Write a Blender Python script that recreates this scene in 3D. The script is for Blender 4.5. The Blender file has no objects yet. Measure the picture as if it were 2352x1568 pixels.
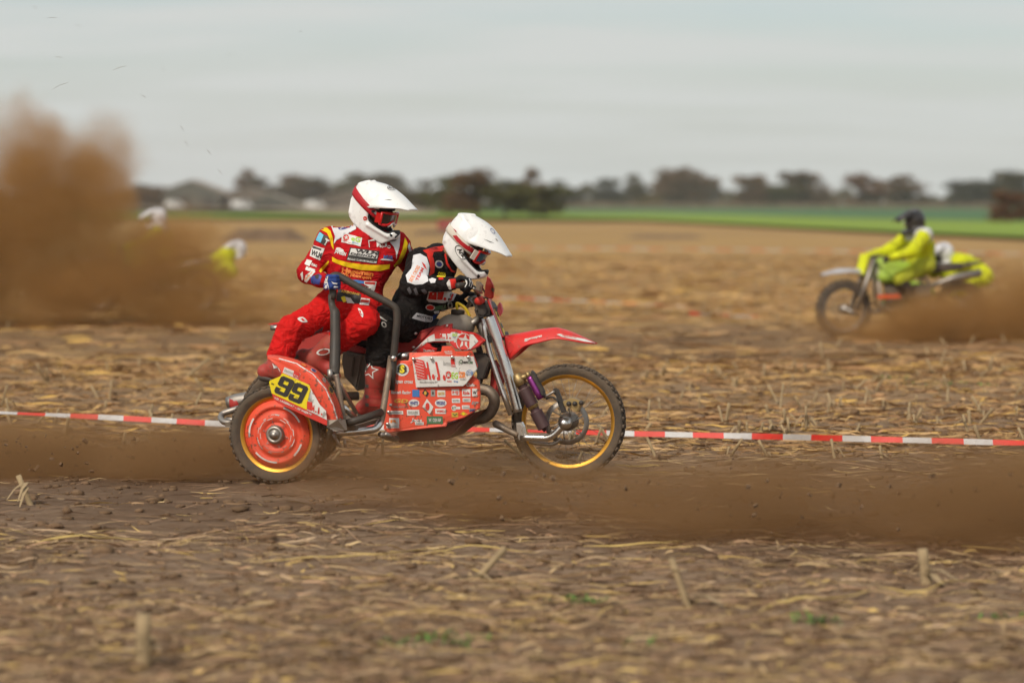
import bpy, bmesh, math, random
import numpy as np
from mathutils import Vector, Matrix
from mathutils.bvhtree import BVHTree
random.seed(7); RNG = np.random.default_rng(11)
R = math.radians
SC = bpy.context.scene
COL = SC.collection

# ------------------------------------------------------------------ camera
F = 5685.0                      # focal length in pixels of a 2352 px wide frame
CAMH = 1.65
PITCH = math.atan((784 - 464) / F)
cam_d = bpy.data.cameras.new('camera'); cam = bpy.data.objects.new('camera', cam_d); COL.objects.link(cam)
cam.location = (0, 0, CAMH); cam.rotation_euler = (math.pi / 2 - PITCH, 0, 0)
cam_d.sensor_width = 36.0; cam_d.lens = 36.0 * F / 2352.0
cam_d.clip_start = 0.1; cam_d.clip_end = 12000
cam_d.dof.use_dof = True; cam_d.dof.focus_distance = 14.75; cam_d.dof.aperture_fstop = 1.3
SC.camera = cam

# ------------------------------------------------------------------ sky, sun, exposure
SUN_EL, SUN_AZ = R(44), R(-150)        # azimuth of the sun measured from +Y towards +X
W = bpy.data.worlds.new('World'); SC.world = W; W.use_nodes = True
nt = W.node_tree; nt.nodes.clear()
def wn(t, **k):
    n = nt.nodes.new(t)
    for a, b in k.items(): setattr(n, a, b)
    return n
wo = wn('ShaderNodeOutputWorld'); bg = wn('ShaderNodeBackground')
sky = wn('ShaderNodeTexSky', sky_type='NISHITA'); sky.sun_disc = False
sky.sun_elevation = SUN_EL; sky.sun_rotation = SUN_AZ
sky.air_density = 1.0; sky.dust_density = 2.0; sky.ozone_density = 1.0
tc = wn('ShaderNodeTexCoord')
sep = wn('ShaderNodeSeparateXYZ'); nt.links.new(tc.outputs['Generated'], sep.inputs[0])
# high thin stratus: noise on a flat cloud deck (direction divided by its height)
add = wn('ShaderNodeMath', operation='ADD'); add.inputs[1].default_value = 0.13
nt.links.new(sep.outputs['Z'], add.inputs[0])
mx = wn('ShaderNodeMath', operation='MAXIMUM'); mx.inputs[1].default_value = 0.03; nt.links.new(add.outputs[0], mx.inputs[0])
dv = wn('ShaderNodeVectorMath', operation='DIVIDE'); cmb = wn('ShaderNodeCombineXYZ')
for i in range(3): nt.links.new(mx.outputs[0], cmb.inputs[i])
nt.links.new(tc.outputs['Generated'], dv.inputs[0]); nt.links.new(cmb.outputs[0], dv.inputs[1])
mp = wn('ShaderNodeMapping'); mp.inputs['Scale'].default_value = (0.7, 1.9, 0.0); mp.inputs['Rotation'].default_value = (0, 0, R(7))
mp.inputs['Location'].default_value = (0.3, 1.7, 0)
nt.links.new(dv.outputs[0], mp.inputs[0])
cn = wn('ShaderNodeTexNoise'); cn.inputs['Scale'].default_value = 1.6; cn.inputs['Detail'].default_value = 5; cn.inputs['Roughness'].default_value = 0.5
nt.links.new(mp.outputs[0], cn.inputs['Vector'])
cr = wn('ShaderNodeMapRange'); cr.inputs['From Min'].default_value = 0.34; cr.inputs['From Max'].default_value = 0.62
cr.inputs['To Min'].default_value = 0.40; cr.inputs['To Max'].default_value = 0.97
nt.links.new(cn.outputs['Fac'], cr.inputs['Value'])
lowc = wn('ShaderNodeMapRange'); lowc.inputs['From Min'].default_value = 0.0; lowc.inputs['From Max'].default_value = 0.10   # cloud deck closes up towards the horizon
lowc.inputs['To Min'].default_value = 0.95; lowc.inputs['To Max'].default_value = 0.22
nt.links.new(sep.outputs['Z'], lowc.inputs['Value']); nt.links.new(lowc.outputs[0], cr.inputs['To Min'])
skm = wn('ShaderNodeMix', data_type='RGBA', blend_type='MULTIPLY'); skm.inputs['Factor'].default_value = 1
skm.inputs['B'].default_value = (0.12, 0.12, 0.12, 1)
nt.links.new(sky.outputs[0], skm.inputs['A'])
cm = wn('ShaderNodeMix', data_type='RGBA'); nt.links.new(cr.outputs[0], cm.inputs['Factor'])
nt.links.new(skm.outputs['Result'], cm.inputs['A']); cm.inputs['B'].default_value = (0.595, 0.615, 0.60, 1)
nt.links.new(cm.outputs['Result'], bg.inputs[0]); bg.inputs[1].default_value = 1.0
nt.links.new(bg.outputs[0], wo.inputs[0])
sd = bpy.data.lights.new('sun', 'SUN'); sun = bpy.data.objects.new('sun', sd); COL.objects.link(sun)
sd.energy = 2.5; sd.angle = R(8); sd.color = (1.0, 0.93, 0.82)
sdir = Vector((math.sin(SUN_AZ) * math.cos(SUN_EL), math.cos(SUN_AZ) * math.cos(SUN_EL), math.sin(SUN_EL)))
sun.rotation_euler = (-sdir).to_track_quat('-Z', 'Y').to_euler()
sun.location = (0, 0, 30)
SC.view_settings.view_transform = 'Standard'; SC.view_settings.look = 'None'
SC.view_settings.exposure = 0.14; SC.view_settings.gamma = 1.0
SC.render.engine = 'CYCLES'
cy = SC.cycles
cy.use_denoising = True; cy.max_bounces = 6; cy.diffuse_bounces = 2; cy.glossy_bounces = 3
cy.transmission_bounces = 4; cy.transparent_max_bounces = 12; cy.volume_bounces = 1
cy.use_adaptive_sampling = True; cy.adaptive_threshold = 0.025; cy.volume_step_rate = 2.0; cy.volume_max_steps = 96; cy.sample_clamp_indirect = 4.0

# ------------------------------------------------------------------ pixel <-> place
def ray(px, py):
    c, s = math.cos(PITCH), math.sin(PITCH)
    a, b = (px - 1176) / F, (784 - py) / F
    return Vector((a, c + b * s, -s + b * c))
def at(px, py, Y):
    d = ray(px, py); t = Y / d.y
    return Vector((d.x * t, Y, CAMH + d.z * t))
def ground(px, py):
    d = ray(px, py); t = -CAMH / d.z
    return Vector((d.x * t, d.y * t, 0))
CROPS = {1: (1100, 680, 600 / 1568), 2: (1500, 800, 600 / 1568), 3: (1050, 1200, 600 / 1568), 4: (850, 1350, 600 / 1568),
         5: (1450, 1250, 600 / 1568), 6: (1800, 1050, 650 / 1568), 7: (1950, 1350, 600 / 1568), 8: (3200, 800, 896 / 2161),
         'a': (1540, 1400, 400 / 1845), 'b': (1060, 1440, 300 / 1680), 'c': (1380, 900, 260 / 1199), 'd': (1780, 1050, 300 / 1568),
         'e': (1180, 1450, 420 / 1733), 'f': (1600, 1280, 420 / 2352), 'g': (1700, 840, 360 / 2016), 'h': (1400, 680, 300 / 1568),
         0: (0, 0, 4096 / 2352)}
KS = 4096 / 2352
def D(k, x, y):
    o = CROPS[k]
    return ((o[0] + o[2] * x) / KS, (o[1] + o[2] * y) / KS)
# the outfit's own frame: x ahead, y to its left (away from the camera), z up
PSI = R(-14)
pf = at(1306, 967, 14.8)
P0 = Vector((pf.x - 0.8 * math.cos(PSI), pf.y - 0.8 * math.sin(PSI), 0))
BM = Matrix.Translation(P0) @ Matrix.Rotation(PSI, 4, 'Z')
BI = BM.inverted(); BI3 = BI.to_3x3()
CL = BI @ Vector((0, 0, CAMH))
def BL(px, py, w):
    d = BI3 @ ray(px, py)
    t = (-w - CL.y) / d.y
    return CL + d * t
def L(k, x, y, w): return BL(*D(k, x, y), w)

# ------------------------------------------------------------------ materials
MATS = {}
def mat(name, col, rough=0.6, metal=0.0, bump=0.0, bscale=40.0, var=0.0, vscale=8.0, dust=0.0, dscale=6.0, spec=0.5, coat=0.0, stretch=(1, 1, 1), attr=False, trans=0.0, ior=1.45, rvar=0.0, spat=0.0, crease=0.0, dcol=(0.22, 0.14, 0.08)):
    m = bpy.data.materials.new(name); m.use_nodes = True; MATS[name] = m
    t = m.node_tree; b = t.nodes['Principled BSDF']
    n = lambda ty: t.nodes.new(ty)
    b.inputs['Roughness'].default_value = rough; b.inputs['Metallic'].default_value = metal
    b.inputs['Specular IOR Level'].default_value = spec; b.inputs['Coat Weight'].default_value = coat
    b.inputs['Transmission Weight'].default_value = trans; b.inputs['IOR'].default_value = ior
    tc = n('ShaderNodeTexCoord'); mp = n('ShaderNodeMapping'); mp.inputs['Scale'].default_value = stretch
    t.links.new(tc.outputs['Object'], mp.inputs[0])
    if attr:
        a = n('ShaderNodeAttribute'); a.attribute_name = 'Col'; src = a.outputs['Color']
    else:
        rgb = n('ShaderNodeRGB'); rgb.outputs[0].default_value = (*col, 1); src = rgb.outputs[0]
    if var > 0:
        ns = n('ShaderNodeTexNoise'); ns.inputs['Scale'].default_value = vscale; ns.inputs['Detail'].default_value = 5
        t.links.new(mp.outputs[0], ns.inputs['Vector'])
        mr = n('ShaderNodeMapRange'); mr.inputs['From Min'].default_value = 0.25; mr.inputs['From Max'].default_value = 0.75
        mr.inputs['To Min'].default_value = 1 - var; mr.inputs['To Max'].default_value = 1 + var
        t.links.new(ns.outputs['Fac'], mr.inputs['Value'])
        mm = n('ShaderNodeVectorMath'); mm.operation = 'SCALE'
        t.links.new(src, mm.inputs[0]); t.links.new(mr.outputs[0], mm.inputs['Scale']); src = mm.outputs[0]
    if dust > 0:
        ns = n('ShaderNodeTexNoise'); ns.inputs['Scale'].default_value = dscale; ns.inputs['Detail'].default_value = 7; ns.inputs['Roughness'].default_value = 0.65
        t.links.new(mp.outputs[0], ns.inputs['Vector'])
        mr = n('ShaderNodeMapRange'); mr.inputs['From Min'].default_value = 0.38; mr.inputs['From Max'].default_value = 0.78
        mr.inputs['To Min'].default_value = dust * 0.25; mr.inputs['To Max'].default_value = min(1, dust * 1.4)
        t.links.new(ns.outputs['Fac'], mr.inputs['Value'])
        mx = n('ShaderNodeMix'); mx.data_type = 'RGBA'; mx.inputs['B'].default_value = (*dcol, 1)
        t.links.new(mr.outputs[0], mx.inputs['Factor']); t.links.new(src, mx.inputs['A']); src = mx.outputs['Result']
        mr2 = n('ShaderNodeMapRange'); mr2.inputs['To Min'].default_value = rough; mr2.inputs['To Max'].default_value = 0.9
        t.links.new(mr.outputs[0], mr2.inputs['Value']); t.links.new(mr2.outputs[0], b.inputs['Roughness'])
    if spat > 0:                                          # flecks of thrown mud
        ns = n('ShaderNodeTexNoise'); ns.inputs['Scale'].default_value = 38; ns.inputs['Detail'].default_value = 3
        nb = n('ShaderNodeTexNoise'); nb.inputs['Scale'].default_value = 4; nb.inputs['Detail'].default_value = 2
        t.links.new(tc.outputs['Object'], ns.inputs['Vector']); t.links.new(tc.outputs['Object'], nb.inputs['Vector'])
        ad = n('ShaderNodeMath'); ad.operation = 'MULTIPLY_ADD'; t.links.new(nb.outputs['Fac'], ad.inputs[0]); ad.inputs[1].default_value = 0.5; t.links.new(ns.outputs['Fac'], ad.inputs[2])
        mr = n('ShaderNodeMapRange'); mr.inputs['From Min'].default_value = 0.87; mr.inputs['From Max'].default_value = 0.94; mr.inputs['To Max'].default_value = spat
        t.links.new(ad.outputs[0], mr.inputs['Value']); mx = n('ShaderNodeMix'); mx.data_type = 'RGBA'; mx.inputs['B'].default_value = (0.10, 0.058, 0.032, 1)
        t.links.new(mr.outputs[0], mx.inputs['Factor']); t.links.new(src, mx.inputs['A']); src = mx.outputs['Result']
    t.links.new(src, b.inputs['Base Color'])
    if crease > 0:                                        # sharp folds in cloth
        ns = n('ShaderNodeTexNoise'); ns.inputs['Scale'].default_value = 8; ns.inputs['Detail'].default_value = 3; ns.inputs['Distortion'].default_value = 1.2
        t.links.new(mp.outputs[0], ns.inputs['Vector'])
        a1 = n('ShaderNodeMath'); a1.operation = 'SUBTRACT'; a1.inputs[1].default_value = 0.5; t.links.new(ns.outputs['Fac'], a1.inputs[0])
        a2 = n('ShaderNodeMath'); a2.operation = 'ABSOLUTE'; t.links.new(a1.outputs[0], a2.inputs[0])
        a3 = n('ShaderNodeMath'); a3.operation = 'POWER'; a3.inputs[1].default_value = 0.6; t.links.new(a2.outputs[0], a3.inputs[0])
        bp = n('ShaderNodeBump'); bp.inputs['Strength'].default_value = crease; bp.inputs['Distance'].default_value = 0.045; bp.invert = True
        t.links.new(a3.outputs[0], bp.inputs['Height']); t.links.new(bp.outputs[0], b.inputs['Normal'])
    elif bump > 0:
        ns = n('ShaderNodeTexNoise'); ns.inputs['Scale'].default_value = bscale; ns.inputs['Detail'].default_value = 6
        t.links.new(mp.outputs[0], ns.inputs['Vector'])
        bp = n('ShaderNodeBump'); bp.inputs['Strength'].default_value = min(1, bump); bp.inputs['Distance'].default_value = 0.01
        t.links.new(ns.outputs['Fac'], bp.inputs['Height']); t.links.new(bp.outputs[0], b.inputs['Normal'])
    return m

# ------------------------------------------------------------------ mesh helpers
def tag(o, label=None, cat=None, group=None, kind=None):
    if label: o['label'] = label
    if cat: o['category'] = cat
    if group: o['group'] = group
    if kind: o['kind'] = kind
    return o
def empty(name, M):
    o = bpy.data.objects.new(name, None); COL.objects.link(o); o.matrix_world = M
    o.empty_display_size = 0.1
    return o
GEO = {}
def link(name, me, m, parent=None, smooth=True):
    if m is not None and len(me.materials) == 0: me.materials.append(MATS[m] if isinstance(m, str) else m)
    o = bpy.data.objects.new(name, me); COL.objects.link(o)
    if parent is not None: o.parent = parent
    if smooth: me.shade_smooth()
    return o
def mesh_np(name, v, f, m, parent=None, smooth=True, off=None, col=None, geo=True):
    """v: n x 3, f: list of faces or k x 4 / k x 3 array. GEO keeps the shape in the outfit's frame for decals."""
    v = np.asarray(v, float)
    me = bpy.data.meshes.new(name)
    vv = v - np.asarray(off) if off is not None else v
    if isinstance(f, np.ndarray):
        k = f.shape[1]
        me.vertices.add(len(vv)); me.vertices.foreach_set('co', vv.astype(np.float32).ravel())
        me.loops.add(f.size); me.loops.foreach_set('vertex_index', f.astype(np.int32).ravel())
        me.polygons.add(len(f)); me.polygons.foreach_set('loop_start', np.arange(0, f.size, k, dtype=np.int32))
        me.update(calc_edges=True); me.validate()
    else:
        me.from_pydata([tuple(a) for a in vv], [], f); me.update()
    if col is not None:
        a = me.color_attributes.new('Col', 'FLOAT_COLOR', 'POINT')
        c = np.ones((len(vv), 4), np.float32); c[:, :3] = col
        a.data.foreach_set('color', c.ravel())
    o = link(name, me, m, parent, smooth)
    if geo: GEO[o.name] = (v, [tuple(int(i) for i in q) for q in f] if isinstance(f, np.ndarray) else f)
    return o
def bm_obj(name, bm, m, parent=None, smooth=False, off=None):
    bmesh.ops.recalc_face_normals(bm, faces=bm.faces[:])
    bm.verts.ensure_lookup_table()
    GEOv = np.array([v.co[:] for v in bm.verts]); GEOf = [tuple(v.index for v in f.verts) for f in bm.faces]
    if off is not None:
        for v in bm.verts: v.co -= Vector(off)
    me = bpy.data.meshes.new(name); bm.to_mesh(me); bm.free()
    o = link(name, me, m, parent, smooth); GEO[o.name] = (GEOv, GEOf)
    return o
def catmull(P, n=8, closed=False):
    P = [Vector(p) for p in P]; out = []; N = len(P)
    rng = range(N) if closed else range(N - 1)
    for i in rng:
        if closed: p0, p1, p2, p3 = P[(i - 1) % N], P[i], P[(i + 1) % N], P[(i + 2) % N]
        else: p0, p1, p2, p3 = P[max(i - 1, 0)], P[i], P[i + 1], P[min(i + 2, N - 1)]
        for j in range(n):
            t = j / n
            out.append(0.5 * ((2 * p1) + (-p0 + p2) * t + (2 * p0 - 5 * p1 + 4 * p2 - p3) * t * t + (-p0 + 3 * p1 - 3 * p2 + p3) * t ** 3))
    if not closed: out.append(P[-1].copy())
    return out
def fillet(P, rad, n=5):
    """polyline with rounded corners"""
    P = [Vector(p) for p in P]; out = [P[0]]
    for i in range(1, len(P) - 1):
        a, b, c = P[i - 1], P[i], P[i + 1]
        r = min(rad, (a - b).length * 0.45, (c - b).length * 0.45)
        p, q = b + (a - b).normalized() * r, b + (c - b).normalized() * r
        for j in range(n + 1):
            t = j / n; out.append(p * (1 - t) ** 2 + b * 2 * t * (1 - t) + q * t * t)
    out.append(P[-1]); return out
def tube_geo(P, r, seg=12, closed=False):
    P = [Vector(p) for p in P]; n = len(P)
    rr = list(r) if hasattr(r, '__len__') else [r] * n
    if len(rr) != n: rr = list(np.interp(np.linspace(0, 1, n), np.linspace(0, 1, len(rr)), rr))
    V = []; Fc = []; up = None
    for i in range(n):
        if closed: t = P[(i + 1) % n] - P[i - 1]
        else: t = P[min(i + 1, n - 1)] - P[max(i - 1, 0)]
        t.normalize()
        if up is None:
            up = Vector((0, 0, 1)) if abs(t.z) < 0.9 else Vector((1, 0, 0))
        up = (up - t * up.dot(t)).normalized(); s = t.cross(up)
        for j in range(seg):
            a = 2 * math.pi * j / seg
            V.append(P[i] + (up * math.cos(a) + s * math.sin(a)) * rr[i])
    m = n if closed else n - 1
    for i in range(m):
        for j in range(seg):
            a, b = i * seg + j, i * seg + (j + 1) % seg
            c, d = ((i + 1) % n) * seg + (j + 1) % seg, ((i + 1) % n) * seg + j
            Fc.append((a, d, c, b))
    if not closed:
        Fc.append(tuple(range(seg))); Fc.append(tuple((n - 1) * seg + j for j in range(seg))[::-1])
    return V, Fc
def merge(*gs):
    V = []; Fc = []
    for v, f in gs:
        o = len(V); V += [Vector(p) for p in v]; Fc += [tuple(i + o for i in q) for q in f]
    return V, Fc
def tube(name, P, r, m, parent, seg=12, closed=False, smooth=True, off=None):
    v, f = tube_geo(P, r, seg, closed)
    o = mesh_np(name, np.array([p[:] for p in v]), f, m, parent, smooth, off)
    return o
def geo(name, g, m, parent, smooth=True, off=None):
    return mesh_np(name, np.array([p[:] for p in g[0]]), g[1], m, parent, smooth, off)
def box_geo(c, h, M=None):
    c = Vector(c); M = M or Matrix.Identity(3)
    V = [c + M @ Vector((x * h[0], y * h[1], z * h[2])) for x in (-1, 1) for y in (-1, 1) for z in (-1, 1)]
    return V, [(0, 1, 3, 2), (4, 6, 7, 5), (0, 4, 5, 1), (2, 3, 7, 6), (0, 2, 6, 4), (1, 5, 7, 3)]
def lathe_geo(prof, center, axis, seg=48, a0=0, a1=2 * math.pi):
    """prof: (radius, along axis)"""
    c = Vector(center); ax = Vector(axis).normalized()
    u = Vector((0, 0, 1)) if abs(ax.z) < 0.9 else Vector((1, 0, 0)); u = (u - ax * u.dot(ax)).normalized(); s = ax.cross(u)
    full = abs(a1 - a0 - 2 * math.pi) < 1e-6; n = seg if full else seg + 1
    V = []; Fc = []
    for i in range(n):
        a = a0 + (a1 - a0) * i / seg
        for (r, h) in prof: V.append(c + ax * h + (u * math.cos(a) + s * math.sin(a)) * r)
    k = len(prof)
    for i in range(seg):
        for j in range(k - 1):
            a, b = i * k + j, ((i + 1) % n) * k + j
            Fc.append((a, b, b + 1, a + 1))
    return V, Fc
def plate(name, pts, thick, m, parent, bevel=0.003, smooth_poly=0, axis=(0, 1, 0), off=None):
    """closed outline (3-d points) pushed back along axis (away from the camera side)"""
    if smooth_poly: pts = catmull(pts, smooth_poly, True)
    bm = bmesh.new(); ax = Vector(axis) * thick
    a = [bm.verts.new(p) for p in pts]; b = [bm.verts.new(Vector(p) + ax) for p in pts]
    n = len(a); bm.faces.new(a); bm.faces.new(b[::-1])
    for i in range(n): bm.faces.new((a[i], b[i], b[(i + 1) % n], a[(i + 1) % n]))
    bmesh.ops.recalc_face_normals(bm, faces=bm.faces[:])
    if bevel:
        ed = [e for e in bm.edges if e.verts[0] in a and e.verts[1] in a]
        bmesh.ops.bevel(bm, geom=ed, offset=bevel, segments=2, affect='EDGES', clamp_overlap=True)
    return bm_obj(name, bm, m, parent, False, off)
def sheet(name, rows, m, parent, thick=0.006, off=None, sub=0):
    """grid of points rows x cols turned into a thin solid shell"""
    nr, nc = len(rows), len(rows[0])
    V = np.array([[p[:] for p in r] for r in rows], float)
    if sub:
        def up(A):
            out = []
            for i in range(A.shape[0]): out.append(np.array([p[:] for p in catmull(A[i], sub)]))
            return np.array(out)
        V = up(V); V = up(V.transpose(1, 0, 2)).transpose(1, 0, 2); nr, nc = V.shape[:2]
    du = np.gradient(V, axis=0); dv = np.gradient(V, axis=1)
    n = np.cross(du, dv); n /= np.linalg.norm(n, axis=2, keepdims=True) + 1e-9
    T = V - n * thick
    A = np.concatenate([V.reshape(-1, 3), T.reshape(-1, 3)]); o = nr * nc; Fc = []
    for i in range(nr - 1):
        for j in range(nc - 1):
            q = (i * nc + j, i * nc + j + 1, (i + 1) * nc + j + 1, (i + 1) * nc + j)
            Fc.append(q); Fc.append(tuple(x + o for x in q[::-1]))
    bd = [i * nc for i in range(nr)] + [(nr - 1) * nc + j for j in range(1, nc)] + [i * nc + nc - 1 for i in range(nr - 2, -1, -1)] + list(range(nc - 2, 0, -1))
    for i in range(len(bd)):
        a, b = bd[i], bd[(i + 1) % len(bd)]; Fc.append((a, b, b + o, a + o))
    ob = mesh_np(name, A, Fc, m, parent, True, off)
    bm = bmesh.new(); bm.from_mesh(ob.data); bmesh.ops.recalc_face_normals(bm, faces=bm.faces[:]); bm.to_mesh(ob.data); bm.free()
    ob.data.shade_smooth()
    return ob

# ------------------------------------------------------------------ bodies: smooth unions of tapered capsules, meshed by surface nets
def surface_nets(Fv, org, h):
    s = Fv < 0
    n = np.array(Fv.shape)
    cnt = np.zeros(n - 1, np.int8)
    for i in (0, 1):
        for j in (0, 1):
            for k in (0, 1):
                cnt += s[i:n[0] - 1 + i, j:n[1] - 1 + j, k:n[2] - 1 + k]
    act = (cnt > 0) & (cnt < 8)
    ci = np.argwhere(act); idx = -np.ones(n - 1, np.int64); idx[act] = np.arange(len(ci))
    acc = np.zeros((len(ci), 3)); num = np.zeros(len(ci))
    corners = [(i, j, k) for i in (0, 1) for j in (0, 1) for k in (0, 1)]
    for a in range(8):
        for b in range(a + 1, 8):
            ca, cb = np.array(corners[a]), np.array(corners[b])
            if np.abs(ca - cb).sum() != 1: continue
            pa, pb = ci + ca, ci + cb
            fa = Fv[pa[:, 0], pa[:, 1], pa[:, 2]]; fb = Fv[pb[:, 0], pb[:, 1], pb[:, 2]]
            cross = (fa < 0) != (fb < 0)
            t = np.where(cross, fa / np.where(fa - fb == 0, 1, fa - fb), 0)
            acc += np.where(cross[:, None], ca + (cb - ca) * t[:, None], 0); num += cross
    V = (ci + acc / num[:, None]) * h + org
    faces = []
    for ax in range(3):
        o1, o2 = (ax + 1) % 3, (ax + 2) % 3
        sl0 = [slice(None)] * 3; sl1 = [slice(None)] * 3
        sl0[ax] = slice(0, n[ax] - 1); sl1[ax] = slice(1, n[ax])
        e = s[tuple(sl0)] != s[tuple(sl1)]
        pts = np.argwhere(e)
        ok = (pts[:, o1] > 0) & (pts[:, o2] > 0) & (pts[:, o1] < n[o1] - 1) & (pts[:, o2] < n[o2] - 1)
        pts = pts[ok]
        if len(pts) == 0: continue
        def cell(d1, d2):
            q = pts.copy(); q[:, o1] += d1; q[:, o2] += d2
            return idx[q[:, 0], q[:, 1], q[:, 2]]
        quad = np.stack([cell(-1, -1), cell(0, -1), cell(0, 0), cell(-1, 0)], 1)
        neg = s[pts[:, 0], pts[:, 1], pts[:, 2]]
        quad[~neg] = quad[~neg][:, ::-1]
        faces.append(quad)
    return V, np.concatenate(faces)
def smin(a, b, k):
    hh = np.clip(0.5 + 0.5 * (b - a) / k, 0, 1)
    return b * (1 - hh) + a * hh - k * hh * (1 - hh)
class SDF:
    def __init__(s, h): s.h = h; s.prims = []
    def cap(s, a, b, ra, rb=None, k=0.03, tag=0): s.prims.append(('c', np.array(a[:], float), np.array(b[:], float), ra, ra if rb is None else rb, k, tag)); return s
    def ell(s, c, r, k=0.03, tag=0, M=None): s.prims.append(('e', np.array(c[:], float), np.array(r, float), None if M is None else np.array(M), None, k, tag)); return s
    def box(s, c, hs, rnd, k=0.01, tag=0, M=None): s.prims.append(('b', np.array(c[:], float), np.array(hs, float), None if M is None else np.array(M), rnd, k, tag)); return s
    def dist(s, p, X):
        if p[0] == 'c':
            ab = p[2] - p[1]; L2 = max(ab @ ab, 1e-9)
            t = np.clip(((X - p[1]) @ ab) / L2, 0, 1)
            return np.linalg.norm(X - p[1] - t[..., None] * ab, axis=-1) - (p[3] + (p[4] - p[3]) * t)
        q = X - p[1]
        if p[3] is not None: q = q @ p[3]
        if p[0] == 'e':
            k0 = np.linalg.norm(q / p[2], axis=-1); k1 = np.linalg.norm(q / p[2] ** 2, axis=-1)
            return k0 * (k0 - 1) / np.maximum(k1, 1e-6)
        q = np.abs(q) - p[2] + p[4]
        return np.linalg.norm(np.maximum(q, 0), axis=-1) + np.minimum(q.max(-1), 0) - p[4]
    def bounds(s, p):
        if p[0] == 'c':
            r = max(p[3], p[4]); return np.minimum(p[1], p[2]) - r, np.maximum(p[1], p[2]) + r
        r = np.full(3, np.linalg.norm(p[2]) if p[0] == 'b' else p[2].max()) if p[3] is not None else p[2]
        return p[1] - r, p[1] + r
    def field(s):
        lo = np.min([s.bounds(p)[0] for p in s.prims], 0) - 4 * s.h; hi = np.max([s.bounds(p)[1] for p in s.prims], 0) + 4 * s.h
        n = np.ceil((hi - lo) / s.h).astype(int) + 1
        s.org = lo
        A = np.full(n, 1.0)
        for p in s.prims:
            b0, b1 = s.bounds(p); m = p[5] + 4 * s.h
            i0 = np.maximum(((b0 - m - lo) / s.h).astype(int), 0); i1 = np.minimum(((b1 + m - lo) / s.h).astype(int) + 2, n)
            g = np.stack(np.meshgrid(*[lo[a] + s.h * np.arange(i0[a], i1[a]) for a in range(3)], indexing='ij'), -1)
            sl = tuple(slice(i0[a], i1[a]) for a in range(3))
            A[sl] = smin(A[sl], s.dist(p, g), p[5])
        return A
    def grid(s, A):
        return np.stack(np.meshgrid(*[s.org[a] + s.h * np.arange(A.shape[a]) for a in range(3)], indexing='ij'), -1)
    def mesh(s, cut=None):
        A = s.field()
        if cut is not None: A = cut(A, s.grid(A))
        V, Q = surface_nets(A, s.org, s.h)
        for _ in range(2):                       # relax
            nb = np.zeros_like(V); c = np.zeros(len(V))
            for a, b in ((0, 1), (1, 2), (2, 3), (3, 0)):
                np.add.at(nb, Q[:, a], V[Q[:, b]]); np.add.at(c, Q[:, a], 1); np.add.at(nb, Q[:, b], V[Q[:, a]]); np.add.at(c, Q[:, b], 1)
            V = 0.5 * V + 0.5 * nb / np.maximum(c, 1)[:, None]
        return V, Q
    def tags(s, V):
        d = np.stack([s.dist(p, V) for p in s.prims], 1)
        return np.array([p[6] for p in s.prims])[d.argmin(1)]
def normals(V, Q):
    n = np.cross(V[Q[:, 2]] - V[Q[:, 0]], V[Q[:, 3]] - V[Q[:, 1]]); N = np.zeros_like(V)
    for a in range(4): np.add.at(N, Q[:, a], n)
    return N / (np.linalg.norm(N, axis=1, keepdims=True) + 1e-12)
def wrinkle(V, Q, amp, seed, freq=(18, 60), n=14, mask=None, stretch=(1, 1, 1)):
    r = np.random.default_rng(seed); d = np.zeros(len(V)); P = V * np.array(stretch)
    wob = np.stack([np.sin(P @ r.normal(0, 14, 3) + r.uniform(0, 6)) for _ in range(3)], 1) * 0.02
    for _ in range(n):
        k = r.normal(0, 1, 3); k *= r.uniform(*freq) / np.linalg.norm(k)
        w = np.sin((P + wob) @ k + r.uniform(0, 6.28)); g = 0.5 + 0.5 * np.sin(P @ r.normal(0, 9, 3) + r.uniform(0, 6))
        d += (1 - np.abs(w) * 1.6) * g
    d *= amp / math.sqrt(n)
    if mask is not None: d *= mask
    return V + normals(V, Q) * d[:, None]

# ------------------------------------------------------------------ flat print laid on a surface
TXT = {}
def text_geo(s, bold=0.0):
    key = (s, bold)
    if key not in TXT:
        cu = bpy.data.curves.new('t', 'FONT'); cu.body = s; cu.size = 1.0; cu.offset = bold; cu.resolution_u = 2; cu.fill_mode = 'BOTH'
        ob = bpy.data.objects.new('t', cu)
        me = bpy.data.meshes.new_from_object(ob)
        v = np.array([p.co[:2] for p in me.vertices]); f = [tuple(p.vertices) for p in me.polygons]
        bpy.data.objects.remove(ob); bpy.data.meshes.remove(me); bpy.data.curves.remove(cu)
        v[:, 0] -= v[:, 0].min(); wd = v[:, 0].max()
        TXT[key] = (v / 0.70, f, wd / 0.70)
    return TXT[key]
def text_px(k, s, x0, y0, x1, y1, hgt, bold=0.02, lean=0.0):
    """text whose baseline runs (x0,y0)-(x1,y1) of crop k, capitals hgt crop pixels high"""
    v, f, wd = text_geo(s, bold)
    b = np.array([x1 - x0, y1 - y0]); Lb = np.linalg.norm(b); u = b / Lb; n = np.array([u[1], -u[0]])
    p = np.array([x0, y0]) + ((v[:, :1] + lean * v[:, 1:]) / wd * Lb) * u + (v[:, 1:] * hgt) * n
    return np.array([D(k, *q) for q in p]), f
def poly_px(k, pts, smooth=0):
    if smooth: pts = [(p.x, p.y) for p in catmull([Vector((a, b, 0)) for a, b in pts], smooth, True)]
    return np.array([D(k, *q) for q in pts]), [tuple(range(len(pts)))]
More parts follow.
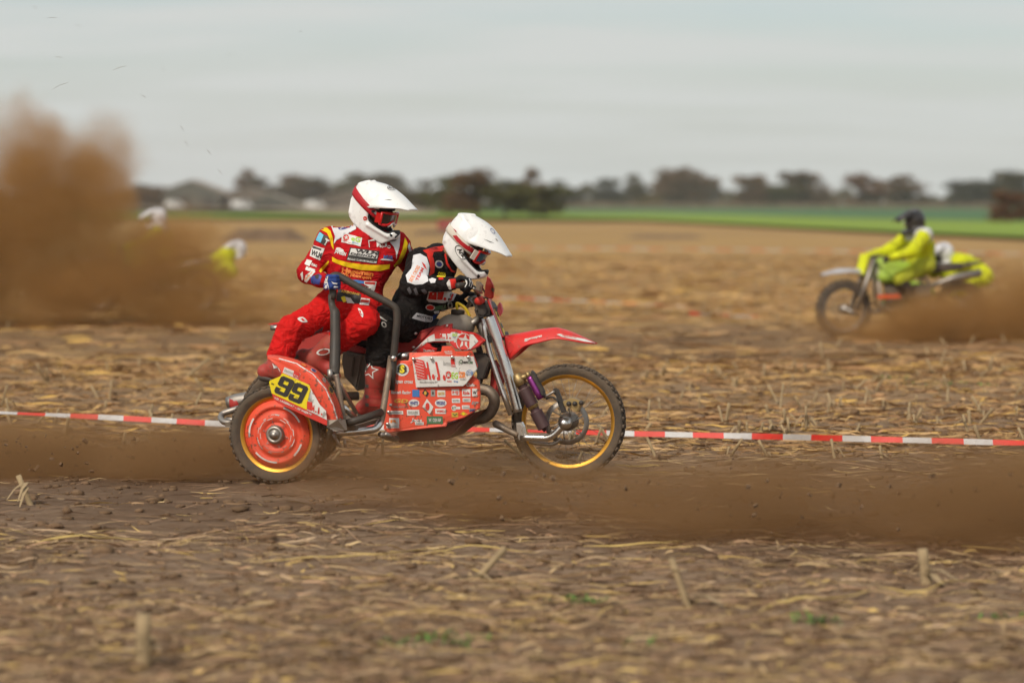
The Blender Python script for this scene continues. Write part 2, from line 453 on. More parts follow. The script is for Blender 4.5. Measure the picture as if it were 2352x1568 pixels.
def ell_px(k, cx, cy, rx, ry, rot=0.0, n=24, hole=0.0):
    c, s = math.cos(rot), math.sin(rot)
    def ring(f): return [(cx + rx * f * math.cos(a) * c - ry * f * math.sin(a) * s, cy + rx * f * math.cos(a) * s + ry * f * math.sin(a) * c) for a in np.linspace(0, 2 * math.pi, n, endpoint=False)]
    if not hole: return poly_px(k, ring(1))
    p = ring(1) + ring(hole)
    return np.array([D(k, *q) for q in p]), [(i, (i + 1) % n, n + (i + 1) % n, n + i) for i in range(n)]
def mergep(*gs):
    V = []; Fc = []
    for v, f in gs:
        o = len(V); V += [tuple(p) for p in v]; Fc += [tuple(i + o for i in q) for q in f]
    return np.array(V), Fc
BVHS = {}
def bvh_of(objs):
    key = tuple(o.name for o in objs)
    if key not in BVHS:
        V = []; Fc = []
        for o in objs:
            v, f = GEO[o.name]; k = len(V); V += [tuple(p) for p in v]; Fc += [tuple(i + k for i in q) for q in f]
        BVHS[key] = BVHTree.FromPolygons(V, Fc)
    return BVHS[key]
def decal(name, g, m, targets, parent, lift=0.002, grid=5.0, off=None, wfall=None):
    """print g (pixels of the photograph) onto the surface it is seen on, lifted a little off it"""
    tr = bvh_of(targets)
    bm = bmesh.new()
    vs = [bm.verts.new((p[0], p[1], 0)) for p in g[0]]
    for q in g[1]:
        try: bm.faces.new([vs[i] for i in q])
        except ValueError: pass
    bmesh.ops.triangulate(bm, faces=[f for f in bm.faces if len(f.verts) > 4])
    if grid:
        lo, hi = g[0].min(0), g[0].max(0)
        for a in (0, 1):
            no = Vector((1, 0, 0)) if a == 0 else Vector((0, 1, 0))
            x = math.ceil(lo[a] / grid) * grid
            while x < hi[a]:
                co = Vector((x, 0, 0)) if a == 0 else Vector((0, x, 0))
                bmesh.ops.bisect_plane(bm, geom=bm.verts[:] + bm.edges[:] + bm.faces[:], plane_co=co, plane_no=no)
                x += grid
    dead = []
    for v in bm.verts:
        d = (BI3 @ ray(v.co.x, v.co.y)).normalized()
        h = tr.ray_cast(CL, d, 40)
        if h[0] is None:
            h = tr.find_nearest(CL + d * ((P0 - Vector((0, 0, CAMH))).length))
            if h[0] is None or wfall == 'drop': dead.append(v); continue
        n = h[1] if h[1].dot(d) < 0 else -h[1]
        v.co = h[0] + n * lift
    if dead: bmesh.ops.delete(bm, geom=dead, context='VERTS')
    if off is not None:
        for v in bm.verts: v.co -= Vector(off)
    me = bpy.data.meshes.new(name); bm.to_mesh(me); bm.free()
    # face the camera
    return link(name, me, m, parent, True)
# ------------------------------------------------------------------ the field
def vnoise(x, y, s, seed):
    r = np.random.default_rng(seed); T = r.uniform(-1, 1, (256, 256))
    xs, ys = x / s, y / s
    i, j = np.floor(xs).astype(int), np.floor(ys).astype(int); u, v = xs - i, ys - j
    u = u * u * (3 - 2 * u); v = v * v * (3 - 2 * v)
    g = lambda a, b: T[a % 256, b % 256]
    return (g(i, j) * (1 - u) + g(i + 1, j) * u) * (1 - v) + (g(i, j + 1) * (1 - u) + g(i + 1, j + 1) * u) * v
def to_bike(x, y):
    dx, dy = x - P0.x, y - P0.y
    c, s = math.cos(PSI), math.sin(PSI)
    return dx * c + dy * s, -dx * s + dy * c
SW = BL(639, 996, 1.0)                    # sidecar wheel hub (outfit frame)
SWR = 0.285
def height(x, y):
    near = np.exp(-np.maximum(np.abs(y - 12) - 14, 0) / 14)
    z = (vnoise(x * 0.6, y, 0.55, 1) * 0.022 + vnoise(x * 0.7, y, 0.2, 2) * 0.017 + vnoise(x, y, 0.08, 3) * 0.009) * near
    z += vnoise(x * 0.25, y, 2.2, 4) * 0.03 * near + vnoise(x, y, 60, 5) * 0.10 * np.clip((y - 40) / 80, 0, 1)
    bx, by = to_bike(x, y)
    # wheels press their own tracks: keep the soil level where they stand
    flat = np.exp(-((by) / 0.35) ** 2) * np.exp(-np.maximum(np.abs(bx) - 1.6, 0) / 0.6)
    z = z * (1 - 0.85 * flat) - 0.02 * flat
    bank = np.exp(-((by + 1.0) / 0.32) ** 2) * np.exp(-np.maximum(np.abs(bx - SW.x) - 0.5, 0) / 1.2)
    z += bank * (SW.z - SWR + 0.005)
    return z
def axis_coords(dense0, dense1, step, far, g=1.09):
    a = list(np.arange(dense0, dense1 + 1e-6, step)); d = step; x = a[-1]
    while x < far: d *= g; x += d; a.append(x)
    d = step; x = a[0]; pre = []
    while x > -far: d *= g; x -= d; pre.append(x)
    return np.array(pre[::-1] + a)
gx = axis_coords(-3.6, 3.6, 0.04, 4000); gy = axis_coords(8.0, 20.0, 0.04, 4000)
X, Y = np.meshgrid(gx, gy, indexing='ij')
Z = height(X, Y)
nx, ny = X.shape
gi = np.arange(nx * ny).reshape(nx, ny)
gq = np.stack([gi[:-1, :-1], gi[1:, :-1], gi[1:, 1:], gi[:-1, 1:]], -1).reshape(-1, 4)
def soil_material():
    m = bpy.data.materials.new('soil'); m.use_nodes = True; t = m.node_tree; b = t.nodes['Principled BSDF']
    n = lambda ty: t.nodes.new(ty); lk = t.links.new
    b.inputs['Roughness'].default_value = 0.95; b.inputs['Specular IOR Level'].default_value = 0.15
    ge = n('ShaderNodeNewGeometry'); sp = n('ShaderNodeSeparateXYZ'); lk(ge.outputs['Position'], sp.inputs[0])
    def noise(scale, sc=(1, 1, 1), det=6, ro=0.6):
        mp = n('ShaderNodeMapping'); mp.inputs['Scale'].default_value = sc; lk(ge.outputs['Position'], mp.inputs[0])
        x = n('ShaderNodeTexNoise'); x.inputs['Scale'].default_value = scale; x.inputs['Detail'].default_value = det; x.inputs['Roughness'].default_value = ro
        lk(mp.outputs[0], x.inputs['Vector']); return x.outputs['Fac']
    def rng(v, a, b_, c=0.0, d=1.0):
        x = n('ShaderNodeMapRange'); x.inputs['From Min'].default_value = a; x.inputs['From Max'].default_value = b_
        x.inputs['To Min'].default_value = c; x.inputs['To Max'].default_value = d; lk(v, x.inputs['Value']); return x.outputs[0]
    def mixc(f, a, b_):
        x = n('ShaderNodeMix'); x.data_type = 'RGBA'; lk(f, x.inputs['Factor'])
        for s, k in ((a, 'A'), (b_, 'B')):
            if isinstance(s, tuple): x.inputs[k].default_value = (*s, 1)
            else: lk(s, x.inputs[k])
        return x.outputs['Result']
    def math_(op, a, b_):
        x = n('ShaderNodeMath'); x.operation = op
        for i, s in enumerate((a, b_)):
            if isinstance(s, (int, float)): x.inputs[i].default_value = s
            else: lk(s, x.inputs[i])
        return x.outputs[0]
    # bare tilled soil: dark crumbs and dry pale crust
    soil = mixc(rng(noise(9, (0.5, 1, 1)), 0.36, 0.66), (0.13, 0.080, 0.046), (0.245, 0.162, 0.102))
    soil = mixc(rng(noise(60, (0.35, 1, 1), 3), 0.45, 0.72), soil, (0.31, 0.215, 0.14))
    # the field further out is a mat of straw over the same soil
    mat_ = mixc(rng(noise(2.2, (0.10, 1, 1), 8, 0.7), 0.36, 0.62), (0.17, 0.100, 0.042), (0.48, 0.30, 0.115))
    mat_ = mixc(rng(noise(0.22, (0.12, 1, 1), 6, 0.65), 0.40, 0.62), mat_, (0.40, 0.24, 0.085))
    mat_ = mixc(rng(noise(0.13, (0.10, 1, 1), 4, 0.6), 0.56, 0.70, 0.0, 0.75), mat_, (0.14, 0.082, 0.036))
    ysh = math_('ADD', sp.outputs['Y'], rng(noise(0.5), 0.3, 0.7, -2.5, 2.5))
    far = rng(ysh, 16.5, 34, 0.0, 1.0)
    c = mixc(far, soil, mat_)
    # the race line: freshly churned darker earth
    tr = rng(math_('ABSOLUTE', math_('ADD', ysh, -13.7), 0), 2.6, 0.8, 0.0, 0.75)
    c = mixc(tr, c, mixc(rng(noise(14, (0.25, 1, 1)), 0.35, 0.7), (0.085, 0.048, 0.026), (0.15, 0.09, 0.052)))
    lane = rng(math_('ABSOLUTE', math_('ADD', ysh, -29.5), 0), 6.5, 1.5, 0.0, 0.85)
    c = mixc(lane, c, mixc(rng(noise(3, (0.1, 1, 1)), 0.35, 0.7), (0.15, 0.086, 0.042), (0.23, 0.138, 0.068)))
    lk(c, b.inputs['Base Color'])
    bp = n('ShaderNodeBump'); bp.inputs['Strength'].default_value = 0.7; bp.inputs['Distance'].default_value = 0.012
    lk(noise(70, (0.7, 1, 1), 5, 0.7), bp.inputs['Height']); lk(bp.outputs[0], b.inputs['Normal'])
    return m
MATS['soil'] = soil_material()
tag(mesh_np('ground', np.stack([X, Y, Z], -1).reshape(-1, 3), gq, 'soil', geo=False), kind='structure')

# crops beyond the stubble
mat('far_crop_green', (0.045, 0.12, 0.03), 0.9, var=0.25, vscale=0.02, stretch=(0.3, 1, 1))
mat('near_crop_green', (0.18, 0.255, 0.010), 0.9, var=0.3, vscale=0.05, stretch=(0.3, 1, 1))
mat('yard_soil', (0.26, 0.19, 0.115), 0.95, var=0.25, vscale=0.05)
def field_sheet(name, px, z, m):
    pts = [ground(*p) for p in px]
    bm = bmesh.new(); f = bm.faces.new([bm.verts.new((p.x, p.y, z)) for p in pts])
    if f.normal.z < 0: bmesh.ops.reverse_faces(bm, faces=[f])
    bmesh.ops.triangulate(bm, faces=bm.faces[:])
    me = bpy.data.meshes.new(name); bm.to_mesh(me); bm.free()
    return tag(link(name, me, m, None, False), kind='structure')
field_sheet('green_field', [(-4000, 499), (330, 497), (760, 496), (1150, 499), (1500, 508), (1800, 525), (2352, 540), (5000, 590), (5000, 474), (2352, 473.5), (1300, 471.5), (640, 475), (300, 475.5), (-4000, 476)], 0.14, 'far_crop_green')
field_sheet('grass_strip', [(-4000, 506), (330, 503.5), (760, 503), (1150, 504), (1480, 508.5), (1700, 520), (2000, 536), (2352, 553), (5000, 690), (5000, 600), (2352, 514), (2000, 506), (1700, 497), (1480, 492), (1000, 492), (300, 495), (-4000, 497)], 0.17, 'near_crop_green')
field_sheet('farm_yard', [(-200, 478), (520, 480), (850, 497), (1000, 494), (1010, 480), (900, 474), (-200, 472)], 0.19, 'yard_soil')

# ------------------------------------------------------------------ litter, clods, stubble, weeds
mat('straw', (0.4, 0.3, 0.18), 0.85, attr=True, spec=0.2)
def ribbons(n, pos, length, width, ang, lift, curl, cols, r):
    """curved flat strips of leaf and stalk: 4 cross-sections each"""
    L_ = length[:, None]; t = np.linspace(-0.5, 0.5, 4)[None]
    ca, sa = np.cos(ang)[:, None], np.sin(ang)[:, None]
    bend = curl[:, None] * (t ** 2) * L_
    cx = pos[:, 0:1] + ca * t * L_ - sa * bend; cyy = pos[:, 1:2] + sa * t * L_ + ca * bend
    cz = height(cx, cyy) + 0.006 + lift[:, None] * (0.6 + np.sin(t * 3 + r.uniform(0, 6, (n, 1)))) * 0.8
    tw = r.normal(0, 0.5, (n, 1)) + t * r.normal(0, 1.0, (n, 1))
    w = width[:, None] * np.array([0.45, 1, 0.95, 0.3])[None]
    ox, oy, oz = -sa * np.cos(tw) * w / 2, ca * np.cos(tw) * w / 2, np.sin(tw) * w / 2
    A = np.stack([cx - ox, cyy - oy, cz - oz], -1); B = np.stack([cx + ox, cyy + oy, cz + oz], -1)
    V = np.stack([A, B], 2).reshape(-1, 3)
    base = np.arange(n)[:, None, None] * 8
    q = np.array([[0, 1, 3, 2], [2, 3, 5, 4], [4, 5, 7, 6]])[None]
    return V, (base + q).reshape(-1, 4), np.repeat(cols, 8, 0)
PAL = np.array([(0.40, 0.28, 0.15), (0.28, 0.18, 0.10), (0.47, 0.34, 0.18), (0.22, 0.14, 0.08), (0.33, 0.21, 0.13), (0.50, 0.35, 0.13), (0.19, 0.12, 0.07), (0.25, 0.16, 0.10), (0.42, 0.30, 0.19), (0.30, 0.19, 0.115)])
def litter_zone(n, y0, y1, lmin, lmax, wmin, wmax, r, lft=0.008, prob=None):
    y = y0 * (y1 / y0) ** r.uniform(0, 1, n) if prob is None else r.uniform(y0, y1, n)
    n2 = int(n * 0.45); y = np.concatenate([y, r.choice(y, n2)]); x = r.uniform(-1, 1, n) * (y[:n] * 0.235 + 0.6); x = np.concatenate([x, np.where(r.uniform(0, 1, n2) < 0.5, -1, 1) * (y[n:] * r.uniform(0.235, 0.36, n2) + 0.6)]); n = n + n2
    keep = np.ones(n, bool)
    race = np.exp(-((y - 13.9) / 1.7) ** 2); lane = np.exp(-((y - 29.5) / 4.2) ** 2); keep &= r.uniform(0, 1, n) > np.maximum(race * 0.86, lane * 0.86)
    patch = vnoise(x * 0.4, y, 0.7, 21); keep &= r.uniform(-1.3, 1, n) < patch + 0.35
    x, y = x[keep], y[keep]; m = len(x)
    ln = lmin + (lmax - lmin) * r.beta(1.2, 4, m); wd = wmin + (wmax - wmin) * r.beta(1.3, 3, m)
    ang = r.normal(0, 0.22, m) + (r.uniform(0, 1, m) < 0.12) * r.uniform(-1.5, 1.5, m)
    cols = PAL[r.integers(0, len(PAL), m)] * r.uniform(0.75, 1.2, (m, 1)) * (np.array([1.22, 1.06, 0.80]) if y0 > 15 else np.array([1.12, 1.08, 1.03]))
    return ribbons(m, np.stack([x, y], 1), ln, wd, ang, np.abs(r.normal(0, lft, m)), r.normal(0, 0.28, m), cols, r)
r = np.random.default_rng(5)
zs = [litter_zone(12000, 8.0, 12.2, 0.015, 0.26, 0.003, 0.024, r), litter_zone(9000, 8.0, 12.4, 0.08, 0.7, 0.002, 0.009, r, 0.012), litter_zone(7000, 12.0, 17.0, 0.03, 0.36, 0.004, 0.018, r, prob=1), litter_zone(4000, 12.0, 17.0, 0.1, 0.7, 0.003, 0.009, r, 0.012, prob=1),
      litter_zone(24000, 16.0, 26.0, 0.04, 0.55, 0.005, 0.030, r, 0.012), litter_zone(30000, 24.0, 75.0, 0.12, 1.4, 0.008, 0.05, r, 0.02)]
oV, oQ, oC, k = [], [], [], 0
for v, q, c in zs: oV.append(v); oQ.append(q + k); oC.append(c); k += len(v)
tag(mesh_np('crop_litter', np.concatenate(oV), np.concatenate(oQ), 'straw', smooth=False, col=np.concatenate(oC), geo=False), 'dry straw and leaf litter strewn over the field', 'litter', kind='stuff')
# clods of earth
ico = bmesh.new(); bmesh.ops.create_icosphere(ico, subdivisions=1, radius=1.0)
iv = np.array([v.co[:] for v in ico.verts]); iq = np.array([[v.index for v in f.verts] for f in ico.faces]); ico.free()
def clods(n, y0, y1, smin_, smax, r):
    y = y0 * (y1 / y0) ** r.uniform(0, 1, n); x = r.uniform(-1, 1, n) * (y * 0.235 + 0.5)
    s = smin_ + (smax - smin_) * r.beta(1, 5, n)
    v = iv[None] * r.uniform(0.55, 1.25, (n, len(iv), 1)) * s[:, None, None] * np.stack([r.uniform(0.9, 1.6, n), r.uniform(0.8, 1.2, n), r.uniform(0.5, 0.8, n)], 1)[:, None]
    v = v + np.stack([x, y, height(x, y) + s * 0.15], 1)[:, None]
    return v.reshape(-1, 3), (iq[None] + (np.arange(n) * len(iv))[:, None, None]).reshape(-1, 3)
mat('clod_earth', (0.17, 0.105, 0.06), 0.95, bump=0.6, bscale=60, var=0.35, vscale=5, spec=0.1)
va, qa = clods(3600, 8.0, 17, 0.006, 0.065, r); vb, qb = clods(1500, 15, 32, 0.012, 0.07, r)
tag(mesh_np('earth_clods', np.concatenate([va, vb]), np.concatenate([qa, qb + len(va)]), 'clod_earth', smooth=False, geo=False), 'brown clods of tilled earth', 'earth', kind='stuff')
# upright cut stalks
mat('stalk', (0.34, 0.245, 0.135), 0.85, var=0.25, vscale=14, spec=0.2)
def stalk_geo(h, rad, lean, sd, leaf=True):
    q = random.Random(sd)
    P = [Vector((lean[0] * t * h, lean[1] * t * h, h * t)) for t in (-0.15, 0.0, 0.3, 0.6, 1.0)]
    g = [tube_geo(P, [rad * 1.15, rad * 1.1, rad, rad * 0.92, rad * 0.95], 7)]
    if leaf:
        for i in range(3):
            a = q.uniform(0, 6.28); z0 = h * q.uniform(0.15, 0.8); ln = h * q.uniform(0.6, 1.3)
            pts = []
            for t in (0, 0.33, 0.66, 1.0):
                c = Vector((math.cos(a) * ln * t, math.sin(a) * ln * t, max(0.012, z0 + ln * 0.35 * t - ln * 0.9 * t * t)))
                s = Vector((-math.sin(a), math.cos(a), 0)) * rad * (1.1 - 0.9 * t)
                pts += [c - s, c + s]
            g.append((pts, [(0, 1, 3, 2), (2, 3, 5, 4), (4, 5, 7, 6)]))
    return merge(*g)
gs = []
rs = random.Random(3)
for i in range(1700):
    row = rs.randint(0, 60); y = 15.9 + row * 0.75 + rs.gauss(0, 0.06)
    if y > 60 or (24.5 < y < 34.5 and rs.random() < 0.85): continue
    x = rs.uniform(-1, 1) * (y * 0.33 + 0.4); h = rs.uniform(0.04, 0.13) if rs.random() < 0.85 else rs.uniform(0.12, 0.2)
    P = Vector((x, y, float(height(np.array([x]), np.array([y]))[0])))
    v, f = stalk_geo(h, rs.uniform(0.008, 0.014), (rs.gauss(0, 0.45), rs.gauss(0, 0.3)), i, rs.random() < 0.7)
    gs.append(([p + P for p in v], f))
tag(geo('stubble', merge(*gs), 'stalk', None), 'rows of cut maize stubble in the field behind', 'stubble', kind='stuff')
STK = [(328, 1528, 0.19, 0.028, (0.02, 0.02), 'thick pale cut stalk standing upright alone at the bottom edge'),
       (2128, 1345, 0.15, 0.024, (-0.12, 0.05), 'pale upright maize stump near the edge of the low dust cloud'),
       (1580, 1385, 0.2, 0.015, (-0.35, 0.1), 'leaning broken stalk with a yellow leaf beside the low dust cloud'),
       (70, 1170, 0.16, 0.016, (-0.4, 0.0), 'leaning pale stump behind the sidecar wheel near the plume'),
       (1090, 1330, 0.15, 0.016, (0.9, 0.1), 'slanting stub below the front of the red outfit'),
       (2085, 970, 0.14, 0.011, (0.1, 0.0), 'tall pale stub just above the barrier tape'),
       (1560, 930, 0.12, 0.010, (0.25, 0.0), 'tan stub standing close to the front wheel'),
       (2180, 900, 0.13, 0.011, (-0.4, 0.0), 'bent stub among the far stubble rows')]
for i, (px, py, h, rad, ln, lab) in enumerate(STK):
    p = ground(px, py); z = float(height(np.array([p.x]), np.array([p.y]))[0])
    o = geo('cut_stalk', stalk_geo(h, rad, ln, 50 + i), 'stalk', None); o.location = (p.x, p.y, z)
    tag(o, lab, 'stalk', 'single cut stalks')
# long bent leaves in the foreground
mat('yellow_leaf', (0.56, 0.39, 0.13), 0.7, var=0.2, vscale=20, spec=0.3)
LV = [([(1735, 1413), (1830, 1392), (1930, 1385), (2000, 1366)], 0.035, 'long yellow maize leaf lying curved in the foreground'),
      ([(80, 1246), (150, 1240), (250, 1247), (330, 1240)], 0.035, 'broad yellow leaf lying under the dust behind the sidecar wheel'),
      ([(575, 1292), (760, 1288), (930, 1283), (1080, 1262), (1240, 1268)], 0.02, 'very long thin straw blade below the outfit'),
      ([(1340, 1262), (1480, 1262), (1590, 1254)], 0.02, 'thin straw blade at the foot of the dust cloud'),
      ([(1250, 1546), (1340, 1538), (1420, 1530), (1500, 1533)], 0.022, 'pale curved blade at the bottom of the frame'),
      ([(2015, 1355), (2110, 1362), (2200, 1352), (2290, 1356)], 0.02, 'thin yellow blade in front of the maize stump')]
for pts, wd, lab in LV:
    P = [ground(*p) for p in pts]; P = catmull(P, 5)
    rows = []
    n = len(P)
    for i, p in enumerate(P):
        z = float(height(np.array([p.x]), np.array([p.y]))[0]) + 0.012 + 0.02 * math.sin(3.14 * i / n)
        w = wd * math.sin(3.14 * (i + 0.7) / (n + 0.6)) * 0.5
        tq = 0.6 * math.sin(i * 0.5)
        rows.append([Vector((p.x, p.y - w * math.cos(tq), z - w * math.sin(tq) * 0.6)), Vector((p.x, p.y, z + w * 0.25)), Vector((p.x, p.y + w * math.cos(tq), z + w * math.sin(tq) * 0.6))])
    o = sheet('maize_leaf', rows, 'yellow_leaf', None, 0.0015); tag(o, lab, 'leaf', 'long leaves in the foreground')
# weeds
mat('weed_green', (0.10, 0.20, 0.03), 0.7, var=0.3, vscale=20)
V, Q = [], []
for (px, py, sx, n) in [(1335, 1379, 0.06, 40), (1000, 1469, 0.12, 50), (1880, 1441, 0.06, 36), (2190, 887, 0.2, 70), (2290, 1409, 0.04, 12), (1490, 1482, 0.04, 8), (2050, 867, 0.15, 30)]:
    c = ground(px, py)
    for i in range(n):
        x, y = c.x + rs.gauss(0, sx), c.y + rs.gauss(0, sx * 0.5); z = float(height(np.array([x]), np.array([y]))[0])
        a = rs.uniform(0, 6.28); ln = rs.uniform(0.02, 0.055); w = rs.uniform(0.002, 0.006); k = len(V)
        d = Vector((math.cos(a), math.sin(a), 0)); s = Vector((-d.y, d.x, 0)) * w
        b = Vector((x, y, z)); tp = b + d * ln * 0.6 + Vector((0, 0, ln * 0.6)); en = b + d * ln * 1.2 + Vector((0, 0, ln * 0.5))
        V += [b - s, b + s, tp + s, tp - s, en]; Q += [(k, k + 1, k + 2, k + 3), (k + 3, k + 2, k + 4)]
tag(geo('weeds', (V, Q), 'weed_green', None), 'small green weeds sprouting from the soil', 'weeds', kind='stuff')

# ------------------------------------------------------------------ mounds of the course
mat('mound_earth', (0.15, 0.092, 0.05), 0.95, bump=0.8, bscale=6, var=0.3, vscale=1.5)
def mound(px0, px1, ybase, hpx, label, sd):
    a, b = ground(px0, ybase), ground(px1, ybase); c = (a + b) / 2; Lx = (b - a).length; hh = hpx * c.y / F
    n, m_ = 40, 20
    u, v = np.meshgrid(np.linspace(-1, 1, n), np.linspace(-1, 1, m_), indexing='ij')
    prof = np.clip((1 - np.abs(u)) * 2.3, 0, 1) ** 0.9 * np.clip((1 - np.abs(v)) * 1.7, 0, 1)
    prof = prof * (1 + 0.12 * vnoise(u * 6, v * 6, 1.0, sd)) 
    x, y, z = u * Lx / 2, v * Lx * 0.45, prof * hh - 0.05
    g = np.arange(n * m_).reshape(n, m_)
    q = np.stack([g[:-1, :-1], g[1:, :-1], g[1:, 1:], g[:-1, 1:]], -1).reshape(-1, 4)
    o = mesh_np('dirt_mound', np.stack([x, y, z], -1).reshape(-1, 3), q, 'mound_earth', geo=False)
    o.location = (c.x, c.y + Lx * 0.45, 0); tag(o, label, 'mound', 'earth jumps of the course')
mound(490, 705, 556, 31, 'brown earth jump behind the red passenger, flat topped', 31)
mound(1420, 1640, 548, 9, 'low earth bank in the stubble far behind the front wheel', 32)
mound(930, 1100, 540, 12, 'small earth bank far behind the driver helmet', 33)

# ------------------------------------------------------------------ farm and trees on the horizon
mat('barn_wall', (0.13, 0.105, 0.08), 0.9, var=0.2, vscale=0.4)
mat('barn_gable_green', (0.085, 0.085, 0.068), 0.9, var=0.2, vscale=0.4)
mat('barn_roof', (0.30, 0.245, 0.19), 0.85, var=0.2, vscale=0.5)
mat('pale_roof', (0.48, 0.42, 0.34), 0.85, var=0.2, vscale=0.5)
mat('pale_wall', (0.46, 0.41, 0.32), 0.9, var=0.15, vscale=0.4)
mat('dark_opening', (0.03, 0.028, 0.025), 0.8)
mat('window_glass', (0.04, 0.045, 0.05), 0.15)
def barn(px0, px1, ybase, ytop, eave, wallm, roofm, label, cat='barn', depth=1.6, doors=((-0.3, 0.16, 0.7),), windows=()):
    """gable end towards the camera; eave: share of the height that is wall"""
    a, b = ground(px0, ybase), ground(px1, ybase); c = (a + b) / 2; w = (b - a).length / 2; hh = (ybase - ytop) * c.y / F; he = hh * eave; dp = 2 * w * depth
    root = empty('farm_building', Matrix.Translation((c.x, c.y, 0))); tag(root, label, cat)
    bm = bmesh.new()
    pr = [(-w * 0.95, 0), (w * 0.95, 0), (w * 0.95, he), (0, hh * 0.97), (-w * 0.95, he)]
    A = [bm.verts.new((x, 0, z)) for x, z in pr]; B = [bm.verts.new((x, dp, z)) for x, z in pr]
    bm.faces.new(A); bm.faces.new(B[::-1])
    for i in range(5): bm.faces.new((A[i], B[i], B[(i + 1) % 5], A[(i + 1) % 5]))
    bm_obj('wall', bm, wallm, root)
    for s in (-1, 1):
        bm = bmesh.new(); t = hh * 0.035
        e = (s * w * 1.06, he - (hh - he) * 0.09)
        v = [(0, -0.5, hh), (e[0], -0.5, e[1]), (e[0], dp + 0.5, e[1]), (0, dp + 0.5, hh)]
        A = [bm.verts.new(p) for p in v]; B = [bm.verts.new((p[0], p[1], p[2] - t)) for p in v]
        bm.faces.new(A); bm.faces.new(B[::-1])
        for i in range(4): bm.faces.new((A[i], B[i], B[(i + 1) % 4], A[(i + 1) % 4]))
        bm_obj('roof', bm, roofm, root)
    for (u, hwid, hz) in doors: geo('door', box_geo((u * w, -0.03, he * hz / 2), (hwid * w, 0.06, he * hz / 2)), 'dark_opening', root, False)
    for (u, z, s) in windows:
        fr = geo('window', box_geo((u * w, -0.02, z * hh), (s * w * 1.25, 0.05, s * w * 1.25)), 'pale_wall', root, False)
        geo('pane', box_geo((u * w, -0.05, z * hh), (s * w, 0.05, s * w)), 'window_glass', fr, False)
    return root
barn(348, 528, 477, 413, 0.5, 'barn_gable_green', 'barn_roof', 'large dark gabled barn beside the tall dust plume', depth=0.9, doors=((-0.25, 0.22, 0.8), (0.45, 0.15, 0.7)))
barn(548, 690, 480, 443, 0.3, 'barn_gable_green', 'pale_roof', 'low shed with a wide pale roof left of the red passenger', depth=0.5, doors=((0.0, 0.2, 0.75),))
barn(500, 640, 477, 430, 0.55, 'barn_wall', 'barn_roof', 'brown barn half hidden behind the low pale-roofed shed', depth=0.6)
barn(700, 905, 479, 438, 0.35, 'barn_wall', 'pale_roof', 'wide barn right behind the red passenger helmet', depth=0.5, doors=((-0.4, 0.12, 0.8), (0.2, 0.12, 0.8)))
barn(1012, 1100, 481, 436, 0.52, 'pale_wall', 'pale_roof', 'pale farmhouse standing among the trees behind the two helmets', 'house', depth=0.8, doors=((0.5, 0.1, 0.6),), windows=((-0.5, 0.3, 0.1), (0.0, 0.3, 0.1), (0.0, 0.62, 0.09)))
# small vans standing in the yard
mat('white_paint', (0.72, 0.71, 0.68), 0.4)
mat('black_rubber', (0.022, 0.02, 0.018), 0.8, var=0.3, vscale=30)
mat('far_red_paint', (0.30, 0.07, 0.06), 0.7)
def van(px, py, label, m='white_paint', hw=2.3, hh=1.9):
    p = ground(px, py); root = empty('parked_van', Matrix.Translation((p.x, p.y, 0))); tag(root, label, 'van', 'vans parked in the farm yard')
    pr = [(-hw, 0.35), (hw, 0.35), (hw, 0.95), (hw * 0.72, 1.1), (hw * 0.45, hh), (-hw * 0.96, hh), (-hw, hh * 0.9)]
    plate('body', [Vector((x, -0.9, z)) for x, z in pr], 1.8, m, root, 0.04)
    plate('side_window', [Vector((x, -0.93, z)) for x, z in [(hw * 0.66, 1.12), (hw * 0.44, hh * 0.93), (0.05 * hw, hh * 0.93), (0.05 * hw, 1.12)]], 0.05, 'window_glass', root, 0)
    for s in (-0.62, 0.6):
        geo('wheel', lathe_geo([(0.0, -0.12), (0.33, -0.12), (0.35, 0), (0.33, 0.12), (0, 0.12)], (hw * s, -0.82, 0.34), (0, 1, 0), 16), 'black_rubber', root)
van(556, 480.5, 'white van parked in front of the low pale-roofed shed')
van(724, 479.5, 'white van parked beside the wide barn')
van(402, 479, 'white van parked before the large dark barn')
rb = ground(1030, 528)
o = plate('barrier_block', [Vector((x, 0, z)) for x, z in [(-0.62, 0.0), (0.62, 0.0), (0.66, 0.3), (0.58, 0.62), (-0.58, 0.62), (-0.66, 0.3)]], 0.5, 'far_red_paint', None, 0.06); o.location = rb
tag(o, 'low dull red barrier block in the stubble behind the driver helmet', 'barrier')
def leafcol(n): return n
mat('bark', (0.07, 0.055, 0.045), 0.95)
LEAF = {'dark': (0.085, 0.066, 0.032), 'brown': (0.14, 0.078, 0.038), 'green': (0.10, 0.094, 0.030), 'ochre': (0.22, 0.15, 0.03), 'blue': (0.072, 0.068, 0.050), 'rust': (0.16, 0.075, 0.042)}
for k, c in LEAF.items(): mat('leaf_' + k, c, 0.9, var=0.45, vscale=0.35, spec=0.1)
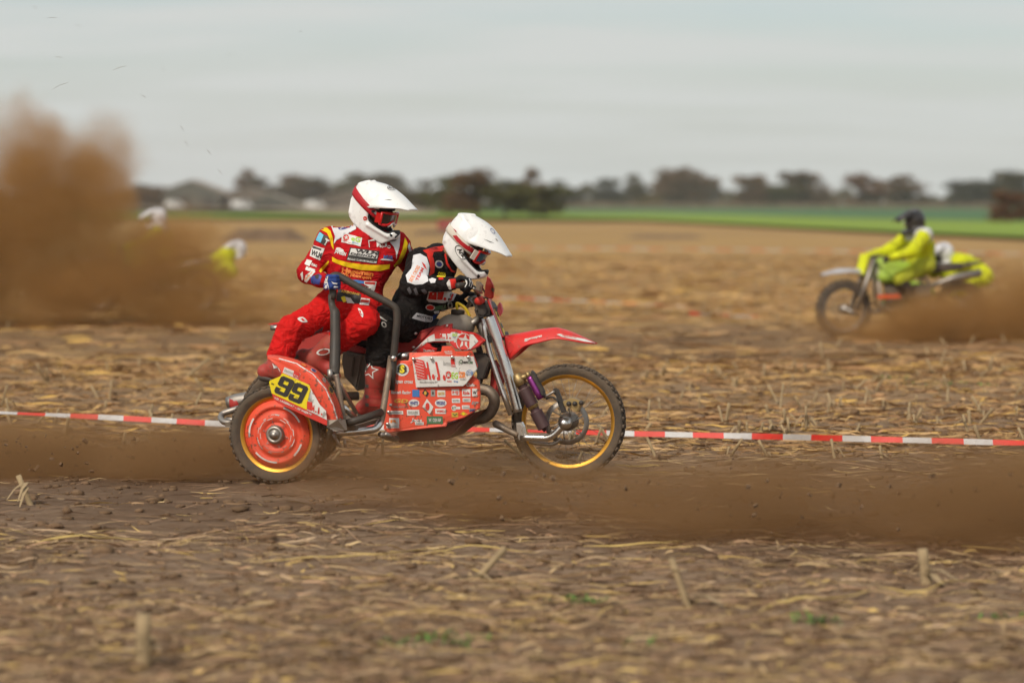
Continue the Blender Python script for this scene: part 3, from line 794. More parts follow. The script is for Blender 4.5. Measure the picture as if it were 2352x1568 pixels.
def crown_mesh(sd, n=900, lobes=9, flat=1.0):
    """unit tree: height 1, crown from 0.15 to 1, built of clumps of small leaf faces with gaps between"""
    q = np.random.default_rng(sd); C = []
    for i in range(lobes):
        a = q.uniform(0, 6.28); z = q.uniform(0.18, 0.84); rr = 0.30 * math.sqrt(max(0.05, 1 - ((z - 0.5) / 0.52) ** 2)) * q.uniform(0.3, 1.0)
        C.append((math.cos(a) * rr, math.sin(a) * rr, z, q.uniform(0.11, 0.22)))
    C = np.array(C); pick = q.integers(0, lobes, n)
    d = q.normal(0, 1, (n, 3)); d /= np.linalg.norm(d, axis=1, keepdims=True)
    p = C[pick, :3] + d * C[pick, 3:4] * q.uniform(0.3, 1.05, (n, 1)) * np.array([1.1, 1.1, 0.85])
    p[:, 2] = np.clip(p[:, 2], 0.1, None)
    s = q.uniform(0.020, 0.042, (n, 1)); a = q.normal(0, 1, (n, 3)); b = q.normal(0, 1, (n, 3))
    a /= np.linalg.norm(a, axis=1, keepdims=True); b -= a * (a * b).sum(1, keepdims=True); b /= np.linalg.norm(b, axis=1, keepdims=True)
    V = np.stack([p - a * s, p - b * s * 0.7, p + a * s, p + b * s * 0.7], 1).reshape(-1, 3)
    Q = np.arange(4 * n).reshape(-1, 4)
    gs = [tube_geo([(0, 0, -0.02), (0, 0, 0.2), (0.01, 0, 0.45), (0, 0.01, 0.8)], [0.03, 0.024, 0.016, 0.004], 6)]
    for i in range(lobes): gs.append(tube_geo([(0, 0, 0.18 + 0.3 * C[i, 2] * 0.6), Vector(C[i, :3]) * 0.6 + Vector((0, 0, 0.12)), Vector(C[i, :3])], [0.012, 0.008, 0.003], 5))
    return (V, Q), merge(*gs)
def data_of(v, f, nm):
    me = bpy.data.meshes.new(nm)
    if isinstance(f, np.ndarray): f = [tuple(int(i) for i in q) for q in f]
    me.from_pydata([tuple(p) for p in v], [], f); me.update(); return me
TREEM = []
for i in range(7):
    (v, q), tg = crown_mesh(100 + i, 2600 if i < 5 else 1600, 16 if i < 5 else 10)
    TREEM.append((data_of(v, q, 'crown'), data_of(*tg, 'trunk')))
CROWN_CACHE = {}
def tree(px, base, top, wpx, kind, label, var, name='tree'):
    p = ground(px, base); H = (base - top) * 1.10 * p.y / F; Wd = wpx * 1.12 * p.y / F
    root = empty(name, Matrix.Translation((p.x, p.y, 0)) @ Matrix.Rotation(px * 0.7, 4, 'Z')); tag(root, label, 'tree', 'trees on the horizon')
    key = (var, kind)
    if key not in CROWN_CACHE:
        me = TREEM[var][0].copy(); me.materials.append(MATS['leaf_' + kind]); CROWN_CACHE[key] = me
    me = CROWN_CACHE[key]; tm = TREEM[var][1]
    if not tm.materials: tm.materials.append(MATS['bark'])
    for nm, d in (('crown', me), ('trunk', tm)):
        o = bpy.data.objects.new(nm, d); COL.objects.link(o); o.parent = root
        o.scale = (Wd / 0.56, Wd / 0.56, H * 1.0)
TR = [(306, 477, 424, 70, 'dark', 'low dark tree at the edge of the tall dust plume', 0), (338, 478, 428, 60, 'brown', 'bare brownish tree left of the large dark barn', 1),
      (560, 475, 392, 60, 'brown', 'tall thin brown tree rising behind the sheds', 5), (620, 476, 409, 90, 'dark', 'broad dark tree behind the low pale-roofed shed', 2),
      (662, 476, 405, 70, 'brown', 'brownish tree just right of the low pale-roofed shed roof', 3), (735, 477, 410, 90, 'dark', 'dark tree above the wide barn roof', 4),
      (800, 476, 401, 80, 'green', 'dark green tree directly left of the red passenger helmet', 0), (870, 476, 397, 110, 'dark', 'tall dark tree hidden mostly by the red passenger helmet', 1),
      (985, 488, 415, 70, 'dark', 'dark tree at the tip of the red passenger helmet peak', 2), (1030, 496, 408, 100, 'green', 'green-brown tree overhanging the pale farmhouse', 3),
      (1095, 499, 395, 110, 'brown', 'tall brown tree right of the pale farmhouse', 4), (1160, 500, 415, 110, 'green', 'olive bushy tree above the driver helmet peak', 0),
      (1222, 499, 393, 55, 'brown', 'slim brown tree poking above its olive neighbours', 5), (1250, 499, 425, 110, 'green', 'low olive bush at the right end of the near tree group', 1),
      (1310, 478, 416, 60, 'blue', 'greyish small tree right of the near tree group', 2), (1388, 477, 414, 75, 'blue', 'blue-grey tree left of the pair of far trees', 3),
      (1450, 477, 404, 55, 'dark', 'narrow dark tree beside the yellow one', 5), (1487, 477, 428, 60, 'ochre', 'small yellow autumn tree in the far tree line', 6),
      (1530, 477, 392, 80, 'brown', 'tall brown tree right of the small yellow one', 4), (1592, 477, 387, 90, 'brown', 'tallest brown tree of the far tree line', 0),
      (1722, 478, 402, 75, 'brown', 'round brown tree standing apart in the far tree line', 1), (1800, 478, 410, 90, 'green', 'dark green tree left of the big round one', 2),
      (1850, 478, 400, 120, 'brown', 'big round brown tree with greenish side', 3), (1990, 478, 402, 70, 'rust', 'reddish brown tree with a narrow crown', 4),
      (2088, 478, 404, 80, 'brown', 'brown tree directly above the yellow rider', 0), (2215, 479, 414, 90, 'blue', 'bluish tree right of the yellow rider', 1),
      (2285, 479, 394, 100, 'blue', 'tall bluish tree near the right border', 2), (2345, 480, 402, 90, 'dark', 'dark tree cut by the right border', 3),
      (2316, 516, 438, 62, 'rust', 'small russet tree standing nearer in the green field', 1)]
for a in TR: tree(*a)
# hedge between the trees: too dense to count
q = np.random.default_rng(77); n = 30000
hx = q.uniform(-2200, 4400, n); base = 474.5; dist = CAMH * F / (base - 464) * q.uniform(0.98, 1.08, n)
top = 30 + 14 * vnoise(hx, hx * 0, 45, 8) + 8 * vnoise(hx, hx * 0, 13, 9)
hz = q.uniform(0, 1, n) ** 0.8 * top * dist / F + 0.3
c = np.stack([(hx - 1176) / F * dist, dist, hz], 1); s = q.uniform(0.5, 1.3, (n, 1)); a = q.normal(0, 1, (n, 3)); b = q.normal(0, 1, (n, 3))
a /= np.linalg.norm(a, axis=1, keepdims=True); b /= np.linalg.norm(b, axis=1, keepdims=True)
V = np.stack([c - a * s, c - b * s, c + a * s, c + b * s], 1).reshape(-1, 3)
tag(mesh_np('hedgerow', V, np.arange(4 * n).reshape(-1, 4), 'leaf_dark', smooth=False, geo=False), 'low dense hedgerow along the horizon between the trees', 'hedge', kind='stuff')
# strip of standing dry maize before the hedge, right half
mat('dry_maize', (0.16, 0.115, 0.075), 0.95, var=0.3, vscale=0.3)
n = 15000; hx = q.uniform(1290, 4600, n); dist = CAMH * F / 15.0 * q.uniform(0.9, 1.05, n)
hz = q.uniform(0, 1, n) * 11 * dist / F
c = np.stack([(hx - 1176) / F * dist, dist, hz], 1); s = q.uniform(0.15, 0.5, (n, 1)); a = q.normal(0, 0.5, (n, 3)) + np.array([0, 0, 1.0]); b = q.normal(0, 1, (n, 3)) * np.array([1, 0.4, 0.2])
V = np.stack([c - a * s, c - b * s * 0.6, c + a * s, c + b * s * 0.6], 1).reshape(-1, 3)
tag(mesh_np('maize_strip', V, np.arange(4 * n).reshape(-1, 4), 'dry_maize', smooth=False, geo=False), 'strip of standing dry maize at the far edge of the green field', 'maize', kind='stuff')

# ------------------------------------------------------------------ barrier tape
mat('tape_red', (0.70, 0.03, 0.02), 0.5, dust=0.2, dscale=9); mat('tape_white', (0.60, 0.58, 0.56), 0.5, dust=0.3, dscale=9)
mat('far_tape', (0.55, 0.30, 0.24), 0.5)
def tape(P, segs, wd, label, tw=0.5, seed=1):
    """P: path; segs: lengths of the alternate colour blocks"""
    P = catmull(P, 10); d = [0]
    for i in range(1, len(P)): d.append(d[-1] + (P[i] - P[i - 1]).length)
    T = d[-1]; q = random.Random(seed)
    me = bpy.data.meshes.new('barrier_tape'); V = []; Fc = []; MI = []
    s = 0; col = 0; j = 0; marks = [0]
    while s < T: s += segs[j % len(segs)]; j += 1; marks.append(min(s, T))
    def pt(x):
        i = min(max(np.searchsorted(d, x) - 1, 0), len(P) - 2); t = (x - d[i]) / max(d[i + 1] - d[i], 1e-6)
        return P[i].lerp(P[i + 1], t)
    for k in range(len(marks) - 1):
        if marks[k + 1] - marks[k] < 1e-4: continue
        for m in range(4):
            xs = [marks[k] + (marks[k + 1] - marks[k]) * (m + e) / 4 for e in (0, 1)]
            b = len(V)
            for x in xs:
                c = pt(x); a = tw + 0.5 * math.sin(x * 1.7 + seed) + 0.25 * math.sin(x * 5.1)
                u = Vector((0, math.sin(a), math.cos(a))) * wd / 2 
                V.extend([c - u, c + u])
            Fc.append((b, b + 2, b + 3, b + 1)); MI.append(k % 2)
    me.from_pydata([tuple(v) for v in V], [], Fc); me.update()
    me.materials.append(MATS['tape_red']); me.materials.append(MATS['tape_white'])
    me.polygons.foreach_set('material_index', MI)
    o = link('barrier_tape', me, None, None, False); tag(o, label, 'tape', 'barrier tape of the course')
    so = o.modifiers.new('thick', 'SOLIDIFY'); so.thickness = 0.002
    return o
tape([at(-1100, 905, 18.4), at(-600, 922, 17.9), at(-260, 935, 17.6), at(0, 947, 17.5), at(280, 960, 17.3), at(540, 974, 17.1), at(820, 980, 17.0), at(1060, 985, 16.9), at(1440, 995, 16.8), at(1800, 1003, 16.6), at(2080, 1010, 16.4), at(2352, 1017, 16.3), at(2700, 1024, 16.2), at(3200, 1033, 16.0), at(3700, 1040, 15.9)],
     [0.21, 0.19], 0.04, 'long red and white barrier tape stretched low behind the outfit', 0.5, 1)
tape([at(1583, 721, 36), at(1640, 729, 35.6), at(1700, 730, 35.4), at(1772, 733, 35.2)], [0.25, 0.3], 0.07, 'short end of red and white tape lying in the stubble before the yellow outfit', 0.5, 4)
tape([at(900, 672, 41.6), at(1170, 684, 40.5), at(1400, 694, 40), at(1610, 706, 39)], [0.3, 0.3], 0.016, 'thin far barrier tape behind the front fender', 0.6, 6)
tape([at(960, 568, 75), at(1300, 570, 75), at(1800, 575, 74), at(2352, 583, 72)], [0.5, 0.5], 0.02, 'faintest barrier tape furthest back in the stubble', 0.6, 7)
# ------------------------------------------------------------------ the red outfit
mat('red_panel', (0.82, 0.070, 0.028), 0.5, dust=0.24, dscale=11, coat=0.0, var=0.08, vscale=5, spat=0.8)
mat('red_fender', (0.68, 0.018, 0.018), 0.4, dust=0.18, dscale=11, coat=0.1, spat=0.6)
mat('red_dark', (0.42, 0.015, 0.015), 0.45, dust=0.25)
mat('chrome', (0.78, 0.74, 0.68), 0.24, 1.0, dust=0.14, dscale=18, bump=0.05, bscale=60)
mat('steel', (0.42, 0.39, 0.35), 0.38, 1.0, dust=0.4, dscale=14)
mat('dirty_steel', (0.30, 0.25, 0.20), 0.5, 0.8, dust=0.7, dscale=12)
mat('black_frame', (0.028, 0.027, 0.024), 0.5, dust=0.18, dscale=10)
mat('black_plastic', (0.02, 0.02, 0.02), 0.5, dust=0.25)
mat('tyre_rubber', (0.05, 0.042, 0.034), 0.85, dust=0.75, dscale=9, bump=0.3, bscale=60, dcol=(0.17, 0.115, 0.07))
mat('gold_rim', (0.76, 0.38, 0.055), 0.4, 1.0, dust=0.14, dscale=10)
mat('tank_plastic', (0.46, 0.40, 0.32), 0.5, dust=0.45, dscale=7)
mat('grey_plastic', (0.13, 0.11, 0.085), 0.6, dust=0.5, dscale=7)
mat('engine_metal', (0.12, 0.10, 0.085), 0.5, 0.7, dust=0.5, dscale=12)
mat('seat_vinyl', (0.02, 0.018, 0.018), 0.65)
mat('purple_anodised', (0.30, 0.05, 0.26), 0.3, 0.8, dust=0.12)
mat('shock_bellows', (0.055, 0.022, 0.03), 0.5, dust=0.2)
mat('brass', (0.50, 0.36, 0.16), 0.4, 0.9, dust=0.3)
mat('yellow_hose', (0.62, 0.42, 0.01), 0.4)
mat('print_white', (0.74, 0.71, 0.66), 0.55, dust=0.28, dscale=10, spat=0.6)
mat('print_yellow', (0.80, 0.62, 0.005), 0.5, dust=0.12, dscale=8, spat=0.5)
mat('print_black', (0.022, 0.02, 0.018), 0.5, dust=0.1)
mat('print_red', (0.62, 0.03, 0.02), 0.5, dust=0.12)
mat('print_green', (0.36, 0.56, 0.04), 0.5); mat('print_blue', (0.05, 0.17, 0.42), 0.5)
mat('print_darkgreen', (0.07, 0.16, 0.07), 0.5); mat('print_orange', (0.80, 0.22, 0.04), 0.5)
mat('print_gold', (0.62, 0.36, 0.05), 0.5); mat('print_grey', (0.30, 0.28, 0.25), 0.5); mat('print_cyan', (0.16, 0.50, 0.66), 0.5)
mat('print_navy', (0.04, 0.05, 0.22), 0.5)
mat('belly_shade_dirt', (0.16, 0.03, 0.02), 0.6, dust=0.6, dscale=9)  # dark red base has the shade under the panel painted in, plus dirt
BIKE = empty('sidecar_motorcycle', BM)
tag(BIKE, 'red racing motorcycle with sidecar, gold rims and the number 99 on its wheel guard', 'sidecar')
PF, PR = BL(1306, 967, 0.0), BL(672, 961, 0.0)
GR = 0.0
# --- wheels
def wheel(c, rot, Rt, wt, Rr, seg=64, knob=0.009, rows=44, cover=None, spokes=32, name='wheel', disc=True):
    c = Vector(c); ax = Matrix.Rotation(rot, 3, 'Z') @ Vector((0, 1, 0)); fw = Matrix.Rotation(rot, 3, 'Z') @ Vector((1, 0, 0))
    w = wt / 2
    rimp = [(Rr - 0.024, -w * 0.32), (Rr - 0.018, -w * 0.42), (Rr - 0.006, -w * 0.50), (Rr + 0.004, -w * 0.56), (Rr + 0.004, -w * 0.47), (Rr - 0.008, -w * 0.3), (Rr - 0.010, w * 0.3), (Rr + 0.004, w * 0.47), (Rr + 0.004, w * 0.56), (Rr - 0.006, w * 0.50), (Rr - 0.018, w * 0.42), (Rr - 0.024, w * 0.32), (Rr - 0.024, -w * 0.32)]
    wh = geo(name, lathe_geo(rimp, c, ax, seg), 'gold_rim', BIKE)
    base = Rt - knob
    tp = [(Rr - 0.004, -w * 0.50), (Rr + 0.012, -w * 0.72)]
    for i in range(11):
        a = -1.25 + 2.5 * i / 10
        hgt = (base - Rr - 0.02)
        tp.append((Rr + 0.02 + hgt * (0.25 + 0.75 * math.cos(a) ** 0.6), w * 0.96 * math.sin(a) / math.sin(1.25)))
    tp += [(Rr + 0.012, w * 0.72), (Rr - 0.004, w * 0.50)]
    gs = [lathe_geo(tp, c, ax, seg)]
    for i in range(rows):                              # tread blocks
        a = 2 * math.pi * i / rows
        for (lat, hw, sh) in ((-0.66, 0.15, 0.5), (-0.24, 0.17, 0), (0.24, 0.17, 0.5), (0.66, 0.15, 0)):
            b = a + sh * 2 * math.pi / rows
            rd = fw * math.cos(b) + Vector((0, 0, 1)) * math.sin(b); tg = -fw * math.sin(b) + Vector((0, 0, 1)) * math.cos(b)
            drop = (base - Rr - 0.02) * 0.75 * (1 - math.cos(math.asin(min(0.99, abs(lat))) * 0.95) ** 0.6)
            cc = c + rd * (base - drop + knob * 0.3) + ax * (lat * w)
            M = Matrix((tg, ax, rd)).transposed()
            gs.append(box_geo(cc, (math.pi * Rt / rows * 0.5, hw * w, knob * 0.75), M))
    geo('tyre', merge(*gs), 'tyre_rubber', wh, True)
    geo('hub', merge(lathe_geo([(0.0, -0.075), (0.028, -0.075), (0.03, -0.06), (0.055, -0.055), (0.055, -0.045), (0.032, -0.04), (0.032, 0.04), (0.055, 0.045), (0.055, 0.055), (0.03, 0.06), (0.028, 0.075), (0, 0.075)], c, ax, 24)), 'steel', wh)
    gs = []
    for i in range(spokes):
        a = 2 * math.pi * i / spokes; s = 1 if i % 2 else -1; a2 = a + (0.5 if (i // 2) % 2 else -0.5)
        d1 = fw * math.cos(a2) + Vector((0, 0, 1)) * math.sin(a2); d2 = fw * math.cos(a) + Vector((0, 0, 1)) * math.sin(a)
        gs.append(tube_geo([c + d1 * 0.05 + ax * s * 0.05, c + d2 * (Rr - 0.022) + ax * s * 0.006], 0.0014, 5))
    geo('spokes', merge(*gs), 'steel', wh)
    return wh, c, ax, fw
FW, fc, fax, ffw = wheel(PF, R(4), 0.345, 0.095, 0.284)
geo('brake_disc', merge(lathe_geo([(0.105, -0.078), (0.135, -0.078), (0.135, -0.074), (0.105, -0.074), (0.105, -0.078)], fc, fax, 48),
    *[tube_geo([fc - fax * 0.076 + (ffw * math.cos(a) + Vector((0, 0, 1)) * math.sin(a)) * 0.04, fc - fax * 0.076 + (ffw * math.cos(a + 0.4) + Vector((0, 0, 1)) * math.sin(a + 0.4)) * 0.11], 0.004, 5) for a in np.linspace(0, 6.28, 7)[:-1]]), 'steel', FW)
RW, rc, rax, rfw = wheel((PR.x, PR.y, 0.325), 0.0, 0.33, 0.13, 0.25, knob=0.012, rows=36)
SWH, sc_, sax, sfw = wheel(SW, 0.0, SWR, 0.125, 0.222, knob=0.009, rows=40, spokes=24)
# wheel cover of the sidecar wheel
geo('disc_cover', lathe_geo([(0.0, -0.046), (0.055, -0.046), (0.062, -0.034), (0.075, -0.032), (0.082, -0.0445), (0.118, -0.0445), (0.124, -0.032), (0.150, -0.030), (0.154, -0.041), (0.168, -0.040), (0.176, -0.028), (0.194, -0.022), (0.198, -0.012), (0.0, -0.008)], sc_, sax, 64), 'red_panel', SWH)
geo('hub_cap', lathe_geo([(0.0, -0.088), (0.018, -0.088), (0.02, -0.07), (0.03, -0.066), (0.034, -0.07), (0.046, -0.072), (0.05, -0.066), (0.05, -0.05)], sc_, sax, 32), 'steel', SWH)
q_ = random.Random(9)
for i, (m_, a0) in enumerate((('print_white', 0.0), ('print_grey', 2.1), ('print_white', 4.2))):
    gs = []
    for j in range(8):
        a = a0 + j * 0.26 + q_.uniform(-0.05, 0.05); rr0 = 0.088 + 0.0042 * j + q_.uniform(-0.002, 0.002) if j % 2 else 0.112 - 0.003 * j; h2 = q_.uniform(0.0012, 0.0022)
        gs.append(lathe_geo([(rr0 - h2, -0.0462), (rr0 + h2, -0.0462)], sc_, sax, 8, a, a + q_.uniform(0.15, 0.5)))
    for g_ in gs: geo('cover_print', g_, m_, SWH)
gs = [lathe_geo([(0.156, -0.0425), (0.166, -0.0418)], sc_, sax, 12, a, a + ln) for a, ln in ((0.3, 0.8), (1.9, 0.5), (3.1, 0.9), (4.6, 0.7))]
for g_ in gs: geo('cover_print', g_, 'print_white', SWH)

# --- front end: leading link fork
def bar(name, k, pts, w, r, m, parent=BIKE, seg=12, rad=0.04, spline=False, sub=True):
    P = [L(k, x, y, w if len(q) == 0 else q[0]) for (x, y, *q) in pts]
    P = catmull(P, 8) if spline else fillet(P, rad)
    return tube(name, P, r, m, parent, seg)
fk = bar('fork_tube', 6, [(372, 525), (470, 800), (560, 1080), (655, 1440)], 0.125, [0.033, 0.033, 0.033, 0.028], 'chrome', seg=18, spline=True)
for w_ in (0.125,):
    bar('fork_brace', 6, [(322, 540), (345, 720), (372, 850), (470, 1150), (590, 1470)], 0.135, 0.0165, 'chrome', rad=0.12)
bar('fork_tube', 6, [(372, 525), (470, 800), (560, 1080), (655, 1440)], -0.125, [0.033, 0.033, 0.033, 0.028], 'chrome', seg=18, spline=True)
bar('fork_brace', 6, [(322, 540), (372, 850), (590, 1470)], -0.135, 0.0165, 'chrome', rad=0.12)
lug = plate('fork_lug', [L(7, x, y, 0.155) for x, y in [(295, 890), (350, 885), (375, 930), (395, 1040), (375, 1075), (330, 1070), (308, 1030)]], 0.05, 'chrome', BIKE, 0.008)
plate('fork_lug', [L(7, x, y, -0.105) for x, y in [(295, 890), (350, 885), (375, 930), (395, 1040), (375, 1075), (330, 1070), (308, 1030)]], 0.05, 'chrome', BIKE, 0.008)
for w_ in (0.14, -0.14):
    bar('leading_link', 7, [(345, 1040), (480, 1045), (620, 1050), (690, 1020), (760, 950), (838, 872)], w_, 0.021, 'chrome', rad=0.09, seg=14)
bar('link_loop', 7, [(95, 905, 0.13), (180, 950, 0.14), (320, 1020, 0.145)], 0.13, [0.024, 0.02, 0.018], 'dirty_steel', spline=True)
bar('link_loop', 7, [(95, 905, 0.13), (88, 900, 0.0), (95, 905, -0.13)], 0.13, 0.022, 'dirty_steel', spline=True)
bar('link_stay', 7, [(440, 1085), (560, 1108), (680, 1110), (770, 1060)], 0.10, 0.013, 'steel', spline=True)
geo('axle_nut', merge(lathe_geo([(0, -0.185), (0.022, -0.185), (0.024, -0.178), (0.024, -0.165), (0.036, -0.16), (0.036, -0.08), (0, -0.08)], fc, fax, 20)), 'chrome', BIKE)
# front damper
A, B = L(7, 330, 440, 0.19), L(7, 612, 975, 0.17)
ax_ = (B - A).normalized(); Ln = (B - A).length
pr = [(0.0, 0.0), (0.022, 0.0), (0.03, 0.01), (0.03, 0.05), (0.026, 0.055)]
n = 26
for i in range(n):
    h_ = 0.06 + (Ln * 0.94 - 0.06) * i / n; b = 0.041 if not (0.40 < i / n < 0.55) else 0.03
    pr += [(b * (1 - 0.10), h_), (b, h_ + Ln / n * 0.35), (b * (1 - 0.10), h_ + Ln / n * 0.7)]
pr += [(0.02, Ln * 0.95), (0.014, Ln), (0.0, Ln)]
sh = geo('front_damper', lathe_geo(pr, A, ax_, 20), 'shock_bellows', BIKE)
geo('damper_top', lathe_geo([(0, -0.03), (0.02, -0.03), (0.026, -0.015), (0.034, 0.0), (0.036, 0.045), (0.0, 0.05)], A - ax_ * 0.01, ax_, 20), 'brass', sh)
mA = A + ax_ * Ln * 0.47
geo('damper_collar', lathe_geo([(0.0, -0.025), (0.033, -0.025), (0.035, 0.0), (0.033, 0.03), (0.0, 0.03)], mA, ax_, 20), 'brass', sh)
A2, B2 = L(7, 440, 405, 0.2), L(7, 560, 640, 0.2)
rs_ = tube('reservoir', [A2, A2.lerp(B2, 0.1), A2.lerp(B2, 0.72), B2], [0.019, 0.023, 0.023, 0.021], 'purple_anodised', BIKE, 20)
plate('reservoir_bracket', [L(7, x, y, 0.225) for x, y in [(455, 345), (480, 370), (585, 560), (590, 610), (560, 600), (540, 540), (450, 390)]], 0.05, 'black_plastic', BIKE, 0.003)
geo('reservoir_cap', merge(tube_geo([L(7, 410, 395, 0.2), L(7, 445, 380, 0.2)], 0.02, 12), tube_geo([L(7, 330, 425, 0.2), L(7, 420, 400, 0.2)], 0.017, 10)), 'brass', BIKE)
bar('brake_line', 7, [(585, 625), (650, 590), (700, 560)], 0.19, 0.008, 'steel')
bar('brake_line', 7, [(610, 640), (680, 620), (740, 670)], 0.18, 0.006, 'black_plastic', spline=True)
plate('caliper_arm', [L(7, x, y, 0.175) for x, y in [(680, 540), (705, 528), (735, 545), (765, 620), (785, 690), (820, 780), (770, 790), (735, 700), (715, 610), (690, 585)]], 0.03, 'black_plastic', BIKE, 0.006)
cal = plate('brake_caliper', [L(7, x, y, 0.16) for x, y in [(780, 670), (830, 645), (880, 632), (925, 645), (965, 665), (1000, 660), (1005, 690), (970, 715), (940, 780), (915, 770), (870, 730), (800, 715)]], 0.06, 'brass', BIKE, 0.006)
for x, y in ((850, 690), (912, 690), (980, 680)):
    geo('caliper_piston', lathe_geo([(0.0, -0.012), (0.013, -0.012), (0.015, 0.0)], L(7, x, y, 0.165), (0, 1, 0), 14), 'black_plastic', cal)
# --- front fender (beak): cross-sections along its length; half widths around the wheel plane
def ribshell(name, secs, m, parent=BIKE, thick=0.005, sub=3):
    """secs: (top px, bottom-edge px, half width) per station of crop 6; arched across"""
    rows = []
    for (k, tx, ty, bx, by, hw) in secs:
        row = []
        for j in range(-3, 4):
            t = j / 3; s = abs(t)
            T = L(k, tx, ty, 0.0); Bm = L(k, bx, by, hw)
            zt = T.z; zb = Bm.z
            f = s ** 2.2
            x = T.x * (1 - f) + Bm.x * f; z = zt * (1 - f) + zb * f
            row.append(Vector((x, -hw * (t if s < 0.99 else t), z)))
        rows.append(row)
    return sheet(name, rows, m, parent, thick, sub=sub)
ff = ribshell('front_fender', [(6, 530, 712, 560, 950, 0.060), (6, 600, 698, 640, 880, 0.085), (6, 700, 682, 720, 810, 0.095), (6, 840, 655, 860, 775, 0.1), (6, 960, 638, 980, 745, 0.1),
    (6, 1045, 636, 1060, 742, 0.098), (6, 1160, 670, 1180, 760, 0.088), (6, 1280, 722, 1290, 778, 0.06), (6, 1400, 778, 1410, 788, 0.02)], 'red_fender')
plate('fender_root', [L(6, x, y, 0.075) for x, y in [(525, 715), (600, 740), (660, 800), (640, 850), (562, 950), (528, 840)]], 0.15, 'red_fender', BIKE, 0.02)
plate('mud_flap', [L(6, x, y, 0.07) for x, y in [(395, 950), (420, 1000), (470, 1010), (500, 1100), (460, 1190), (440, 1290), (375, 1360), (372, 1300), (388, 1120)]], 0.14, 'red_dark', BIKE, 0.008)
# --- steering head, yokes, handlebar
plate('top_yoke', [L('d', x, y, 0.12) for x, y in [(640, 880), (760, 800), (860, 850), (930, 960), (920, 1090), (800, 1150), (640, 1110), (600, 1000)]], 0.20, 'black_plastic', BIKE, 0.015)
plate('lower_yoke', [L(6, x, y, 0.15) for x, y in [(330, 690), (440, 690), (470, 760), (370, 780)]], 0.30, 'black_plastic', BIKE, 0.01)
bar('steering_clamp', 'd', [(650, 760, 0.08), (720, 880, 0.08), (760, 980, 0.06)], 0.08, 0.028, 'black_frame')
bar('steering_clamp', 'd', [(650, 760, -0.08), (720, 880, -0.08), (760, 980, -0.06)], 0.08, 0.028, 'black_frame')
geo('switch_knob', merge(lathe_geo([(0, -0.02), (0.022, -0.02), (0.026, 0), (0.024, 0.03), (0, 0.03)], L('d', 715, 800, 0.13), (0.3, 1, 0.2), 16)), 'print_red', BIKE)
HR, HL = L('d', 420, 470, 0.42), L('d', 530, 780, -0.37)    # grip centres
hb = [HR + Vector((-0.02, -0.09, 0.0)), HR, L('d', 600, 520, 0.27), L('d', 680, 650, 0.13), L('d', 720, 720, 0.0), L('d', 700, 740, -0.13), L('d', 620, 730, -0.26), HL, HL + Vector((-0.02, 0.07, 0))]
tube('handlebar', catmull(hb, 6), 0.0125, 'black_frame', BIKE, 12)
tube('grip', [HR + Vector((-0.02, -0.09, 0.0)), HR, hb[2].lerp(HR, 0.55)], 0.018, 'black_plastic', BIKE, 12)
tube('grip', [HL + Vector((-0.02, 0.07, 0)), HL, hb[6].lerp(HL, 0.55)], 0.018, 'black_plastic', BIKE, 12)
plate('brake_master', [L('d', x, y, 0.30) for x, y in [(640, 400), (700, 410), (760, 480), (750, 600), (690, 620), (640, 560)]], 0.05, 'dirty_steel', BIKE, 0.008)
bar('brake_lever', 'd', [(600, 540, 0.45), (650, 580, 0.36), (700, 630, 0.30), (770, 630, 0.27)], 0.3, 0.008, 'steel')
bar('control_cable', 'd', [(750, 490, 0.27), (800, 560, 0.2), (840, 640, 0.1), (900, 760, 0.05), (930, 900, 0.06), (950, 1000, 0.06)], 0.1, 0.005, 'black_plastic', spline=True)
bar('control_cable', 'd', [(560, 720, 0.05), (740, 740, 0.12), (880, 740, 0.1), (910, 880, 0.09), (900, 1010, 0.1)], 0.1, 0.006, 'black_plastic', spline=True)
bar('control_cable', 'd', [(480, 760, -0.25), (560, 820, -0.1), (640, 930, 0.1), (660, 1010, 0.13)], 0.1, 0.006, 'black_plastic', spline=True)
bar('clutch_lever', 'd', [(455, 930, -0.30), (500, 880, -0.27), (560, 760, -0.2)], -0.25, 0.012, 'steel')
# front number board and hand guards
fp = sheet('front_number_board', [[L('d', ax, ay, 0.10), L('d', (ax + bx) / 2 + 6, (ay + by) / 2, 0.0), L('d', bx, by, -0.10)] for ax, ay, bx, by in [(905, 742, 958, 752), (932, 850, 1000, 850), (985, 985, 1062, 985), (1080, 1250, 1160, 1240), (1150, 1420, 1225, 1400), (1212, 1560, 1272, 1545)]], 'red_fender', BIKE, 0.008, sub=3)
decal('board_print', poly_px('d', [(985, 885), (1030, 890), (1085, 1010), (1190, 1290), (1262, 1530), (1222, 1500), (1140, 1290), (1050, 1060)]), 'print_yellow', [fp], fp, 0.003, 4)
decal('board_print', poly_px('d', [(962, 770), (990, 790), (1022, 885), (985, 880)]), 'print_white', [fp], fp, 0.003, 4)
for q_ in ([(1062, 960), (1085, 1010), (1132, 1140), (1112, 1130), (1075, 1030)], [(1140, 1250), (1180, 1290), (1205, 1370), (1175, 1370)]):
    decal('board_print', poly_px('d', q_), 'print_black', [fp], fp, 0.005, 4)
plate('hand_guard', [L('d', x, y, w) for x, y, w in [(880, 295, 0.32), (930, 340, 0.3), (990, 460, 0.26), (1015, 570, 0.22), (990, 740, 0.16), (940, 770, 0.14), (805, 700, 0.28), (835, 620, 0.32), (840, 480, 0.34)]], 0.03, 'red_fender', BIKE, 0.004)
plate('guard_dirt', [L('d', x, y, 0.235) for x, y in [(915, 470), (960, 455), (1005, 540), (1005, 620), (975, 600), (940, 520)]], 0.03, 'mound_earth', BIKE, 0.004)
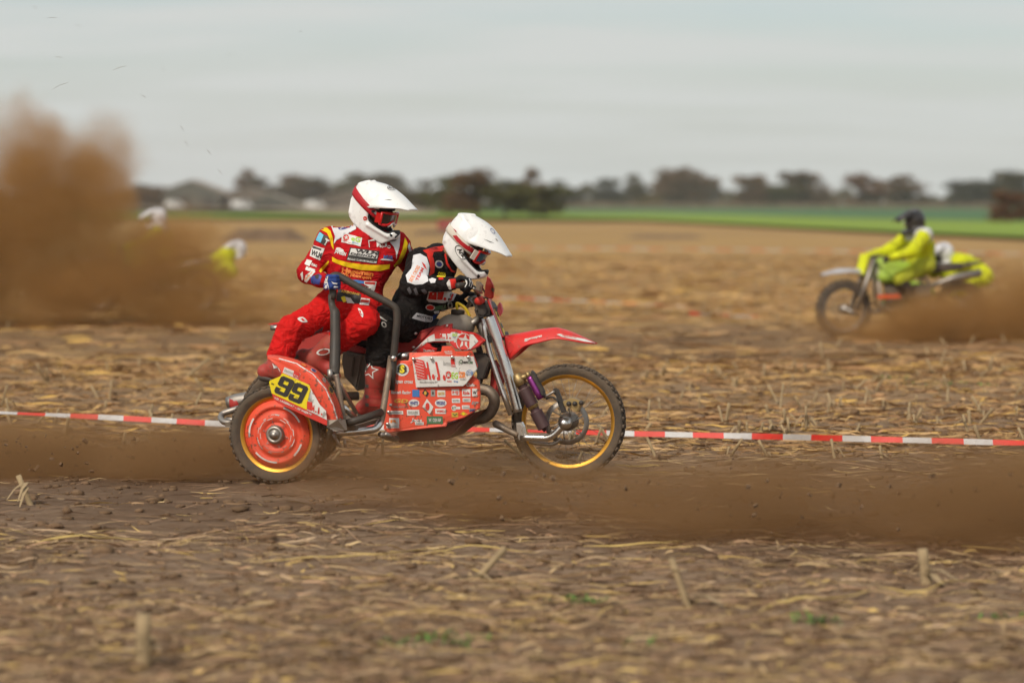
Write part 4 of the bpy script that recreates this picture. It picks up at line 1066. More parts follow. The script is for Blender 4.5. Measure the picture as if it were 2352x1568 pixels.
plate('hand_guard', [L('d', x, y, w) for x, y, w in [(1135, 830, -0.33), (1170, 880, -0.32), (1195, 1000, -0.28), (1180, 1060, -0.25), (1140, 1115, -0.22), (1100, 1040, -0.25), (1060, 950, -0.3)]], 0.03, 'red_fender', BIKE, 0.004)
# --- tank, seat, shrouds
s = SDF(0.010)
s.cap(L(2, 770, 1345, 0.0), L(2, 925, 1310, 0.0), 0.075, 0.066, 0.04)
s.cap(L(2, 780, 1345, 0.06), L(2, 930, 1320, 0.05), 0.07, 0.06, 0.04); s.cap(L(2, 780, 1345, -0.06), L(2, 930, 1320, -0.05), 0.07, 0.06, 0.04)
s.cap(L(2, 690, 1370, 0.0), L(2, 800, 1330, 0.0), 0.045, 0.07, 0.04)
V, Q = s.mesh(); mesh_np('fuel_tank', V, Q, 'tank_plastic', BIKE)
geo('filler_cap', lathe_geo([(0, 0.012), (0.036, 0.012), (0.042, 0.006), (0.042, -0.018), (0.0, -0.018)], L(2, 866, 1166, 0.0), (0.1, 0, 1), 18), 'black_plastic', BIKE)
bar('vent_hose', 2, [(862, 1150), (855, 1085), (880, 1085), (950, 1140), (990, 1215)], 0.0, 0.009, 'yellow_hose', spline=True)
# seat: dark cushion under the driver, red side cover
s = SDF(0.012)
s.cap(L(3, 800, 420, 0.0), L(5, 330, 200, 0.0), 0.085, 0.09, 0.04); s.cap(L(5, 330, 200, 0.0), L(5, 760, 160, 0.0), 0.09, 0.06, 0.04)
V, Q = s.mesh(); mesh_np('seat', V, Q, 'seat_vinyl', BIKE)
sc = plate('seat_cover', [L('f', x, y, w) for x, y, w in [(-520, 600, 0.14), (-100, 440, 0.16), (0, 400, 0.165), (330, 280, 0.17), (640, 180, 0.17), (800, 125, 0.17), (770, 190, 0.175), (640, 330, 0.18), (230, 720, 0.18), (-60, 740, 0.17), (-560, 760, 0.14)]], 0.34, 'red_dark', BIKE, 0.012)
tail = plate('rear_fender', [L(3, x, y, 0.10) for x, y in [(50, 252), (150, 232), (290, 240), (700, 380), (1130, 375), (1120, 420), (820, 430), (280, 268), (110, 262)]], 0.20, 'red_fender', BIKE, 0.006)
plate('tail_panel', [L(3, x, y, 0.12) for x, y in [(140, 330), (280, 260), (500, 300), (900, 450), (1080, 520), (1060, 560), (840, 540), (400, 560), (125, 490)]], 0.24, 'red_dark', BIKE, 0.01)
tube('grab_rail', fillet([L(3, 90, 290, 0.13), L(3, 180, 290, 0.13), L(3, 420, 380, 0.13)], 0.03), 0.017, 'steel', BIKE)
shr = plate('tank_shroud', [L('f', x, y, w) for x, y, w in [(235, 725, 0.20), (430, 560, 0.205), (640, 330, 0.21), (800, 150, 0.21), (1000, 100, 0.215), (1155, 78, 0.215), (1150, 190, 0.22), (1400, 250, 0.23), (1650, 285, 0.235), (1760, 350, 0.235), (1910, 455, 0.225), (1770, 590, 0.23), (1560, 690, 0.235), (1380, 690, 0.235), (1230, 640, 0.23), (1100, 500, 0.225), (640, 500, 0.21), (700, 600, 0.21), (820, 640, 0.21), (780, 725, 0.205)]], 0.03, 'red_fender', BIKE, 0.006)
geo('shroud_bolt', merge(*[lathe_geo([(0, -0.004), (0.006, -0.004), (0.008, 0.0), (0.008, 0.02)], L('f', x, y, 0.223), (0, 1, 0), 12) for x, y in ((1050, 130), (295, 608), (340, 300), (70, 400))]), 'chrome', BIKE)
# --- engine, radiator, frame
s = SDF(0.014)
s.box(L(5, 620, 950, 0.05), (0.17, 0.13, 0.15), 0.03, 0.02); s.box(L(5, 760, 620, 0.0), (0.10, 0.10, 0.16), 0.03, 0.03); s.cap(L(5, 480, 1020, -0.1), L(5, 480, 1020, 0.2), 0.10, 0.10, 0.02)
V, Q = s.mesh(); mesh_np('engine', V, Q, 'engine_metal', BIKE)
plate('radiator', [L(5, x, y, 0.16) for x, y in [(1150, 420), (1290, 440), (1330, 500), (1260, 700), (1210, 690), (1170, 560)]], 0.10, 'black_plastic', BIKE, 0.006)
plate('radiator_guard', [L(5, x, y, 0.12) for x, y in [(1240, 440), (1330, 470), (1270, 650), (1215, 690)]], 0.05, 'red_dark', BIKE, 0.006)
bar('exhaust_header', 5, [(1180, 800), (1300, 810), (1370, 880), (1370, 980), (1300, 1080), (1190, 1110), (1050, 1080), (900, 1060)], 0.1, 0.034, 'dirty_steel', spline=True, seg=16)
bar('frame_tube', 2, [(640, 1480, 0.06), (960, 1330, 0.05), (1100, 1230, 0.03)], 0.05, 0.024, 'steel')
bar('frame_tube', 2, [(640, 1480, -0.06), (960, 1330, -0.05), (1100, 1230, -0.03)], -0.05, 0.024, 'steel')
bar('frame_tube', 2, [(1080, 1240, 0.0), (1130, 1350, 0.0), (1180, 1500, 0.0)], 0.0, 0.032, 'steel')
bar('frame_tube', 5, [(1180, 250, 0.05), (1240, 520, 0.06), (1180, 900, 0.08), (1000, 1200, 0.1), (400, 1260, 0.12)], 0.05, 0.02, 'black_frame', spline=True)
bar('frame_tube', 5, [(1180, 250, -0.05), (1240, 520, -0.06), (1180, 900, -0.08), (1000, 1200, -0.1), (400, 1260, -0.12)], 0.05, 0.02, 'black_frame', spline=True)
bar('frame_tube', 5, [(380, 330, 0.1), (300, 600, 0.1), (250, 1000, 0.12), (300, 1250, 0.12)], 0.05, 0.018, 'black_frame', spline=True)
plate('hose_clamp', [L('f', x, y, 0.2) for x, y in [(1580, 300), (1720, 280), (1850, 420), (1880, 560), (1760, 520), (1640, 420)]], 0.05, 'engine_metal', BIKE, 0.006)
geo('silver_pipe', tube_geo(fillet([L(5, 380, 500, 0.3), L(5, 400, 455, 0.32), L(5, 470, 455, 0.34)], 0.04), 0.024, 14), 'chrome', BIKE)
# swing arm and rear end
bar('swing_arm', 3, [(1000, 1000, 0.12), (600, 1010, 0.12), (200, 1080, 0.12)], 0.12, 0.026, 'dirty_steel')
bar('swing_arm', 3, [(1000, 1000, -0.12), (600, 1010, -0.12), (200, 1080, -0.12)], -0.12, 0.026, 'dirty_steel')
plate('air_box', [L(3, x, y, 0.15) for x, y in [(840, 525), (1050, 580), (1020, 780), (985, 950), (960, 920), (850, 800), (825, 640)]], 0.30, 'grey_plastic', BIKE, 0.012)
plate('air_box_cover', [L(3, x, y, 0.165) for x, y in [(860, 560), (960, 590), (930, 800), (860, 770)]], 0.03, 'grey_plastic', BIKE, 0.006)
bar('silencer', 4, [(165, 690), (230, 670), (420, 640), (700, 600)], -0.05, [0.042, 0.047, 0.05, 0.042], 'steel', seg=18)
geo('silencer_tip', lathe_geo([(0.03, 0), (0.05, 0), (0.052, 0.05), (0.046, 0.06), (0.03, 0.06)], L(4, 205, 690, -0.05), (1, 0, 0.1), 18), 'red_dark', BIKE)
bar('rear_bumper', 4, [(330, 720, 0.25), (110, 790, 0.25), (80, 830, 0.28), (110, 880, 0.32), (260, 905, 0.35)], 0.25, 0.019, 'steel', rad=0.05)
bar('rear_bumper', 4, [(140, 850, 0.3), (260, 860, 0.3)], 0.25, 0.012, 'steel')
# --- sidecar chassis
ch = bar('chassis_tube', 3, [(730, 1392, 0.86), (960, 1375, 0.8), (1190, 1352, 0.74), (1245, 1260, 0.70), (1262, 1150, 0.68), (1300, 900, 0.60), (1345, 590, 0.52)], 0.7, 0.019, 'dirty_steel', rad=0.09, seg=16)
bar('chassis_tube', 3, [(735, 1392, 0.862), (960, 1374, 0.80), (1185, 1350, 0.742), (1240, 1268, 0.705)], 0.7, 0.0215, 'chrome', rad=0.09, seg=16)
bar('cross_tube', 3, [(880, 1285, 0.9), (1060, 1235, 0.85), (1240, 1170, 0.70)], 0.8, 0.022, 'black_frame', seg=14)
bar('chassis_strut', 'e', [(850, 1130, 0.88), (800, 900, 0.9), (690, 240, 0.86), (680, 190, 0.86)], 0.86, [0.014, 0.016, 0.017, 0.018], 'dirty_steel', rad=0.05)
bar('chassis_strut', 'e', [(575, 110, 0.84), (590, 300, 0.84)], 0.84, 0.016, 'steel')
bar('chassis_strut', 'e', [(640, 230, 0.82), (740, 360, 0.8), (1010, 830, 0.62)], 0.8, 0.013, 'chrome')
bar('chassis_strut', 'e', [(800, 735, 0.86), (990, 905, 0.72)], 0.8, 0.0165, 'chrome')
bar('chassis_strut', 'e', [(1410, 1180, 0.72), (1540, 1240, 0.62), (1680, 1255, 0.5)], 0.7, 0.017, 'steel')
bar('chassis_strut', 'e', [(1490, 1175, 0.70), (1620, 1240, 0.6)], 0.7, 0.015, 'steel')
bar('chassis_strut', 'e', [(630, 1180, 0.88), (755, 1390, 0.9)], 0.9, 0.009, 'steel')
bar('chassis_strut', 'e', [(815, 1270, 0.88), (832, 1400, 0.88)], 0.9, 0.009, 'steel')
zpl = L(3, 900, 1330, 0.8).z + 0.015
geo('platform', box_geo((SW.x + 0.02, -0.52, zpl - 0.01), (0.40, 0.33, 0.012)), 'grey_plastic', BIKE, False)
# axle arm of the sidecar wheel
tube('wheel_axle', [SW + Vector((0, 0.02, 0)), Vector((SW.x, -0.7, SW.z)), Vector((SW.x + 0.15, -0.6, zpl))], 0.022, 'dirty_steel', BIKE)
# --- grab frame
bar('grab_handle', 1, [(607, 1350, 0.60), (605, 1265, 0.60), (598, 1180, 0.60), (600, 1105, 0.60), (655, 1100, 0.59), (900, 1240, 0.57), (1180, 1385, 0.54), (1270, 1440, 0.53), (1278, 1560, 0.53), (1262, 1720, 0.53), (1240, 1960, 0.53), (1215, 2300, 0.55)], 0.55, 0.0215, 'black_frame', rad=0.075, seg=16)
bar('grab_post', 3, [(722, -60, 0.60), (722, 40, 0.60), (740, 95, 0.62), (760, 130, 0.64), (762, 400, 0.68), (755, 700, 0.74), (750, 800, 0.80)], 0.65, [0.020, 0.020, 0.022, 0.027, 0.030, 0.031, 0.032, 0.029], 'black_frame', rad=0.05, seg=16)
geo('frame_bolt', merge(tube_geo([L(3, 1352, 600, 0.55), L(3, 1380, 612, 0.57)], 0.016, 12)), 'chrome', BIKE)
# --- side panel
pan = plate('side_panel', [L(5, x, y, w) for x, y, w in [(290, 505, 0.50), (480, 500, 0.50), (490, 420, 0.48), (820, 408, 0.46), (828, 352, 0.46), (930, 350, 0.455), (965, 408, 0.45), (1140, 402, 0.44), (1200, 560, 0.42), (1150, 660, 0.43), (1215, 710, 0.42), (1228, 850, 0.42), (1222, 1000, 0.42), (1060, 1100, 0.44), (884, 1150, 0.46), (868, 1190, 0.47), (560, 1225, 0.5), (260, 1255, 0.54), (218, 1215, 0.54), (250, 900, 0.53)]], 0.02, 'red_panel', BIKE, 0.005)
belly = plate('belly_pan', [L(5, x, y, 0.40) for x, y in [(230, 1240), (560, 1215), (880, 1180), (1060, 1090), (1180, 1040), (960, 1250), (850, 1335), (380, 1360)]], 0.45, 'belly_shade_dirt', BIKE, 0.012)
PANT = [pan]
brd = plate('sponsor_board', [L(5, x, y, w - 0.0) for x, y, w in [(518, 478, 0.512), (635, 455, 0.498), (1158, 458, 0.465), (1196, 590, 0.455), (1145, 660, 0.46), (1085, 740, 0.465), (1050, 768, 0.468), (560, 782, 0.512)]], 0.012, 'print_white', BIKE, 0.002)
for x, y, w in ((322, 540, 0.52), (310, 770, 0.545), (292, 965, 0.55), (270, 1040, 0.555), (258, 1165, 0.56), (720, 480, 0.51), (935, 465, 0.495), (1103, 465, 0.485), (530, 485, 0.53)):
    geo('panel_bolt', lathe_geo([(0, -0.004), (0.007, -0.004), (0.010, 0.0), (0.010, 0.02)], L(5, x, y, w), (0, 1, 0), 12), 'chrome', pan)
# --- sidecar wheel guard
rows = []
tx = [(575, 205), (700, 214), (880, 264), (1050, 372), (1180, 522), (1262, 692), (1312, 858)]
lo = [(578, 214), (690, 318), (745, 440), (860, 560), (1000, 700), (1110, 800), (1196, 890)]
ti = [(577, 200), (712, 203), (905, 248), (1095, 335), (1228, 490), (1328, 690), (1372, 858)]
for i in range(7):
    a, b, c = L(4, *lo[i], 1.135), L(4, *tx[i], 1.12), L(4, *ti[i], 0.90)
    m1 = b.lerp(c, 0.5) + Vector((0.0, 0, 0.012)); h1 = a.lerp(b, 0.55) + Vector((0, -0.004, 0))
    rows.append([a, h1, b, m1, c])
guard = sheet('wheel_guard', rows, 'red_panel', BIKE, 0.006, sub=5)
plate('guard_foot', [L(4, x, y, w) for x, y, w in [(1196, 862, 1.155), (1310, 856, 1.135), (1372, 858, 1.0), (1392, 968, 1.0), (1290, 985, 1.12), (1190, 935, 1.16)]], 0.03, 'tank_plastic', BIKE, 0.01)
nb = plate('number_board', [L('b', x, y, 1.172) for x, y in [(375, 310), (400, 285), (990, 560), (1060, 690), (1240, 1000), (1370, 1130), (1392, 1345), (1382, 1465), (1100, 1340), (280, 955), (200, 880), (150, 740), (90, 500), (110, 455), (340, 360)]], 0.006, 'print_red', BIKE, 0)
NB = [nb]
def dz(name, g, m, T, parent, lift=0.002, grid=0): return decal(name, g, m, T, parent, lift, grid)
dz('board_field', poly_px('b', [(375, 310), (400, 290), (990, 560), (1015, 615), (1060, 880), (960, 890), (940, 1112), (150, 738), (93, 500), (110, 457), (340, 362)]), 'print_yellow', NB, nb)
dz('board_field', poly_px('b', [(1020, 620), (1060, 695), (1238, 1002), (1366, 1132), (1388, 1338), (945, 1114), (965, 892), (1064, 884)]), 'print_white', NB, nb)
def nine(TL, TR, BL_):
    TL, TR, BL_ = map(np.array, (TL, TR, BL_)); f = lambda u, v: tuple(TL + u * (TR - TL) + v * (BL_ - TL))
    ps = [[(0.14, 0), (0.86, 0), (1, 0.10), (1, 0.2), (0, 0.2), (0, 0.10)], [(0, 0.2), (0.33, 0.2), (0.33, 0.39), (0, 0.39)], [(0.66, 0.2), (1, 0.2), (1, 0.80), (0.66, 0.80)],
          [(0, 0.39), (0.66, 0.39), (0.66, 0.57), (0.16, 0.57), (0, 0.5)], [(0, 0.80), (1, 0.80), (1, 0.9), (0.86, 1), (0.14, 1), (0, 0.9)], [(0, 0.66), (0.40, 0.66), (0.33, 0.72), (0.33, 0.80), (0, 0.80)]]
    return mergep(*[poly_px('b', [f(*q) for q in p]) for p in ps])
dz('digit_nine', nine((380, 335), (685, 465), (190, 715)), 'print_black', NB, nb, 0.004)
dz('digit_nine', nine((690, 480), (995, 605), (500, 870)), 'print_black', NB, nb, 0.004)
dz('lettering', text_px('b', 'V.D. LAGEMAAT ~ DE WEERTE', 205, 855, 1035, 1240, 42, 0.03), 'print_white', NB, nb, 0.004)
dz('lettering', text_px('b', 'M4', 140, 535, 200, 560, 36, 0.03), 'print_black', NB, nb, 0.004)
def hj(k, TL, TR, BL_, m='print_red', parent=None, T=None, lift=0.004, white=True, grid=0):
    """the H.J. emblem: hatched block, H, dot, J, dot"""
    TL, TR, BL_ = map(np.array, (TL, TR, BL_)); f = lambda u, v: tuple(TL + u * (TR - TL) + v * (BL_ - TL))
    ps = [[(0, 0.16), (0.28, 0), (0.33, 0.22), (0.33, 0.98), (0.07, 1.02)], [(0.335, 0.24), (0.37, 0.5), (0.41, 0.5), (0.40, 0.25), (0.45, 0.25), (0.51, 0.98), (0.45, 0.98), (0.43, 0.78), (0.39, 0.78), (0.39, 0.98), (0.335, 0.98)],
          [(0.68, 0.22), (0.745, 0.22), (0.80, 0.80), (0.79, 0.97), (0.70, 1.0), (0.69, 0.88), (0.735, 0.84)]]
    g = [poly_px(k, [f(*q) for q in p]) for p in ps]
    for cu in (0.585, 0.93):
        g.append(poly_px(k, [f(cu + 0.045 * math.cos(a), 0.86 + 0.12 * math.sin(a)) for a in np.linspace(0, 6.28, 13)[:-1]]))
    decal('emblem', mergep(*g), m, T, parent, lift, grid)
    if white:
        h_ = []
        for i in range(7):
            v0 = 0.12 + i * 0.12; h_.append(poly_px(k, [f(0.03 + 0.007 * i, v0 + 0.08), f(0.30, v0 + 0.16), f(0.30, v0 + 0.18), f(0.03 + 0.007 * i, v0 + 0.10)]))
        decal('emblem_hatch', mergep(*h_), 'print_white', T, parent, lift + 0.0015, grid)
hj('b', (950, 890), (1330, 1060), (915, 1080), T=NB, parent=nb, white=False)
dz('lettering', text_px('b', 'Metaalbewerking BV', 955, 1130, 1190, 1235, 18, 0.02), 'print_grey', NB, nb, 0.004)
GD = [guard]
decal('pinstripe', mergep(*[poly_px(4, [(tx[i][0] - 2, tx[i][1] + 3), (tx[i + 1][0] - 3, tx[i + 1][1] + 4), (tx[i + 1][0] - 10, tx[i + 1][1] + 10), (tx[i][0] - 8, tx[i][1] + 10)]) for i in range(1, 6)]), 'print_white', GD, guard, 0.003, 3)
decal('sticker', poly_px('b', [(440, 155), (800, 300), (750, 430), (395, 280)]), 'print_white', GD, guard, 0.003, 4)
decal('lettering', text_px('b', 'lamo', 435, 245, 630, 325, 62, 0.01), 'print_grey', GD, guard, 0.0045, 4)
decal('sticker', poly_px('b', [(655, 235), (795, 300), (750, 415), (630, 355)]), 'print_red', GD, guard, 0.0045, 4)
decal('lettering', text_px('b', 'tec', 645, 340, 745, 385, 40, 0.01), 'print_white', GD, guard, 0.006, 4)
for x, y, rx, ry, m1, m2 in ((1080, 235, 70, 30, 'print_navy', 'print_white'), (1470, 670, 45, 95, 'print_black', 'print_gold'), (1320, 450, 30, 60, 'print_grey', 'print_white'), (860, 120, 80, 22, 'print_orange', 'print_red')):
    decal('sticker', ell_px('b', x, y, rx, ry, -0.4 if rx < ry else 0.5), m2, GD, guard, 0.003, 4, wfall='drop')
    decal('sticker', ell_px('b', x, y, rx * 0.75, ry * 0.75, -0.4 if rx < ry else 0.5), m1, GD, guard, 0.0045, 4, wfall='drop')
# --- print on the sponsor board and the side panel
B_ = [brd]; P_ = [pan]
hj('a', (520, 90), (1100, 130), (560, 530), T=B_, parent=brd)
dz('lettering', text_px('a', 'Metaalbewerking BV', 640, 605, 970, 605, 36, 0.02), 'print_grey', B_, brd)
dz('lettering', text_px('a', 'lamo', 1075, 280, 1215, 292, 92, 0.0), 'print_grey', B_, brd)
dz('sticker', poly_px('a', [(1210, 160), (1280, 160), (1300, 310), (1225, 305)]), 'print_red', B_, brd)
dz('lettering', text_px('a', 'tec', 1228, 295, 1292, 298, 50, 0.01), 'print_white', B_, brd, 0.0035)
dz('lettering', text_px('a', 'C', 1370, 245, 1420, 247, 72, 0.03), 'print_darkgreen', B_, brd)
dz('lettering', text_px('a', 'hem', 1420, 245, 1530, 248, 62, 0.03), 'print_black', B_, brd)
dz('lettering', text_px('a', 'Com', 1532, 248, 1620, 250, 62, 0.03), 'print_darkgreen', B_, brd)
dz('emblem', ell_px('a', 1172, 455, 52, 68), 'print_red', B_, brd)
def star(k, cx, cy, ro, ri, sx=1.0, rot=0.0):
    return poly_px(k, [(cx + sx * (ro if i % 2 == 0 else ri) * math.sin(math.pi * i / 5 + rot), cy - (ro if i % 2 == 0 else ri) * math.cos(math.pi * i / 5 + rot)) for i in range(10)])
dz('emblem_star', star('a', 1172, 455, 56, 22, 0.8), 'print_white', B_, brd, 0.0035)
dz('lettering', text_px('a', 'TEXACO', 1140, 590, 1230, 592, 30, 0.02), 'print_red', B_, brd)
dz('lettering', text_px('a', 'EG', 1225, 520, 1345, 525, 110, 0.03), 'print_green', B_, brd)
dz('lettering', text_px('a', 'Group', 1268, 590, 1350, 592, 34, 0.02), 'print_blue', B_, brd)
dz('lettering', text_px('a', 'SSR', 1365, 505, 1490, 508, 105, 0.04), 'print_orange', B_, brd)
dz('lettering', text_px('a', 'WHEELS', 1385, 552, 1500, 552, 26, 0.02), 'print_grey', B_, brd)
dz('emblem', ell_px('a', 1562, 415, 60, 50, 0.2, 24, 0.85), 'print_blue', B_, brd)
dz('lettering', text_px('a', 'Oil', 1525, 435, 1605, 440, 44, 0.02), 'print_blue', B_, brd)
dz('lettering', text_px('a', 'EURO', 1100, 42, 1240, 42, 30, 0.02), 'print_white', P_, pan); dz('lettering', text_px('a', 'TRANS', 1110, 78, 1245, 78, 28, 0.02), 'print_white', P_, pan)
# stickers of the panel: (shape, centre, half size, ground colour, print colour, words)
STI = [('e', 318, 360, 125, 118, 'print_white', 'print_black', 'S'), ('t', 310, 575, 200, 62, 'print_white', None, 'Zijspan cross'), ('t', 290, 775, 180, 55, 'print_white', None, 'Bastech Racing'),
       ('t', 285, 935, 130, 60, 'print_gold', None, 'GD'), ('t', 255, 1045, 110, 30, 'print_grey', None, 'GALAXY'), ('r', 200, 1150, 140, 32, 'print_white', 'print_grey', 'MOTORS'),
       ('r', 170, 1310, 95, 60, 'print_white', 'print_orange', 'R'), ('r', 145, 1405, 120, 30, 'print_white', 'print_grey', 'KUIPERS'),
       ('r', 570, 795, 68, 66, 'print_blue', None, ''), ('e', 535, 975, 98, 70, 'print_white', 'print_navy', 'WHITE'), ('r', 520, 1150, 118, 52, 'print_white', 'print_grey', 'ISOLATIE'),
       ('d', 745, 790, 68, 72, 'print_black', 'print_gold', ''), ('r', 885, 790, 42, 62, 'print_grey', 'print_black', ''), ('r', 1040, 800, 75, 62, 'print_white', 'print_gold', 'MARTIN'),
       ('d', 785, 1040, 108, 145, 'print_white', 'print_red', ''), ('e', 1028, 975, 108, 72, 'print_white', 'print_navy', 'WEGENS'), ('r', 1025, 1125, 100, 48, 'print_white', 'print_red', 'WMD'),
       ('r', 920, 1288, 152, 72, 'print_darkgreen', None, 'W. OSKAM'), ('t', 575, 1290, 100, 60, 'print_white', None, 'Jens'), ('r', 635, 1350, 82, 28, 'print_white', 'print_grey', 'KERST'),
       ('r', 1300, 775, 72, 55, 'print_white', 'print_red', 'HJ'), ('r', 1500, 785, 80, 68, 'print_white', 'print_red', 'Ride'), ('r', 1655, 780, 48, 72, 'print_white', 'print_black', 'W'),
       ('r', 1310, 930, 78, 42, 'print_white', 'print_grey', 'HOUTEN'), ('r', 1505, 918, 75, 36, 'print_white', 'print_grey', 'GEERT'), ('t', 1655, 975, 60, 50, 'print_grey', None, 'EP'),
       ('e', 1275, 1065, 48, 52, 'print_white', 'print_darkgreen', 'KT'), ('r', 1350, 1065, 40, 24, 'print_white', None, ''), ('r', 1490, 1050, 72, 36, 'print_white', 'print_grey', 'Cemo'),
       ('r', 1620, 1110, 68, 36, 'print_grey', 'print_navy', 'APK'), ('r', 1290, 1190, 62, 45, 'print_gold', 'print_darkgreen', 'V'), ('d', 1450, 1175, 75, 50, 'print_gold', 'print_yellow', ''),
       ('t', 1570, 640, 80, 50, 'print_white', None, 'Cafe')]
for i, (sh_, x, y, hx, hy, m1, m2, tx_) in enumerate(STI):
    sk = 0.05 * hx
    if sh_ == 'e': g = ell_px('a', x, y, hx, hy)
    elif sh_ == 'd': g = poly_px('a', [(x - hx * 0.9, y), (x - hx * 0.1, y - hy), (x + hx, y + hy * 0.05), (x + hx * 0.4, y + hy)])
    else: g = poly_px('a', [(x - hx, y - hy + sk), (x - hx * 0.9, y - hy), (x + hx * 0.95, y - hy), (x + hx, y + hy), (x - hx * 0.95, y + hy)])
    if sh_ != 't': dz('sticker', g, m1, P_, pan, 0.0022)
    if sh_ == 't':
        dz('lettering', text_px('a', tx_, x - hx, y - hy * 0.05 + hy * 0.5, x + hx, y + hy * 0.6, hy * 1.1, 0.03, 0.2), m1, P_, pan, 0.0025)
    elif tx_:
        dz('lettering', text_px('a', tx_, x - hx * 0.75, y + hy * 0.45, x + hx * 0.75, y + hy * 0.45, hy * 0.9, 0.03), m2 or 'print_white', P_, pan, 0.004)
    elif m2:
        dz('sticker_mark', ell_px('a', x, y, hx * 0.35, hy * 0.5), m2, P_, pan, 0.004)
dz('sticker_mark', ell_px('a', 318, 350, 82, 88), 'print_black', P_, pan, 0.004)
dz('lettering', text_px('a', 'S', 270, 410, 365, 410, 130, 0.06), 'print_yellow', P_, pan, 0.0055)
# --- print on the shroud
S_ = [shr]
dz('shroud_field', poly_px('f', [(250, 722), (370, 722), (600, 500), (760, 470), (1090, 465), (1110, 500), (1265, 500), (1270, 440), (1330, 330), (1410, 285), (1390, 262), (1150, 270), (1130, 300), (760, 310), (650, 320), (640, 370)]), 'print_white', S_, shr)
hj('f', (765, 225), (1150, 245), (765, 410), T=S_, parent=shr, lift=0.004, white=False)
dz('lettering', text_px('f', 'Metaalbewerking', 790, 452, 1020, 452, 22, 0.02), 'print_grey', S_, shr, 0.004)
dz('lettering', text_px('f', 'EG', 1180, 360, 1280, 360, 62, 0.03), 'print_green', S_, shr, 0.004)
dz('lettering', text_px('f', 'Group', 1185, 390, 1255, 390, 22, 0.03), 'print_blue', S_, shr, 0.004)
dz('emblem_ring', ell_px('f', 1440, 490, 176, 200, 0, 32, 0.92), 'print_white', S_, shr, 0.0045)
dz('emblem', ell_px('f', 1440, 490, 160, 184, 0, 32), 'print_red', S_, shr, 0.0035)
dz('shroud_field', poly_px('f', [(1560, 310), (1640, 320), (1760, 470), (1570, 655), (1560, 640), (1615, 560), (1615, 420)]), 'print_white', S_, shr, 0.003)
dz('emblem_star', mergep(poly_px('f', [(1480, 300), (1430, 400), (1300, 390), (1380, 460), (1590, 462), (1500, 410)]), poly_px('f', [(1390, 470), (1420, 480), (1418, 560), (1345, 615), (1365, 540)]), poly_px('f', [(1455, 485), (1510, 485), (1505, 560), (1540, 640), (1460, 560)])), 'print_white', S_, shr, 0.0055)
dz('lettering', text_px('f', 'lamo', 530, 715, 770, 718, 70, 0.03), 'print_white', S_, shr, 0.004)
dz('lettering', text_px('f', 'Bouw service', 350, 690, 590, 515, 36, 0.02), 'print_grey', S_, shr, 0.005)
# front fender print
FF = [ff]
decal('lettering', text_px(6, 'partsexpress', 752, 748, 890, 715, 22, 0.03), 'print_white', FF, ff, 0.003, 3)
decal('emblem_ring', poly_px(6, [(722, 738), (748, 733), (748, 760), (722, 764)]), 'print_white', FF, ff, 0.003, 3)
decal('fender_field', poly_px(6, [(1028, 695), (1060, 690), (1300, 740), (1400, 780), (1300, 765), (1080, 720)]), 'print_white', FF, ff, 0.003, 4)
decal('lettering', text_px(6, 'TEXACO', 1078, 716, 1218, 735, 18, 0.03), 'print_red', FF, ff, 0.0045, 3)
# ------------------------------------------------------------------ riders
mat('cloth', (0.5, 0.1, 0.1), 0.85, attr=True, crease=0.55, spec=0.15, dust=0.05, dscale=9, stretch=(1, 1, 1.7))
mat('cloth_white', (0.66, 0.64, 0.63), 0.85, spec=0.2, bump=0.15, bscale=60)
mat('cloth_yellow', (0.78, 0.50, 0.01), 0.85, spec=0.2); mat('cloth_black', (0.017, 0.016, 0.017), 0.85, spec=0.2)
mat('cloth_red', (0.62, 0.03, 0.02), 0.85, spec=0.2); mat('cloth_blue', (0.03, 0.06, 0.22), 0.8, spec=0.2); mat('cloth_grey', (0.13, 0.12, 0.125), 0.85, spec=0.2)
mat('helmet_white', (0.82, 0.80, 0.76), 0.28, coat=0.25, dust=0.06, var=0.03, dscale=14, spat=0.12)
mat('helmet_cream', (0.62, 0.55, 0.45), 0.6)
mat('trim_black', (0.012, 0.012, 0.012), 0.6)
mat('strap_red', (0.42, 0.006, 0.012), 0.6); mat('goggle_red', (0.62, 0.012, 0.012), 0.25, coat=0.4)
mat('lens_smoke', (0.045, 0.03, 0.025), 0.06, coat=1.0); mat('lens_blue', (0.01, 0.13, 0.26), 0.08, 0.4, coat=1.0)
mat('boot_red', (0.40, 0.022, 0.018), 0.55, dust=0.35, dscale=10, bump=0.2, bscale=30, spat=0.7)
mat('boot_grey', (0.06, 0.05, 0.045), 0.6, dust=0.3)
RED, PRED, BLK, SKIN, PBLK = (0.47, 0.005, 0.010), (0.58, 0.008, 0.008), (0.009, 0.008, 0.009), (0.33, 0.17, 0.10), (0.011, 0.010, 0.010)

